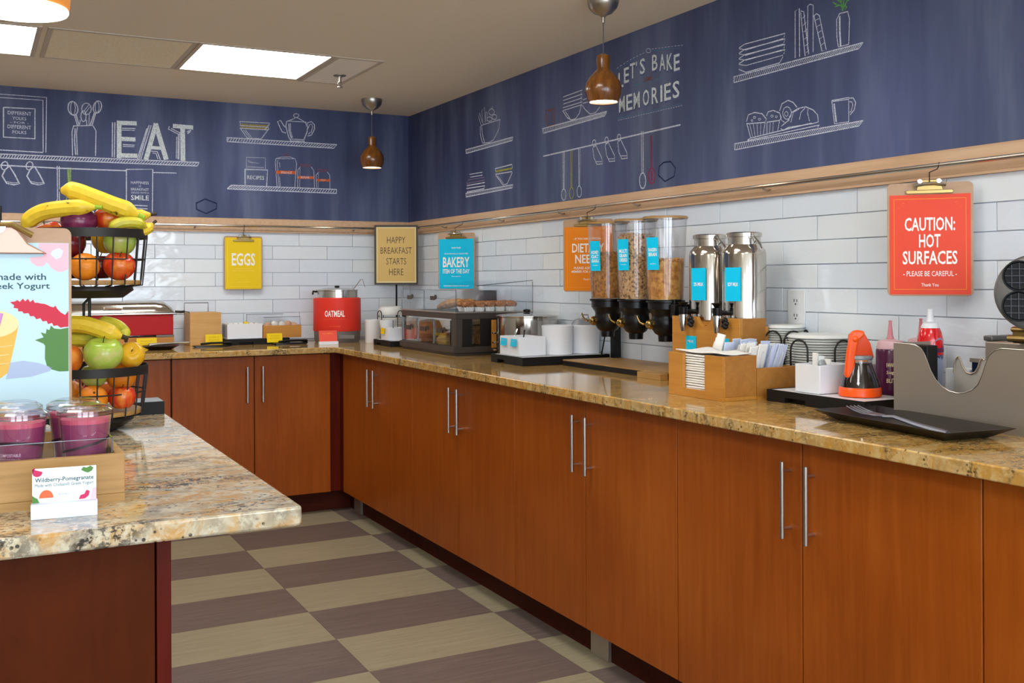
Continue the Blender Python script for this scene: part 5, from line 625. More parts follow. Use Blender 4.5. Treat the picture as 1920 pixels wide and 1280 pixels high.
bag((-.20, -1.33, CT + .0385), RW + .2, .24, .10, .085, 'bread_crust', 'sliced loaf lying behind the right drawer of the bakery case')
zc = H1 - .002
at_ = [('front_pane', 0, 0, zc, Wd, .003, zc + .095), ('end_pane', Wd - .003, .003, zc, Wd, Dp, zc + .095), ('end_pane', 0, .003, zc, .003, Dp, zc + .095), ('back_pane', .003, Dp - .003, zc, Wd - .003, Dp, zc + .13), ('middle_pane', .27, .003, zc, .273, Dp - .003, zc + .09)]
for q in at_: box(q[0], 'acrylic_soft' if 'back' in q[0] or 'middle' in q[0] else 'acrylic', bc, *q[1:], 0)
MB().box(0, -.001, zc, .003, .002, zc + .095).box(.268, -.001, zc, .273, .002, zc + .095).box(Wd - .003, -.001, zc, Wd, .002, zc + .095).box(0, -.001, zc + .093, Wd, .002, zc + .096).box(Wd - .002, 0, zc, Wd + .001, Dp, zc + .002).box(Wd - .002, Dp - .003, zc, Wd + .001, Dp, zc + .13).obj('pane_edge', 'acrylic_edge', bc, False)
MB().box(0, -.004, zc - .002, Wd + .004, .0, zc + .004).box(Wd, 0, zc - .002, Wd + .004, Dp, zc + .004).obj('deck_rim', 'brushed_steel', bc, False)
MB().prism([(.10, zc + .112), (Dp, zc + .134), (Dp, zc + .137), (.10, zc + .115)], 0, Wd, 'x').obj('lid', 'acrylic_soft', bc, False)
MB().tube([(Wd, .10, zc + .1135), (Wd, Dp, zc + .1355)], .0018, 6).obj('lid_edge', 'acrylic_edge', bc)
for c in (.115, .385): MB().box(c - .035, -.004, zc + .05, c + .012, .0, zc + .068).prism(arc(c + .02, zc + .064, .010, 0, 360, 12), -.004, 0, 'y').obj('lid_handle', 'dark_bronze', bc, False)
# baking on the deck
for k in range(5):
    for j in range(2):
        o = thing('muffin', 'brown topped muffin in a white paper case on the case deck', 'muffin', (-.325 + .05 * k, -1.40 - .058 * j, CT + H1), 0, 'muffins on the bakery case')
        mm = MB(); n = 24; pr = [(.018, 0), (.026, .03)]; mm.lathe(pr, n=n)
        for i in range(len(mm.v)):
            x, y, z = mm.v[i]; f = 1.07 if i % 2 else .95; mm.v[i] = (x * f, y * f, z)
        mm.obj('paper_case', 'paper_white', o, False)
        tp = MB().ball((0, 0, .03), .029, 1, 1, .55, 14, 8)
        for i in range(len(tp.v)): x, y, z = tp.v[i]; g = 1 + .10 * random.random(); tp.v[i] = (x * g, y * g, .03 + (z - .03) * g)
        tp.obj('muffin_top', 'muffin_top', o)
def loafish(loc, rz, Lg, w, h, m, label, tilt=0.0):
    mm = MB(); k = 12; mm.tube([(Lg * (i / k - .5), 0, h / 2 + .006 * math.sin(PI * i / k)) for i in range(k + 1)], [max(.002, w / 2 * math.sin(PI * (i + .35) / (k + .7)) ** .5) for i in range(k + 1)], 14)
    mm.v = [(x, y, h / 2 + (z - h / 2) * h / w) for x, y, z in mm.v]; o = mm.obj('pastry', m); o.location = loc; o.rotation_euler = (0, tilt, rz); return tag(o, label, 'pastry')
loafish((-.33, -1.29, CT + H1 + .008), RW + .5, .15, .06, .04, 'bread_crust', 'long flaky pastry leaning behind the front pane of the bakery case', -.2)
loafish((-.25, -1.30, CT + H1 + .004), RW + .1, .15, .06, .045, 'bread_crust', 'brown pastry lying behind the long flaky one in the bakery case')
loafish((-.30, -1.12, CT + H1), RW + .2, .06, .04, .02, 'bun_pale', 'small pale pastry left in the first compartment of the bakery case')
# steel soup warmer
wp = thing('warmer_pot', 'round brushed steel warmer pot between bakery case and black tray', 'pot', (-.160, -1.675, CT))
wp.location = (-.158, -1.672, CT)
MB().lathe([(.125, 0), (.128, .01), (.128, .165), (.131, .168), (.131, .172), (.118, .176), (.06, .182), (.0001, .184)], n=48).obj('pot_body', 'polished_steel', wp)
MB().lathe([(.0001, .184), (.014, .186), (.016, .196), (.0001, .2)], n=16).obj('lid_knob', 'black_plastic', wp)
for zz in (.1, .06, .03): MB().box(-.135, .04, zz - .004, -.123, .055, zz + .004).obj('control_knob', 'polished_steel', wp, True, .001)
# big black tray with caddies and canisters
tray_black((-.408, -1.835, CT), RW, .262, .385, .032, 'long black tray with white caddies and canisters')
def caddy_tag(y, lab, lab2):
    t = thing('caddy', lab, 'caddy', (-.392, y, CT + .0325), RW)
    bx2(MB(), 0, 0, 0, .078, .115, .072).obj('caddy_box', 'white_plastic', t, True, .001)
    c = small_card((-.398, y - .04, CT + .0325 + .036), RW, .045, .028, 'cyan', 'SPREADS', lab2, 'pale_ink', .12)
    return t
caddy_tag(-1.882, 'white caddy on the long black tray, the left one of the pair', 'cyan tag on the left white caddy')
caddy_tag(-1.964, 'white caddy on the long black tray, the right one nearest the canisters', 'cyan tag on the right white caddy')
for k, (lx, ly, dx) in enumerate(((-.352, -1.91, .02), (-.345, -1.935, -.012), (-.35, -1.995, .004))):
    o = MB().tube([(0, 0, 0), (dx * .4, 0, .05), (dx, -.004, .085)], [.0025, .0022, .003], 6).obj('utensil', 'chrome' if k < 2 else 'black_plastic'); o.location = (lx, ly, CT + .045)
    tag(o, ('thin steel knife standing in the left white caddy', 'second steel knife leaning in the left white caddy', 'black handle standing in the right white caddy')[k], 'utensil')
canister((-.205, -2.005, CT + .0325), .062, .112, 'wide white canister on the black tray, left of the lidded one')
cn2 = canister((-.08, -2.005, CT + .0325), .060, .112, 'white canister with grey lid on the black tray, nearest the cereal')
MB().lathe([(.054, .104), (.056, .112), (.04, .132), (.012, .138), (.0001, .138)], n=24).obj('lid', 'grey_lid', cn2)
MB().tube([(-.02, 0, .132), (-.015, 0, .150), (.015, 0, .150), (.02, 0, .132)], .003, 6).obj('lid_handle', 'chrome', cn2)
cl = MB(); cl.ball((0, 0, .0), .028, 1, 1, .9, 10, 7)
for i in range(len(cl.v)): x, y, z = cl.v[i]; g = .85 + .3 * random.random(); cl.v[i] = (x * g, y * g, z * g)
o = cl.obj('crumpled_wrap', 'cup_clear', None, False); o.location = (-.255, -1.905, CT + .0825); tag(o, 'crumpled clear wrap on the tray beside the wide white canister', 'wrapper')
# cereal dispensers
cs = thing('dispenser_stand', 'black and wood stand of the three cereal dispensers', 'stand', (-.255, -2.13, CT), RW)
MB().prism([(0, 0), (.64, 0), (.64, .24), (0, .24)], 0, .018, 'z').obj('platform', 'black_matte', cs, True, .001)
MB().box(.0, .0, .018, .64, .24, .022).obj('platform_top', 'oak_tray', cs, True, .0008); MB().box(.53, -.03, .0, .66, -.001, .02).obj('platform_step', 'oak_tray', cs, True, .001)
MB().box(.012, .205, .022, .036, .238, .21).box(.600, .205, .022, .624, .238, .225).box(.012, .205, .20, .66, .225, .235).obj('upright', 'black_plastic', cs, True, .001)
MB().tube([(.006, .2, .15), (-.004, .19, .1), (-.012, .18, .03)], .003, 6).obj('cable', 'black_plastic', cs)
for k, (y, fl, cm, lab, tx) in enumerate(((-2.355, .155, 'granola', 'cereal dispenser with granola, leftmost of the three', ['HONEY', 'OAT', 'GRANOLA']), (-2.532, .215, 'cheerios', 'cereal dispenser with small oat rings, middle of the three', ['MULTI', 'GRAIN', 'CHEERIOS']), (-2.702, .125, 'raisin_bran', 'cereal dispenser with flakes, rightmost and least full of the three', ['RAISIN', 'BRAN']))):
    t = thing('cereal_dispenser', lab, 'cereal dispenser', (-.2, y, 1.166), RW)
    MB().lathe([(.058, 0), (.0585, .002), (.071, .262), (.0725, .262), (.0725, .272), (.069, .272), (.0565, .003)], n=40, cap=False).obj('silo', 'silo_clear', t)
    MB().lathe([(.0722, .2665), (.0735, .268), (.0735, .2735), (.070, .276), (.0001, .277)], n=40, cap=False).obj('silo_lid', 'acrylic', t)
    MB().lathe([(.0732, .267), (.0742, .267), (.0742, .2735), (.0732, .2735)], n=40, cap=False).obj('rim_band', 'oak_tray', t)
    ce = MB(); rr = lambda z: .0555 + .0125 * z / .262; ce.lathe([(rr(0), .003), (rr(fl * .5), fl * .5), (rr(fl) - .002, fl), (rr(fl) * .6, fl + .008), (.0001, fl + .012)], n=40)
    o = ce.obj('cereal_fill', cm, t); 
    # loose pieces pressed against the silo wall
    bits = MB(); rnd = random.Random(k)
    for q in range(620):
        a = rnd.uniform(0, 2 * PI); z = .006 + rnd.random() * (fl - .004); R_ = rr(z) - .002 if q < 480 else rr(fl) * rnd.random() ** .5 * .95
        if q >= 480: z = fl + .006 + rnd.uniform(-.003, .006)
        x, y_ = R_ * math.cos(a), R_ * math.sin(a); s_ = (.0045, .0034, .006)[k] * rnd.uniform(.7, 1.2); b0 = len(bits.v)
        vs = [(x + s_ * rnd.uniform(.6, 1) * dx, y_ + s_ * rnd.uniform(.6, 1) * dy, z + s_ * rnd.uniform(.6, 1) * dz) for dx, dy, dz in ((1, 0, 0), (-1, 0, 0), (0, 1, 0), (0, -1, 0), (0, 0, 1), (0, 0, -1))]
        ok = [(min(1, (rr(max(z, 0)) - .0008) / max(math.hypot(v[0], v[1]), 1e-6))) for v in vs]
        vs = [(v[0] * f_, v[1] * f_, v[2]) for v, f_ in zip(vs, ok)]
        bits.add(vs, [(0, 2, 4), (2, 1, 4), (1, 3, 4), (3, 0, 4), (2, 0, 5), (1, 2, 5), (3, 1, 5), (0, 3, 5)])
    bo = bits.obj('cereal', cm, t, False); bo['kind'] = 'stuff'
    MB().lathe([(.064, 0), (.064, -.006), (.058, -.008), (.058, -.028), (.046, -.045), (.044, -.055), (.046, -.06), (.046, -.092), (.036, -.108), (.025, -.115), (.024, -.135), (.020, -.135), (.020, -.11)], n=36, cap=False).obj('hopper', 'black_plastic', t)
    MB().lathe([(.0001, -.002), (.055, -.001)], n=20, cap=False).obj('hopper_gate', 'black_plastic', t)
    kn = MB(); kn.lathe([(.015, -.0), (.017, .006), (.011, .02), (.006, .022), (.006, .028)], n=14); kn.rot((PI / 2, 0, .35)); o = kn.obj('turning_knob', ['brass'], t); o.location = (-.018, -.044, -.078)
    MB().tube([(-.022, -.07, -.078), (-.036, -.076, -.072), (-.046, -.078, -.058), (-.05, -.078, -.05)], [.004, .0035, .003, .002], 8).obj('lever', 'brass', t)
    lb = MB(); lb.prism([(-.022, .10), (.022, .10), (.022, .205), (-.022, .205)], -.0008, 0, 'y'); o = lb.obj('label_card', 'cyan', t, False); o.location = (.0201, -.0587, 0); o.rotation_euler = (.0485, 0, .33)
    for i, s_ in enumerate(tx): text(s_, .032, .012, 'white_ink', o, (0, -.0014, .165 - i * .015), .05)
    text('low calorie', .022, .004, 'white_ink', o, (0, -.0014, .12), 0)
    if k == 2: MB().box(.055, -.02, -.02, .075, .01, .004).box(.066, -.03, -.055, .088, .0, -.012).obj('latch', 'black_plastic', t, True, .002)
# milk dispensers on a bamboo stand
ms = thing('milk_stand', 'bamboo stand below the two steel milk dispensers', 'stand', (-.235, -2.785, CT), RW)
MB().prism([(0, 0), (.325, 0), (.325, .205), (.20, .205), (.185, .185), (.16, .175), (.14, .185), (.125, .205), (0, .205)], 0, .012, 'y').obj('front_board', 'bamboo', ms, True, .001)
box('side_board', 'bamboo_side', ms, .313, .012, 0, .325, .10, .205); box('side_board', 'bamboo_side', ms, 0, .012, 0, .012, .10, .205); box('shelf', 'bamboo', ms, .012, .012, .18, .313, .11, .19)
box('back_board', 'bamboo', ms, 0, .10, 0, .325, .11, .18)
for k, (y, lab, tx, x) in enumerate(((-2.872, 'steel milk dispenser, left one, beside the cereal', '2% MILK', -.152), (-3.035, 'steel milk dispenser, right one, with SOY MILK tag', 'SOY MILK', -.152))):
    t = thing('milk_dispenser', lab, 'milk dispenser', (x, y, CT + .1905), RW)
    MB().lathe([(.062, 0), (.065, .004), (.065, .205), (.062, .218), (.052, .230), (.049, .234), (.049, .256), (.0515, .258), (.0515, .262), (.049, .264), (.0001, .266)], n=48).obj('bottle', 'polished_steel', t)
    MB().lathe([(.050, .256), (.053, .257), (.053, .268), (.048, .271), (.0001, .272)], n=48).obj('lid', 'polished_steel', t)
    MB().tube([(.047, -.01, .262), (.062, -.014, .256), (.078, -.012, .238), (.085, -.006, .222), (.074, .0, .232), (.052, .008, .245)], .0022, 6).obj('bail_clamp', 'chrome', t)
    MB().tube([(.045, -.02, .255), (.06, -.02, .25), (.062, -.018, .235)], .0022, 6).obj('bail_hinge', 'chrome', t)
    o = MB().prism([(-.026, .055), (.026, .055), (.026, .155), (-.026, .155)], -.0008, 0, 'y').obj('label_card', 'cyan', t, False); o.location = (.023, -.0625, .01); o.rotation_euler = (0, 0, .36)
    text(tx, .034, .011, 'white_ink', o, (0, -.0014, .105), .05)
    MB().tube([(0, -.06, .03), (0, -.105, .03)], .008, 10).cyl(0, -.105, .022, .045, .012, .014).obj('tap_valve', 'black_plastic', t)
    MB().lathe([(.018, .06), (.016, .058), (.006, .045)], cx=0, cy=-.105, n=16).obj('tap_lever', 'black_plastic', t)
    MB().lathe([(.013, .022), (.0135, .02), (.008, -.03), (.006, -.03)], cx=0, cy=-.105, n=20).obj('spout', 'polished_steel', t)
    kb = MB()
    for a in range(5): kb.ball((.03 + .007 * math.cos(a * 1.26), -.1, .0 + .011 * math.sin(a * 1.26)), .008, n=8, k=6)
    kb.obj('tap_knob', 'black_plastic', t)
    small_card((-.2362, y - .012 if k == 0 else y - .005, CT + .085), RW, .05, .06, 'cyan', 'MILK', 'cyan card on the bamboo stand below the %s milk dispenser' % ('left' if k == 0 else 'right'), 'white_ink', .0)
# napkin box
nb = thing('napkin_box', 'bamboo napkin box with an open slot in front, nearest the edge', 'napkin holder', (-.478, -3.095, CT), RW)
w_, d_, h_ = .235, .115, .118
m = MB(); m.box(0, 0, .0, w_, d_, .01).box(0, 0, .01, .065, .01, h_).box(w_ - .075, 0, .01, w_, .01, h_).box(.065, 0, .01, w_ - .075, .01, .022)
m.obj('front_frame', 'bamboo', nb, True, .0008)
box('side_board', 'bamboo_side', nb, w_ - .01, .0105, .01, w_, d_, h_); box('side_board', 'bamboo', nb, 0, .0105, .01, .01, d_, h_); box('back_board', 'bamboo', nb, .0105, d_ - .01, .01, w_ - .0105, d_, h_)
for k in range(16):
    o = MB().box(-.1, -.045, 0, .1, .045, .0052).obj('napkin', 'napkin', None, True, .0018); o.location = (-.478 + .0565, -3.095 - .117, CT + .0105 + .0066 * k); o.rotation_euler = (random.uniform(-.01, .01), random.uniform(-.012, .012), RW + random.uniform(-.012, .012))
    tag(o, 'folded white napkin in the pile inside the bamboo napkin box', 'napkin', 'napkins in the bamboo box')
tn = MB(); n = 14
for i in range(n + 1):
    for j in range(7): tn.v.append((-.1 + .2 * i / n, -.05 + .1 * j / 6, .0035 * math.sin(i * .8) * (j / 6) + .002 * math.cos(i * .5 + j)))
for i in range(n):
    for j in range(6): a = i * 7 + j; tn.f.append((a, a + 1, a + 8, a + 7)); tn.mi.append(0)
o = tn.obj('napkin', 'napkin', None); o.location = (-.418, -3.215, CT + .122); o.rotation_euler = (0, 0, RW); sm = o.modifiers.new('s', 'SOLIDIFY'); sm.thickness = .003; tag(o, 'loose crumpled white napkin on top of the napkin pile', 'napkin')
# cutlery box
cb = thing('cutlery_box', 'low bamboo box of wrapped cutlery behind the napkin box', 'cutlery box', (-.3625, -3.10, CT), RW)
m = MB(); m.box(0, 0, 0, .232, .14, .008)
m.obj('bottom', 'bamboo', cb)
box('side_board', 'bamboo_side', cb, .222, 0, .008, .232, .14, .083); box('side_board', 'bamboo', cb, 0, 0, .008, .01, .14, .083); box('long_board', 'bamboo', cb, .0105, 0, .008, .2215, .008, .083); box('long_board', 'bamboo', cb, .0105, .132, .008, .2215, .14, .083)
rnd = random.Random(5)
for k in range(34):
    t = thing('wrapped_cutlery', 'white wrapped cutlery packet leaning in the low bamboo box', 'cutlery packet', (-.355 + .125 * rnd.random() * .9 + .006, -3.125 - .145 * (k / 34), CT + .012), 0, 'wrapped cutlery packets')
    t.rotation_euler = (.34 + rnd.uniform(-.10, .08), rnd.uniform(-.1, .1), rnd.uniform(-.25, .25))
    w1 = .028; b = MB(); zt = .135 + rnd.uniform(-.012, .012)
    b.add([(-w1 / 2, -.004, 0), (w1 / 2, -.004, 0), (w1 / 2, .004, 0), (-w1 / 2, .004, 0), (-w1 / 2, -.002, zt), (w1 / 2, -.002, zt), (w1 / 2, .002, zt), (-w1 / 2, .002, zt)], [(0, 3, 2, 1), (4, 5, 6, 7), (0, 1, 5, 4), (1, 2, 6, 5), (2, 3, 7, 6), (3, 0, 4, 7)])
    b.obj('wrapper', 'wrap_blue' if k % 2 else 'paper_white', t, True, .001)
    MB().tube([(0, -.005, .02), (0, -.005, zt - .02)], .0022, 6).obj('cutlery_handle', 'white_plastic', t)
for k in range(3):
    o = MB().box(-.012, -.003, 0, .012, .003, .1).obj('paper_packet', 'paper_white'); o.location = (-.36, -3.12 - .016 * k, CT + .045 + .012 * k); o.rotation_euler = (-.25 + .1 * k, .2, RW + .3); tag(o, ('short white paper packet left of the wrapped cutlery', 'middle white paper packet left of the wrapped cutlery', 'tallest white paper packet left of the wrapped cutlery')[k], 'packet')
# plate stacks with wire loops
def plate_stack(loc, r, n_, th, label, lab2, loops):
    t = thing('plate_holder', lab2, 'plate holder', loc)
    MB().prism(arc(0, 0, r * .6, 0, 360, 24), 0, .004, 'z').obj('base_plate', 'dark_metal', t)
    for a in loops:
        c, s = math.cos(math.radians(a)), math.sin(math.radians(a)); px, py = c * (r + .007), s * (r + .007); q = (-s * .028, c * .028); H = n_ * th
        MB().tube([(px - q[0], py - q[1], 0)] + [(px - q[0] * math.cos(PI * i / 10), py - q[1] * math.cos(PI * i / 10), H * .78 + .03 * math.sin(PI * i / 10)) for i in range(11)] + [(px + q[0], py + q[1], 0)], .0026, 8).obj('wire_loop', 'dark_metal', t)
    for k in range(n_):
        top = k == n_ - 1
        pr = [(r * .96, 0), (r, .0015), (r, .003), (r * .9, th * .9 + (.004 if top else 0)), (r * .6, th * 1.6 if top else th * .9), (.0001, th * 1.7 if top else th * .9)]
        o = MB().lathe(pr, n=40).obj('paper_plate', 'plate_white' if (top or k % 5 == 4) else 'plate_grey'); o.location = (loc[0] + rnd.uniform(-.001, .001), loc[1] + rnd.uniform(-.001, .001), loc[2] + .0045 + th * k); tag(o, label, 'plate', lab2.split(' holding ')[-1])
plate_stack((-.066, -3.115, CT), .056, 26, .0068, 'small upside-down white plate in the tall stack below the outlet', 'wire loops holding small plates below the outlet', (195, 250, 330))
plate_stack((-.105, -3.302, CT), .092, 22, .0072, 'large upside-down white plate in the stack below the tiles', 'wire loops holding large plates next to the squeeze bottles', (190, 262, 120))
# syrup tray
tray_black((-.357, -3.362, CT), RW, .335, .17, .031, 'black tray with the orange syrup jug')
sb = thing('caddy', 'square white box left of the orange syrup jug', 'caddy', (-.335, -3.445, CT + .0315), RW)
bx2(MB(), 0, 0, 0, .085, .11, .072).obj('caddy_box', 'white_plastic', sb, True, .001)
for k in range(3): MB().box(.01 + .022 * k, .05, .03, .028 + .022 * k, .054, .098 - .006 * k).obj('sugar_packet', 'paper_white' if k != 1 else 'card_white', sb)
MB().lathe([(.0001, .06), (.008, .062), (.012, .072), (.006, .084), (.0001, .085)], cx=.065, cy=.03, n=12).obj('spoon_end', 'grey_lid', sb)
hb = thing('packet_holder', 'white slanted holder of sugar packets behind the orange jug', 'packet holder', (-.182, -3.478, CT + .0005), RW)
bx2(MB(), 0, 0, 0, .06, .05, .10).obj('holder_box', 'white_plastic', hb, True, .001)
MB().box(.0, .02, .09, .058, .024, .165).rot((0, -.12, 0)).obj('large_packet', 'card_white', hb); MB().box(.01, .01, .08, .055, .013, .115).obj('large_packet', 'orange', hb, label='orange printed packet'); text('W', .012, .02, 'navy_text', hb, (.04, .015, .14), .03)
jg = thing('syrup_jug', 'glass syrup jug with bright orange handle and base', 'jug', (-.268, -3.600, CT + .0315), -YAW); jg.scale = (.86, .86, .86)
MB().lathe([(.058, 0), (.060, .003), (.059, .022), (.056, .026)], n=40).obj('jug_base', 'orange_jug', jg)
MB().lathe([(.0545, .026), (.050, .045), (.034, .088), (.031, .096), (.029, .096), (.0001, .088)], n=40).obj('syrup_fill', 'syrup', jg)
MB().lathe([(.056, .026), (.0515, .045), (.035, .088), (.033, .104), (.0335, .112), (.031, .112)], n=40, cap=False).obj('glass_body', 'cup_clear', jg)
MB().lathe([(.034, .104), (.036, .108), (.034, .116), (.0001, .118)], n=32).obj('jug_collar', 'grey_lid', jg)
MB().prism([(-.034, .112), (.040, .108), (.030, .150), (.012, .180), (-.014, .187), (-.030, .176)], -.006, .014, 'y').obj('handle_web', 'orange_jug_shaded', jg, True, .004, seg=3)  # darker orange carries the shade on the back of the handle
hp = [(-.012, .190), (.008, .186), (.004, .172), (-.010, .160), (-.018, .12), (-.024, .062), (-.030, .052), (-.044, .052), (-.050, .062), (-.044, .12), (-.034, .178), (-.026, .188)]
MB().prism(hp, -.026, -.006, 'y').obj('jug_handle', 'orange_jug', jg, True, .006, seg=3)
MB().ball((-.022, -.027, .165), .009, 1, .4, 1, 12, 8).obj('thumb_button', 'orange_jug', jg)
def squeeze(loc, label, lettering=True, zs=1.0):
    t = thing('squeeze_bottle', label, 'bottle', loc, -YAW)
    MB().lathe([(.034, 0), (.0355, .003), (.0355, .118), (.033, .122)], n=32).obj('bottle_body', 'jelly_purple', t)
    MB().lathe([(.0335, .121), (.034, .124), (.030, .138), (.012, .142)], n=28).obj('bottle_shoulder', 'pink_clear', t)
    MB().lathe([(.010, .142), (.007, .150), (.0035, .178), (.0045, .182), (.0001, .183)], n=16).obj('nozzle', 'pink_tip', t)
    t.scale = (1, 1, zs)
    if lettering:
        for i, s_ in enumerate(("FANNON'S", 'Sugar', 'BLITZ')): text(s_, .03, .009, 'poster_cream', t, (-.008 - .006 * 0, -.0362, .088 - i * .017), .03)
        MB().tube([(.012 + .011 * math.cos(a * PI / 8), -.0363, .05 + .012 * math.sin(a * PI / 8)) for a in range(17)], .0007, 5).obj('printed_loop', 'ink_dark', t)
    return t
squeeze((-.140, -3.580, CT + .0005), 'purple squeeze bottle with pink nozzle beside the orange jug', True, 1.17)
squeeze((-.075, -3.62, CT + .0005), 'squeeze bottle hidden behind the steel guard, only its pink tip showing', False, 1.2)
# whipped cream can
wc = thing('whipped_cream_can', 'red and silver whipped cream can behind the steel guard', 'spray can', (-.145, -3.708, CT + .0005), -YAW)
MB().lathe([(.029, 0), (.030, .003), (.030, .14)], n=36).obj('can_body', 'can_silver', wc)
MB().lathe([(.0302, .135), (.0302, .17), (.026, .19), (.0215, .2)], n=36).obj('can_red', 'can_red', wc); MB().lathe([(.0217, .199), (.020, .206), (.017, .211), (.0175, .214), (.0001, .215)], n=30).obj('can_top', 'white_plastic', wc)
bg_ = MB().prism(arc(.012, .132, .024, 0, 180, 16, .045), 0, .0003, 'y'); bg_.v = [(.0306 * math.sin(x / .0306), -(.0306 + (.0003 - y)) * math.cos(x / .0306), z) for x, y, z in bg_.v]; bg_.obj('can_badge', 'can_silver', wc)
for s__, w__, h__, z__ in (('Reddi', .034, .017, .150), ('wip', .024, .014, .131)):
    o = text(s__, w__, h__, 'navy_ink', wc, (0, 0, z__), .05)
    for v in o.data.vertices: a = (v.co.x + .012) / .0306; v.co.z = .0316 * math.cos(a); v.co.x = .0316 * math.sin(a)
MB().lathe([(.010, .215), (.0085, .222), (.007, .243), (.006, .246), (.0001, .246)], n=16).obj('nozzle', 'white_plastic', wc)
# steel guard with U notch
gd = thing('steel_guard', 'brushed steel guard with a round notch at the right end of the counter', 'steel guard', (-.34, -3.770, CT), RW)
pl = [(0, 0), (0, .1735), (.055, .1735), (.075, .17), (.092, .15), (.102, .12)] + arc(.178, .125, .072, 205, 335, 12, .055) + [(.252, .12), (.262, .15), (.275, .172), (.295, .1765), (.62, .1765), (.62, 0)]
pl = [(0, 0), (0, .1735), (.045, .1735), (.062, .172), (.076, .166), (.086, .154), (.094, .138), (.103, .118), (.116, .099), (.133, .085), (.152, .077), (.172, .0745), (.192, .077), (.210, .085), (.224, .098), (.234, .118), (.241, .140), (.250, .160), (.263, .171), (.280, .1765), (.62, .1765), (.62, 0)]
MB().prism(pl, 0, .0018, 'y').obj('front_plate', 'satin_steel', gd, True, .0004)
box('side_plate', 'satin_steel', gd, 0, .0018, 0, .0018, .12, .1735, 0)
MB().tube([(a, -.0002, b) for a, b in pl[1:21]], .0011, 6).obj('rolled_edge', 'brushed_steel', gd)
# box, batter dispenser and steel trough behind the guard
bkx = thing('dark_box', 'small dark box behind the left shoulder of the steel guard', 'box', (-.29, -3.776, CT), RW); box('box_body', 'black_matte', bkx, 0, 0, 0, .046, .035, .168, .002)
wbx = thing('caddy', 'white caddy seen through the notch of the steel guard', 'caddy', (-.235, -3.825, CT), RW); bx2(MB(), 0, 0, 0, .055, .05, .115).obj('caddy_box', 'white_plastic', wbx, True, .002)
sc_ = thing('steel_scoop_holder', 'brushed steel holder with curled lip seen through the guard notch', 'holder', (-.27, -3.878, CT), RW)
ph = [(a * 1.0, b * 1.1) for a, b in [(0, 0), (.0, .10), (.003, .122), (.008, .132), (.013, .134), (.018, .126), (.024, .112), (.034, .103), (.045, .101), (.056, .105), (.063, .115), (.068, .128), (.074, .134), (.080, .130), (.086, .100), (.092, .0)]]
MB().prism(ph, 0, .003, 'y').obj('front_plate', 'satin_light', sc_, True, .0006); MB().tube([(a, -.001, b) for a, b in ph[1:14]], .0024, 8).obj('curled_lip', 'satin_steel', sc_)
box('back_plate', 'brushed_steel', sc_, .0, .02, 0, .092, .023, .09)
dt = thing('dark_tub', 'dark blue tub behind the steel holder', 'tub', (-.225, -3.888, CT), RW); bx2(MB(), 0, 0, 0, .105, .05, .138).obj('tub_body', 'navy_tub', dt, True, .003); MB().box(-.003, -.003, .133, .108, .0, .142).obj('tub_rim', 'satin_steel', dt)
# waffle iron
wi = thing('waffle_iron', 'open waffle iron with round grey plate at the right edge', 'waffle iron', (-.165, -3.875, CT), RW)
MB().box(0, 0, 0, .30, .13, .178).obj('body', 'satin_steel', wi, True, .004)
MB().prism([(-.004, 0), (.02, 0), (.02, .13), (-.004, .13)], .178, .190, 'z').obj('side_rail', 'grey_iron', wi, True, .003)
pt = MB(); pt.lathe([(.0001, -.016), (.064, -.016), (.080, -.010), (.084, 0), (.084, .006), (.078, .010), (.0001, .010)], n=48); pt.rot((PI / 2, 0, 0)); po = pt.obj('upper_plate', 'grey_iron', wi); po.location = (.130, .0, .289); po.rotation_euler = (-.08, 0, .72)
for q, (gx, gz) in enumerate(((-.034, .036), (-.036, -.030), (.034, .036), (.034, -.030))):
    cp_ = MB(); cp_.lathe([(.0001, .0), (.029, .0), (.031, .004), (.034, .004), (.034, -.001)], n=32, cap=False); cp_.rot((PI / 2, 0, 0)); cp_.v = [(x + gx, y - .0115, z + gz) for x, y, z in cp_.v]; cp_.obj('waffle_cup', 'black_iron', po)
    gm = MB()
    for a in (-.015, 0, .015):
        hh = math.sqrt(.029 ** 2 - a * a); gm.box(gx + a - .0007, -.015, gz - hh, gx + a + .0007, -.012, gz + hh); gm.box(gx - hh, -.017, gz + a - .0007, gx + hh, -.012, gz + a + .0007)
    gm.obj('waffle_grid', 'grid_grey', po, False)
MB().box(.125 - .04, -.02, .178, .125 + .06, .02, .215).tube([(.125 - .05, -.02, .188), (.125 + .06, -.02, .188)], .008, 10).tube([(.125 - .042, -.018, .208), (.125 + .06, -.018, .208)], .006, 10).obj('hinge', 'brass', wi, True, .003)
MB().tube([(.006, -.03, .13)] + [(.006 + .06 * (1 - math.cos(PI / 2 * i / 8)), -.03, .13 + .068 * math.sin(PI / 2 * i / 8)) for i in range(9)] + [(.125 - .04, -.02, .198)], .008, 10).obj('curved_handle', 'navy_tub', wi)
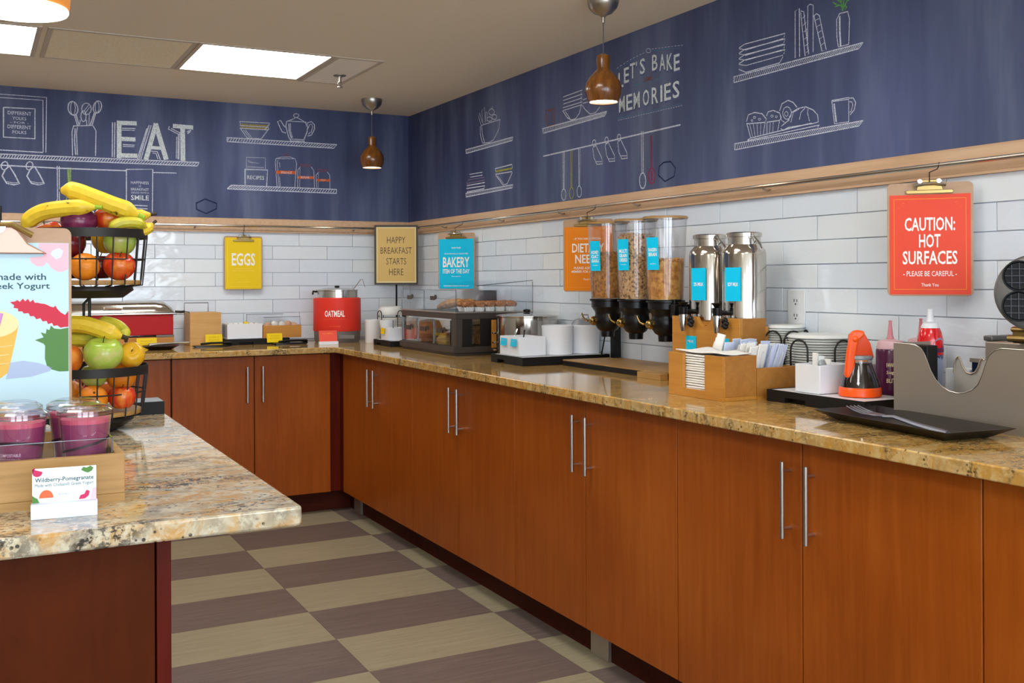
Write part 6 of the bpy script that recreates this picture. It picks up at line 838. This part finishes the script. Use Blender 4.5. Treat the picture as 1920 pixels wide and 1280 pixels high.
# black plate with fork
bp = thing('slate_plate', 'rectangular black plate lying at the front edge of the worktop', 'plate', (-.437, -3.895, CT), RW - .12)
o = MB(); a0, b0 = .165, .055
vs = [(-a0, -b0, 0), (a0, -b0, 0), (a0, b0, 0), (-a0, b0, 0), (-a0 - .04, -b0 - .035, .022), (a0 + .04, -b0 - .035, .022), (a0 + .04, b0 + .035, .022), (-a0 - .04, b0 + .035, .022)]
vi = [(-a0 - .035, -b0 - .03, .022), (a0 + .035, -b0 - .03, .022), (a0 + .035, b0 + .03, .022), (-a0 - .035, b0 + .03, .022), (-a0, -b0, .004), (a0, -b0, .004), (a0, b0, .004), (-a0, b0, .004)]
o.add(vs + vi, [(0, 3, 2, 1), (0, 1, 5, 4), (1, 2, 6, 5), (2, 3, 7, 6), (3, 0, 4, 7), (4, 5, 9, 8), (5, 6, 10, 9), (6, 7, 11, 10), (7, 4, 8, 11), (8, 9, 13, 12), (9, 10, 14, 13), (10, 11, 15, 14), (11, 8, 12, 15), (12, 13, 14, 15)]); o.obj('plate_body', 'black_slate', bp, True, .001)
fk = thing('serving_fork', 'dark steel fork lying on the black plate', 'fork', (-.455, -3.815, CT + .0085), RW - .16)
MB().tube([(.03, 0, .012), (.07, 0, .016), (.14, 0, .008), (.23, 0, .002)], [.004, .0045, .006, .007], 8).obj('handle', 'dark_metal_grey', fk)
MB().prism([(-.02, -.018), (.02, -.016), (.035, -.005), (.035, .005), (.02, .016), (-.02, .018)], .013, .0155, 'z').obj('head', 'dark_metal_grey', fk, True, .0008)
for k in range(4): MB().tube([(-.018, -.0155 + .0103 * k, .0142), (-.045, -.0155 + .0103 * k, .0178), (-.072, -.0155 + .0103 * k, .024)], [.0022, .002, .0014], 6).obj('tine', 'dark_metal_grey', fk)
# ------------------------------------------------------------------ back counter
ch = thing('chafing_dish', 'red chafing dish with a steel roll-top lid behind the fruit basket', 'chafing dish', (-1.60, -.15, CT), 0)
box('wood_base', 'bamboo', ch, -.27, 0, 0, .275, .11, .046, .001); MB().box(.19, -.003, .046, .275, .10, .056).box(-.27, -.003, .046, -.2, .10, .056).obj('foot_plate', 'warm_grey_plastic', ch)
box('red_body', 'chafer_red', ch, -.27, -.002, .056, .272, .115, .158, .004)
MB().box(-.285, -.012, .157, .287, .12, .166).obj('rim', 'polished_steel', ch, True, .003)
ld = MB(); prf = [(-.28, 0), (-.268, .022), (-.235, .052), (-.19, .060), (.19, .060), (.235, .052), (.27, .022), (.282, 0)]
k = 10
for i in range(k + 1):
    a = PI * i / k; s_ = math.sin(a) ** .45; yy = .055 - .065 * math.cos(a)
    for x, z in prf: ld.v.append((x * (.93 + .07 * s_), yy, .166 + z * max(s_, .02)))
for i in range(k):
    for j in range(len(prf) - 1): a = i * len(prf) + j; ld.f.append((a, a + 1, a + len(prf) + 1, a + len(prf))); ld.mi.append(0)
ld.obj('roll_lid', 'polished_steel', ch)
MB().tube([(-.05, -.012, .19), (-.05, -.03, .192), (.03, -.03, .192), (.03, -.012, .19)], .005, 8).obj('lid_handle', 'chrome', ch); MB().tube([(.28, 0, .17), (.31, -.004, .168), (.325, 0, .17)], .006, 8).obj('side_handle', 'dark_metal', ch)
small_card((-1.475, -.30, CT), 0, .092, .05, 'yellow', ['BREAKFAST', 'POTATOES'], 'yellow card in front of the red chafing dish', 'dull_yellow_ink', .2)
sp_ = thing('black_saucer', 'shallow black dish with a steel spoon in front of the chafing dish', 'dish', (-1.43, -.40, CT), 0)
MB().lathe([(.05, 0), (.055, .002), (.085, .018), (.083, .0195), (.052, .006), (.0001, .005)], n=36).obj('dish_body', 'black_plastic', sp_)
so = MB().tube([(-.06, 0, .02), (-.02, 0, .026), (.04, -.01, .028), (.12, -.02, .03)], [.01, .006, .0045, .006], 8).obj('serving_spoon', 'brushed_steel'); so.location = (-1.42, -.40, CT); tag(so, 'steel serving spoon lying across the shallow black dish', 'spoon')
wb_ = thing('wooden_box', 'tall bamboo box with a wire frame on top, left of the EGGS sign', 'box', (-1.258, -.205, CT), 0)
box('box_body', 'bamboo_pale', wb_, 0, 0, 0, .152, .16, .164, .001)
MB().tube([(.0, .15, .15), (.0, .15, .21), (.118, .15, .21), (.118, .15, .15)], .0022, 6).tube([(.0, .02, .16), (.0, .02, .168), (.0, .15, .168)], .0022, 6).obj('wire_frame', 'wire_grey', wb_)
small_card((-1.155, -.275, CT + .008), 0, .082, .05, 'yellow', ['SCRAMBLED', 'EGGS'], 'yellow card leaning in front of the tall bamboo box', 'dull_yellow_ink', .2)
def flat_plate(x, y, w, d, label):
    t = thing('small_plate', label, 'plate', (x, y, CT), 0)
    MB().prism(rrect(-w / 2, -d / 2, w / 2, d / 2, .006), 0, .004, 'z').prism(rrect(-w / 2 - .006, -d / 2 - .004, w / 2 + .006, d / 2 + .004, .008), .004, .008, 'z').obj('plate_body', 'black_plastic', t)
def tongs(x, y, rz, label):
    t = thing('tongs', label, 'tongs', (x, y, CT + .0085), rz)
    for s in (-1, 1): MB().tube([(-.07, 0, .006), (-.02, s * .008, .010), (.04, s * .014, .010), (.075, s * .010, .006)], [.005, .005, .004, .009], 8).obj('tong_arm', 'black_plastic', t)
flat_plate(-1.175, -.325, .17, .05, 'small black plate in front of the tall bamboo box'); tongs(-1.16, -.325, .06, 'black tongs on the left small black plate')
flat_plate(-.79, -.33, .16, .05, 'small black plate in front of the egg box'); tongs(-.78, -.33, .1, 'black tongs on the small black plate next to the kettle')
tray_black((-1.095, -.27, CT), 0, .32, .15, .03, 'low black tray under the white rack and egg box')
rk = thing('condiment_rack', 'white ribbed rack of packets on the low black tray', 'rack', (-1.085, -.25, CT + .0305), 0)
bx2(MB(), 0, 0, 0, .175, .12, .075).obj('rack_box', 'white_plastic', rk, True, .001)
for k in range(3): MB().box(-.002, .012 + .036 * k, .01, .0, .032 + .036 * k, .068).obj('rack_slot', 'grey_lid', rk, False)
for k in range(6): MB().box(.012 + .026 * k, .03, .03, .032 + .026 * k, .05, .078 + (.006 if k == 3 else 0)).obj('packet', 'yellow' if k == 3 else 'paper_white', rk)
eb = thing('egg_box', 'bamboo box of eggs under an acrylic cover on the back counter', 'egg box', (-.905, -.245, CT + .0305), 0)
bx2(MB(), 0, 0, 0, .198, .12, .062, .006).obj('box_body', 'bamboo', eb, True, .001)
MB().box(.004, .004, .062, .194, .006, .105).box(.192, .004, .062, .194, .116, .105).box(.004, .114, .062, .194, .116, .105).box(-.06, .114, .075, .13, .116, .118).obj('cover', 'acrylic', eb, False)
MB().tube([(.004, .004, .105), (.194, .004, .105), (.194, .004, .062)], .0012, 5).tube([(-.06, .10, .118), (.13, .10, .118)], .0012, 5).tube([(-.06, .10, .118), (-.06, .10, .05)], .0012, 5).obj('cover_edge', 'acrylic_edge', eb)
for k, (x, m_, lb_) in enumerate(((.035, 'egg_brown', 'brown egg at the left end of the egg box'), (.07, 'egg_white', 'white egg second from the left in the egg box'), (.105, 'egg_white', 'white egg in the middle of the egg box'), (.135, 'egg_brown', 'tilted brown egg right of the white ones'), (.165, 'egg_brown', 'brown egg at the right end of the egg box'))):
    o = MB().ball((0, 0, 0), .019, 1, 1, 1.3, 16, 12).obj('egg', m_); o.location = (-.905 + x, -.205, CT + .0305 + .058 + .004 * (k % 2)); o.rotation_euler = (.5, .7 * (k - 2), 0); tag(o, lb_, 'egg')
small_card((-.86, -.30, CT + .010), 0, .078, .046, 'yellow', ['HARD BOILED', 'EGGS'], 'yellow card in front of the egg box', 'dull_yellow_ink', .2)
# kettle
kt = thing('soup_kettle', 'red soup kettle lettered OATMEAL at the corner of the back counter', 'soup kettle', (-.512, -.235, CT), -.42)
MB().lathe([(.112, .0), (.118, .01), (.120, .06), (.122, .062)], n=48).obj('kettle_base', 'warm_grey_plastic', kt)
MB().box(-.075, -.122, .008, .0, -.108, .05).obj('base_recess', 'dark_metal', kt, True, .003); MB().box(.02, -.122, .02, .1, -.1, .04).obj('base_recess', 'warm_grey_plastic', kt, True, .002)
MB().lathe([(.1225, .058), (.1235, .06), (.1235, .226), (.122, .228), (.112, .232), (.112, .225)], n=56, cap=False).obj('red_wrap', 'kettle_red', kt)
MB().lathe([(.108, .225), (.108, .266), (.111, .268), (.111, .272), (.1, .274), (.07, .281), (.0001, .283)], n=48).obj('steel_well', 'polished_steel', kt)
MB().lathe([(.0001, .283), (.012, .284), (.014, .292), (.0001, .295)], n=14).obj('lid_knob', 'black_plastic', kt)
MB().tube([(-.105, -.02, .262), (-.12, -.03, .265), (-.122, -.04, .25)], .005, 8).obj('lid_hinge', 'dark_metal', kt)
MB().tube([(.06, 0, .25), (.095, -.01, .285), (.125, -.02, .325)], .0022, 6).tube([(.125, -.02, .325), (.135, -.02, .327), (.148, -.02, .285)], .0018, 6).obj('ladle_handle', 'brushed_steel', kt)
def curved_text(s, w, h, mname, parent, R_, zc_, bold):
    o = text(s, w, h, mname, parent, (0, 0, zc_), bold)
    for v in o.data.vertices:
        a = v.co.x / R_; v.co.z = R_ * math.cos(a) ; v.co.x = R_ * math.sin(a)
    return o
curved_text('OATMEAL', .105, .033, 'white_ink', kt, .1243, .15, .05); curved_text('MADE WITH WHOLE GRAIN OATS', .12, .006, 'coral', kt, .1243, .122, .01); curved_text('warm & hearty', .06, .012, 'coral', kt, .1243, .085, .0)
small_card((-.632, -.46, CT + .016), -.1, .09, .055, 'kettle_red_light', ['OATMEAL'], 'small red card in a white base in front of the kettle', 'orange_ink', .22)
cbse = MB().prism([(-.014, 0), (.012, 0), (.010, .016), (-.012, .016)], -.048, .048, 'x').obj('card_block', 'white_plastic', None, True, .001); cbse.location = (-.632, -.462, CT); cbse.rotation_euler = (0, 0, -.1); tag(cbse, 'white block holding the small red card in front of the kettle', 'card holder')
# ------------------------------------------------------------------ island
blk = thing('black_block', 'glossy black box behind the fruit basket on the island', 'box', (-1.802, -2.852, CT), 0)
MB().box(-.16, 0, 0, 0, .085, .031).obj('box_body', 'black_matte', blk, True, .001); box('box_top', 'grey_lid', blk, -.157, .003, .031, -.003, .082, .0325, 0)
# smoothie tray
st = thing('cup_tray', 'oak tray with acrylic liner holding the smoothies on the island', 'tray', (-2.0175, -3.85, CT), 0)
Lw, Dd_, Hh = .34, .30, .070
m = MB(); m.box(-Lw, 0, .0, 0, Dd_, .012); m.obj('tray_bottom', 'oak_tray', st)
box('tray_board', 'oak_tray', st, -Lw, 0, .012, 0, .012, Hh, .001); box('tray_board', 'oak_tray', st, -Lw, Dd_ - .012, .012, 0, Dd_, Hh, .001); box('tray_board', 'oak_tray', st, -.012, .0122, .012, 0, Dd_ - .0122, Hh, .001); box('tray_board', 'oak_tray', st, -Lw, .0122, .012, -Lw + .012, Dd_ - .0122, Hh, .001)
box('tray_liner', 'white_plastic', st, -Lw + .0125, .0125, .012, -.0125, Dd_ - .0125, .022, 0)
zt = .092
for q in ((-Lw + .014, .014, -.014, .017), (-.017, .017, -.014, Dd_ - .017), (-Lw + .014, Dd_ - .017, -.014, Dd_ - .014)): box('acrylic_side', 'acrylic', st, q[0], q[1], .0222, q[2], q[3], zt, 0)
MB().box(-Lw + .014, .0145, zt - .0008, -.014, .0165, zt).box(-.0165, .0145, .0222, -.0145, .0165, zt).box(-.0165, .0165, zt - .0008, -.0145, Dd_ - .0145, zt).obj('acrylic_rim', 'acrylic_edge', st, False)
def smoothie(x, y, label, rz, compost=False):
    t = thing('smoothie_cup', label, 'smoothie', (x, y, CT + .0228), rz)
    H = .108; r0, r1 = .0265, .0375
    rr_ = lambda z: r0 + (r1 - r0) * z / H
    MB().lathe([(.0001, .003), (r0 - .002, .003), (rr_(.091) - .0012, .091)], n=36).obj('smoothie_fill', 'smoothie', t)
    MB().lathe([(rr_(.091) - .0012, .0895), (rr_(.096) - .0012, .096), (.0001, .0962)], n=36).obj('smoothie_foam', 'smoothie_foam', t)
    MB().lathe([(r0 - .001, 0), (r0, .001), (r1, H - .002), (r1 + .0015, H), (r1 - .001, H)], n=36).obj('cup_wall', 'cup_clear', t)
    MB().lathe([(r1 + .0005, H - .007), (r1 + .0022, H - .006), (r1 + .0022, H + .001), (r1 - .002, H + .0035), (r1 - .005, H + .003), (r1 - .006, H + .0065), (r1 - .012, H + .008), (.0001, H + .0065)], n=44, cap=False).obj('lid', 'lid_clear', t)
    MB().lathe([(r1 + .0026, H - .0065), (r1 + .0026, H - .0045), (r1 + .002, H - .0045)], n=44, cap=False).obj('lid_rim', 'acrylic_edge', t)
    b = MB(); n = 28
    for i in range(n + 1):
        a = -PI * .98 + PI * 1.0 * i / n; f = i / n
        z = (.060 + .008 * math.sin(f * PI)) if compost else (.043 + .024 * f); R_ = rr_(z) + .0006
        b.v += [(R_ * math.cos(a), R_ * math.sin(a), z), (R_ * math.cos(a), R_ * math.sin(a), z + .0035)]
    for i in range(n): b.f.append((2 * i, 2 * i + 2, 2 * i + 3, 2 * i + 1)); b.mi.append(0)
    b.obj('printed_band', 'ink_band', t, False)
    if compost:
        for s_, w_, h_, z_ in (('COMPOSTABLE', .032, .0042, .052), ('in industrial facilities only', .030, .0016, .0465), ('made from plants', .028, .0016, .0435), ('not suitable for backyard', .028, .0016, .0405)):
            o = text(s_, w_, h_, 'pale_ink', t, (0, 0, z_), .01); R_ = rr_(z_) + .0007
            for v in o.data.vertices: a = v.co.x / R_; v.co.z = R_ * math.cos(a); v.co.x = R_ * math.sin(a)
        MB().prism(arc(0, .031, .0032, 0, 360, 12), -rr_(.031) - .0012, -rr_(.031) - .0004, 'y').obj('printed_mark', 'ink_band', t)
    return t
smoothie(-2.0665, -3.796, 'purple smoothie in the front right corner of the oak tray', -.3)
smoothie(-2.1555, -3.796, 'purple smoothie printed COMPOSTABLE at the front of the oak tray', -YAW + .02, True)
smoothie(-2.0745, -3.705, 'purple smoothie behind the front right one in the oak tray', -.9)
smoothie(-2.158, -3.70, 'purple smoothie in the second row, behind the COMPOSTABLE cup', -.2)
# card holder
chd = thing('card_holder', 'printed smoothie card in a white block in front of the oak tray', 'card holder', (-2.104, -3.917, CT), -.10)
MB().prism([(-.010, 0), (.012, 0), (.012, .018), (.004, .0205), (-.008, .020)], -.042, .042, 'x').obj('block', 'card_block', chd, True, .001)
cdp = box('card', 'card_white', chd, -.0405, .0035, .017, .0405, .0045, .067, 0); yy = .0032
MB().prism(arc(-.034, .0625, .0065, 0, -270, 12) + [(-.0405, .067)], yy - .0002, yy, 'y').obj('printed_berry', 'magenta', chd, False)
text('Wildberry-Pomegranate', .074, .0075, 'navy_text', chd, (0, yy - .0002, .0505), .03); text('Made with Chobani® Greek Yogurt', .074, .006, 'navy_text', chd, (0, yy - .0002, .0435), .0); text('SMOOTHIE CO.', .016, .0018, 'navy_text', chd, (.0, yy - .0002, .0305), .0)
MB().prism(arc(-.023, .0265, .009, 0, 180, 12, .011), yy - .0004, yy - .0001, 'y').obj('printed_orange', 'coral', chd, False)
MB().prism([(-.0405, .0205), (-.0405, .031), (-.037, .028), (-.034, .0265), (-.0315, .0205)], yy - .0003, yy, 'y').obj('printed_leaf', 'leaf', chd, False)
MB().prism([(.021, .062), (.024, .066), (.028, .0645), (.033, .067), (.037, .064), (.035, .06), (.03, .0575), (.026, .059)], yy - .0003, yy, 'y').obj('printed_leaf', 'leaf', chd, False)
MB().prism([(.018, .0215), (.02, .027), (.025, .0285), (.028, .034), (.032, .032), (.031, .026), (.026, .022)], yy - .0003, yy, 'y').obj('printed_berry', 'magenta', chd, False)
MB().prism([(.0405, .0205), (.0405, .037), (.036, .036), (.032, .0205)], yy - .0002, yy, 'y').obj('printed_blush', 'pink', chd, False)
# clipboard poster on the island
ip = thing('clipboard', 'tall clipboard poster about smoothies standing behind the oak tray', 'clipboard sign', (-2.1745, -3.50, 1.3295), -.04)
MB().prism(rrect(-.1135, -.33, .1135, 0, .012), 0, .004, 'y').obj('board', 'board_brown', ip, True, .0006)
box('stand_leg', 'black_matte', ip, -.03, .004, -.415, .03, .008, -.2); box('stand_leg', 'black_matte', ip, -.08, -.002, -.415, .08, .06, -.410); box('stand_leg', 'black_matte', ip, -.08, -.004, -.34, .08, .0, -.33)
box('sheet', 'poster_blue', ip, -.109, -.001, -.326, .109, -.0002, -.026, 0)
PX = lambda u, v: ((u - 495) / 3.76 / 1084 + .109, -(v - 285) / 3.76 / 1084 - .026)     # measured on the sheet itself
def pp(name, m_, pts, d=0.0): MB().prism(pts, -.0012 - d, -.001 - d, 'y').obj(name, m_, ip, False)
pp('printed_petal', 'pink', [PX(*q) for q in ((300, 288), (492, 288), (492, 470), (460, 488), (420, 488), (380, 460), (355, 420), (330, 450), (290, 450), (255, 425), (240, 390), (330, 380), (330, 340), (300, 320))])
pp('printed_centre', 'poster_blue_light', [PX(*q) for q in ((390, 340), (430, 320), (460, 340), (445, 385), (415, 400), (378, 365))], .0002)
spk = [(118, 700), (150, 695), (165, 685), (180, 698), (200, 676), (214, 694), (232, 678), (245, 700), (265, 684), (275, 706), (295, 706), (315, 712), (335, 714), (355, 722), (372, 732), (395, 740), (408, 728), (418, 748), (440, 775), (470, 795), (492, 765), (492, 880), (470, 880), (440, 885), (420, 868), (395, 872), (385, 850), (360, 858), (350, 835), (325, 838), (310, 815), (285, 822), (270, 800), (245, 800), (235, 778), (205, 780), (195, 765), (170, 765), (168, 745), (140, 740), (145, 722)]
pp('printed_leaf', 'crimson', [PX(*q) for q in spk])
lf = [(492, 885), (440, 895), (400, 890), (378, 868), (368, 900), (350, 892), (345, 925), (312, 915), (330, 950), (275, 968), (330, 995), (340, 1010), (338, 1100), (350, 1150), (380, 1178), (430, 1195), (492, 1195)]
pp('printed_leaf', 'leaf', [PX(*q) for q in lf])
pp('printed_shadow', 'shade_blue', [PX(*q) for q in ((90, 1235), (120, 1120), (200, 1110), (300, 1130), (385, 1165), (370, 1190), (250, 1225))])
gl = [PX(*q) for q in ((-150, 830), (172, 860), (150, 980), (105, 1190), (60, 1225), (-20, 1235), (-80, 1215))]
pp('printed_glass', 'amber', gl); pp('printed_glass_top', 'poster_cream', [((PX(0, 850)[0]) + (172 - 0) / 3.76 / 1084 * math.cos(a * PI / 12), PX(0, 850)[1] + .0235 * math.sin(a * PI / 12)) for a in range(24)], .0002)
for v0 in (1000, 1060, 1120): MB().tube([(PX(u, 0)[0], -.0013, PX(0, v0 + 10 * math.sin((u + 90) / 230 * PI))[1]) for u in range(-90, 135 - (v0 - 1000) // 5, 20)], .0008, 5).obj('printed_ring', 'poster_cream', ip)
MB().tube([(PX(25, 0)[0], -.0015, PX(0, 930)[1]), (PX(60, 0)[0], -.0015, PX(0, 775)[1])], .004, 8).obj('printed_straw', 'lilac', ip)
text('Smoothies made with', .168, .0115, 'navy_text', ip, (PX(348, 0)[0] - .084, -.0013, PX(0, 523)[1]), .03); text('Chobani® Greek Yogurt', .185, .0145, 'navy_text', ip, (PX(372, 0)[0] - .0925, -.0013, PX(0, 592)[1]), .03)
cq = MB().prism([(-.075, -.045), (-.045, -.028), (-.022, .005), (.022, .005), (.045, -.028), (.075, -.045)], -.014, -.002, 'y').obj('clip_plate', 'rose_steel', ip, True, .002)
MB().tube([(-.05, -.018, -.012), (-.02, -.02, .004), (.02, -.02, .004), (.052, -.018, -.014)], .005, 8).obj('spring', 'brass', ip); MB().prism(arc(0, 0, .011, 0, 360, 14), -.022, -.014, 'y').obj('rivet', 'chrome', ip)
MB().tube([(.0, -.02, .0), (.0, -.015, .035)], .005, 8).obj('lever', 'black_plastic', ip)
# two-tier fruit basket: local x = right, local y = away from the camera
FB = thing('fruit_basket', 'two-tier black wire fruit stand on the island', 'fruit basket', (-1.99, -3.06, CT), -YAW)
def tier(zb, zt, rb, rt, gapn):
    MB().lathe([(rt, zt - .010), (rt + .0018, zt - .010), (rt + .0018, zt + .009), (rt, zt + .009)], n=48, cap=False).obj('rim_band', 'dark_metal', FB)
    for i in range(gapn):
        a = 2 * PI * (i + .3) / gapn; c, s = math.cos(a), math.sin(a)
        MB().tube([(rt * c, rt * s, zt - .008), (rb * 1.02 * c, rb * 1.02 * s, zb + .02), (rb * c, rb * s, zb - .001), ((rb - .03) * c, (rb - .03) * s, zb - .004)], .0016, 6).obj('wire_rib', 'dark_metal', FB)
    rm = rb * 1.02 + (rt - rb * 1.02) * .42; zm_ = zb + .02 + (zt - zb - .028) * .42
    MB().tube([(rm * math.cos(2 * PI * i / 40), rm * math.sin(2 * PI * i / 40), zm_) for i in range(40)], .0017, 6, True).obj('wire_ring', 'dark_metal', FB)
    MB().prism(arc(0, 0, rb - .003, 0, 354, 40), zb, zb + .010, 'z').obj('wood_base', 'oak_tray', FB, True, .002)
    MB().lathe([(rb - .02, zb - .004), (rb - .018, zb - .012), (rb - .04, zb - .028), (.05, zb - .028), (.0001, zb - .028)], n=40).obj('swivel', 'dark_metal', FB)
tier(.315, .425, .108, .118, 22); tier(.036, .132, .108, .118, 22)
MB().lathe([(.055, 0), (.057, .002), (.057, .006), (.03, .009), (.0001, .009)], n=32).obj('foot', 'dark_metal', FB)
MB().tube([(0, 0, .03), (0, 0, .27), (.0, 0, .30)], .0035, 8).obj('pole', 'dark_metal', FB); MB().tube([(0, -.03, .16), (.0, -.03, .275), (.01, -.03, .285)], .003, 8).obj('pole_hook', 'dark_metal', FB)
MBt = Matrix.Translation((-1.99, -3.06, 0)) @ Matrix.Rotation(-YAW, 4, 'Z')
def fpos(px, py, v): 
    s = 868.0 * 2.221 / (2.221 + v); return MBt @ Vector(((px - 168) / s, v, 1.2371 - (py - 524.5) / s))
def apple(u, v, z, r, m_, label, tilt=(0, 0, 0), stem=True, name='apple', cat='apple'):
    t = thing(name, label, cat, MBt @ Vector((u, v, z))); t.rotation_euler = (tilt[0], tilt[1], tilt[2] - YAW)
    pr = []; n = 18
    for i in range(n + 1):
        a = PI * i / n; R_ = r * (math.sin(a) ** .9) * (1.0 + .06 * math.cos(a * 1.0 + PI)); z_ = -math.cos(a) * r * .92
        if i > n - 4: z_ -= r * .10 * (i - n + 4) ** 1.3 * .5
        if i < 3: z_ += r * .05 * (3 - i)
        pr.append((max(R_, .0002), z_))
    MB().lathe(pr, n=30).obj('apple_skin', m_, t)
    if stem: MB().tube([(0, 0, r * .62), (.001, 0, r * .8), (.003, 0, r * .98)], .0011, 6).obj('stem', 'stem_brown', t)
    return t
def orange(u, v, z, r, label): 
    t = thing('orange', label, 'orange', MBt @ Vector((u, v, z))); MB().ball((0, 0, 0), r, 1, 1, .96, 32, 20).obj('orange_peel', 'orange_peel', t); MB().ball((0, -r * .8, r * .52), .0028, n=8, k=6).obj('navel', 'stem_brown', t); return t
def banana(pts, r, m_, label, tip='banana_tip', ring=10):
    t = thing('banana', label, 'banana', MBt @ Vector(pts[0])); P = [Vector(p) - Vector(pts[0]) for p in pts]
    t.rotation_euler = (0, 0, -YAW)
    # Catmull-Rom resample
    Q = [P[0] * 2 - P[1]] + P + [P[-1] * 2 - P[-2]]; C_ = []
    for i in range(1, len(Q) - 2):
        for k in range(6):
            f = k / 6; C_.append(.5 * ((2 * Q[i]) + (Q[i + 1] - Q[i - 1]) * f + (2 * Q[i - 1] - 5 * Q[i] + 4 * Q[i + 1] - Q[i + 2]) * f * f + (3 * Q[i] - Q[i - 1] - 3 * Q[i + 1] + Q[i + 2]) * f ** 3))
    C_.append(P[-1]); n = len(C_)
    rs = [r * min(1, .35 + 4.2 * (i / n)) * min(1, .30 + 3.2 * (1 - i / (n - 1))) for i in range(n)]
    MB().tube(C_, rs, ring).obj('banana_skin', m_, t)
    d0 = (C_[-1] - C_[-3]).normalized(); MB().tube([C_[-1] - d0 * .002, C_[-1] + d0 * .006, C_[-1] + d0 * .014], [rs[-1] * 1.03, rs[-1] * .85, rs[-1] * .9], 8).obj('banana_stalk', 'banana_end_green' if tip != 'banana_tip' else 'banana_tip', t)
    d1 = (C_[0] - C_[2]).normalized(); MB().tube([C_[0] - d1 * .001, C_[0] + d1 * .004], [rs[0] * .95, rs[0] * .5], 8).obj('blossom_end', 'banana_tip', t)
    return t
# upper tier fruit
orange(.020, -.072, 1.267, .030, 'orange at the front of the upper basket, behind the wires')
apple(.078, -.035, 1.269, .033, 'red_apple', 'orange-red apple at the front right of the upper basket', (.3, .2, 0))
apple(-.045, -.070, 1.267, .031, 'blush_apple', 'red and yellow apple at the left of the upper basket, beside the poster', (.4, -.2, .5))
apple(.020, .010, 1.268, .031, 'dark_red_apple', 'dark red apple low in the middle of the upper basket')
apple(-.040, .015, 1.270, .033, 'dark_red_apple', 'dark red apple low at the back left of the upper basket')
apple(.070, -.010, 1.322, .034, 'green_apple', 'green apple under the rim at the right of the upper basket')
apple(-.018, -.058, 1.316, .033, 'dark_red_apple', 'dark red apple just below the rim of the upper basket', (.2, 0, 0))
apple(-.005, -.040, 1.362, .037, 'purple_apple', 'big purple apple on top of the upper basket', (.25, .1, 0))
apple(.042, .000, 1.372, .030, 'red_apple', 'orange-red apple behind the big purple one', (.4, 0, 0))
apple(-.075, -.030, 1.335, .033, 'red_apple', 'red apple behind the top corner of the tall poster', (.2, -.3, 0))
apple(.02, .055, 1.33, .036, 'gold_apple', 'golden apple at the back of the upper basket', (.2, 0, 0))
def fp(px, py, v): s = 868.0 * 2.221 / (2.221 + v); return ((px - 168) / s, v, 1.2371 - (py - 524.5) / s)
banana([fp(69, 428, -.065), fp(82, 408, -.066), (fp(108, 394, -.068)), fp(145, 388, -.068), fp(180, 386, -.066), fp(202, 386, -.062)], .0175, 'banana_skin', 'yellow banana lying across the left side of the upper basket', 'g')
banana([fp(135, 354, -.05), fp(158, 355, -.05), fp(190, 367, -.045), fp(225, 382, -.035), fp(250, 392, -.025), fp(268, 401, -.02)], .0195, 'banana_skin', 'large spotted banana topping the upper basket', 'g')
banana([fp(215, 393, .01), fp(235, 398, .01), fp(255, 402, .015), fp(272, 400, .03)], .014, 'banana_skin', 'banana half hidden under the large spotted one')
banana([fp(222, 432, -.045), fp(236, 419, -.045), fp(252, 414, -.035), fp(268, 416, -.02), fp(274, 424, .0)], .0125, 'banana_green', 'small green-tipped banana at the right rim of the upper basket')
banana([fp(240, 436, .0), fp(256, 432, .0), fp(270, 428, .01), fp(276, 418, .03)], .013, 'banana_skin', 'short banana tucked behind the green-tipped one at the rim')
# lower tier fruit
orange(.036, -.072, .990, .030, 'orange low at the front of the lower basket behind the wires')
apple(.085, -.040, .990, .028, 'red_apple', 'small red apple low at the right of the lower basket')
orange(.070, -.005, 1.032, .031, 'orange behind the rim at the right of the lower basket')
apple(.022, -.030, 1.036, .028, 'green_apple', 'green apple half hidden under the big one in the lower basket', stem=False)
orange(-.045, .0, .992, .032, 'orange at the left of the lower basket behind the cups'); apple(.0, .05, .994, .034, 'red_apple', 'red apple at the back of the lower basket')
apple(.054, -.062, 1.084, .040, 'green_apple', 'big green apple resting on top of the lower basket', (.25, .1, 0))
apple(-.024, -.066, 1.072, .035, 'blush_orange', 'orange-red round fruit left of the big green apple', (.3, 0, 0), False)
apple(.098, -.020, 1.078, .028, 'gold_apple', 'golden apple right of the big green one', (.9, .5, 0))
banana([fp(128, 612, -.06), fp(150, 605, -.06), fp(178, 606, -.055), fp(205, 614, -.05), fp(228, 624, -.045), fp(243, 629, -.04)], .0185, 'banana_skin', 'spotted banana lying over the lower basket')
banana([fp(185, 602, -.01), fp(205, 603, -.01), fp(225, 610, -.012), fp(240, 622, -.02), fp(246, 630, -.03)], .014, 'banana_green', 'greenish banana behind the spotted one on the lower basket')
banana([fp(120, 640, -.035), fp(145, 634, -.035), fp(170, 634, -.03), fp(195, 632, -.02), fp(225, 622, .0)], .0165, 'banana_green', 'greenish banana under the spotted one on the lower basket')
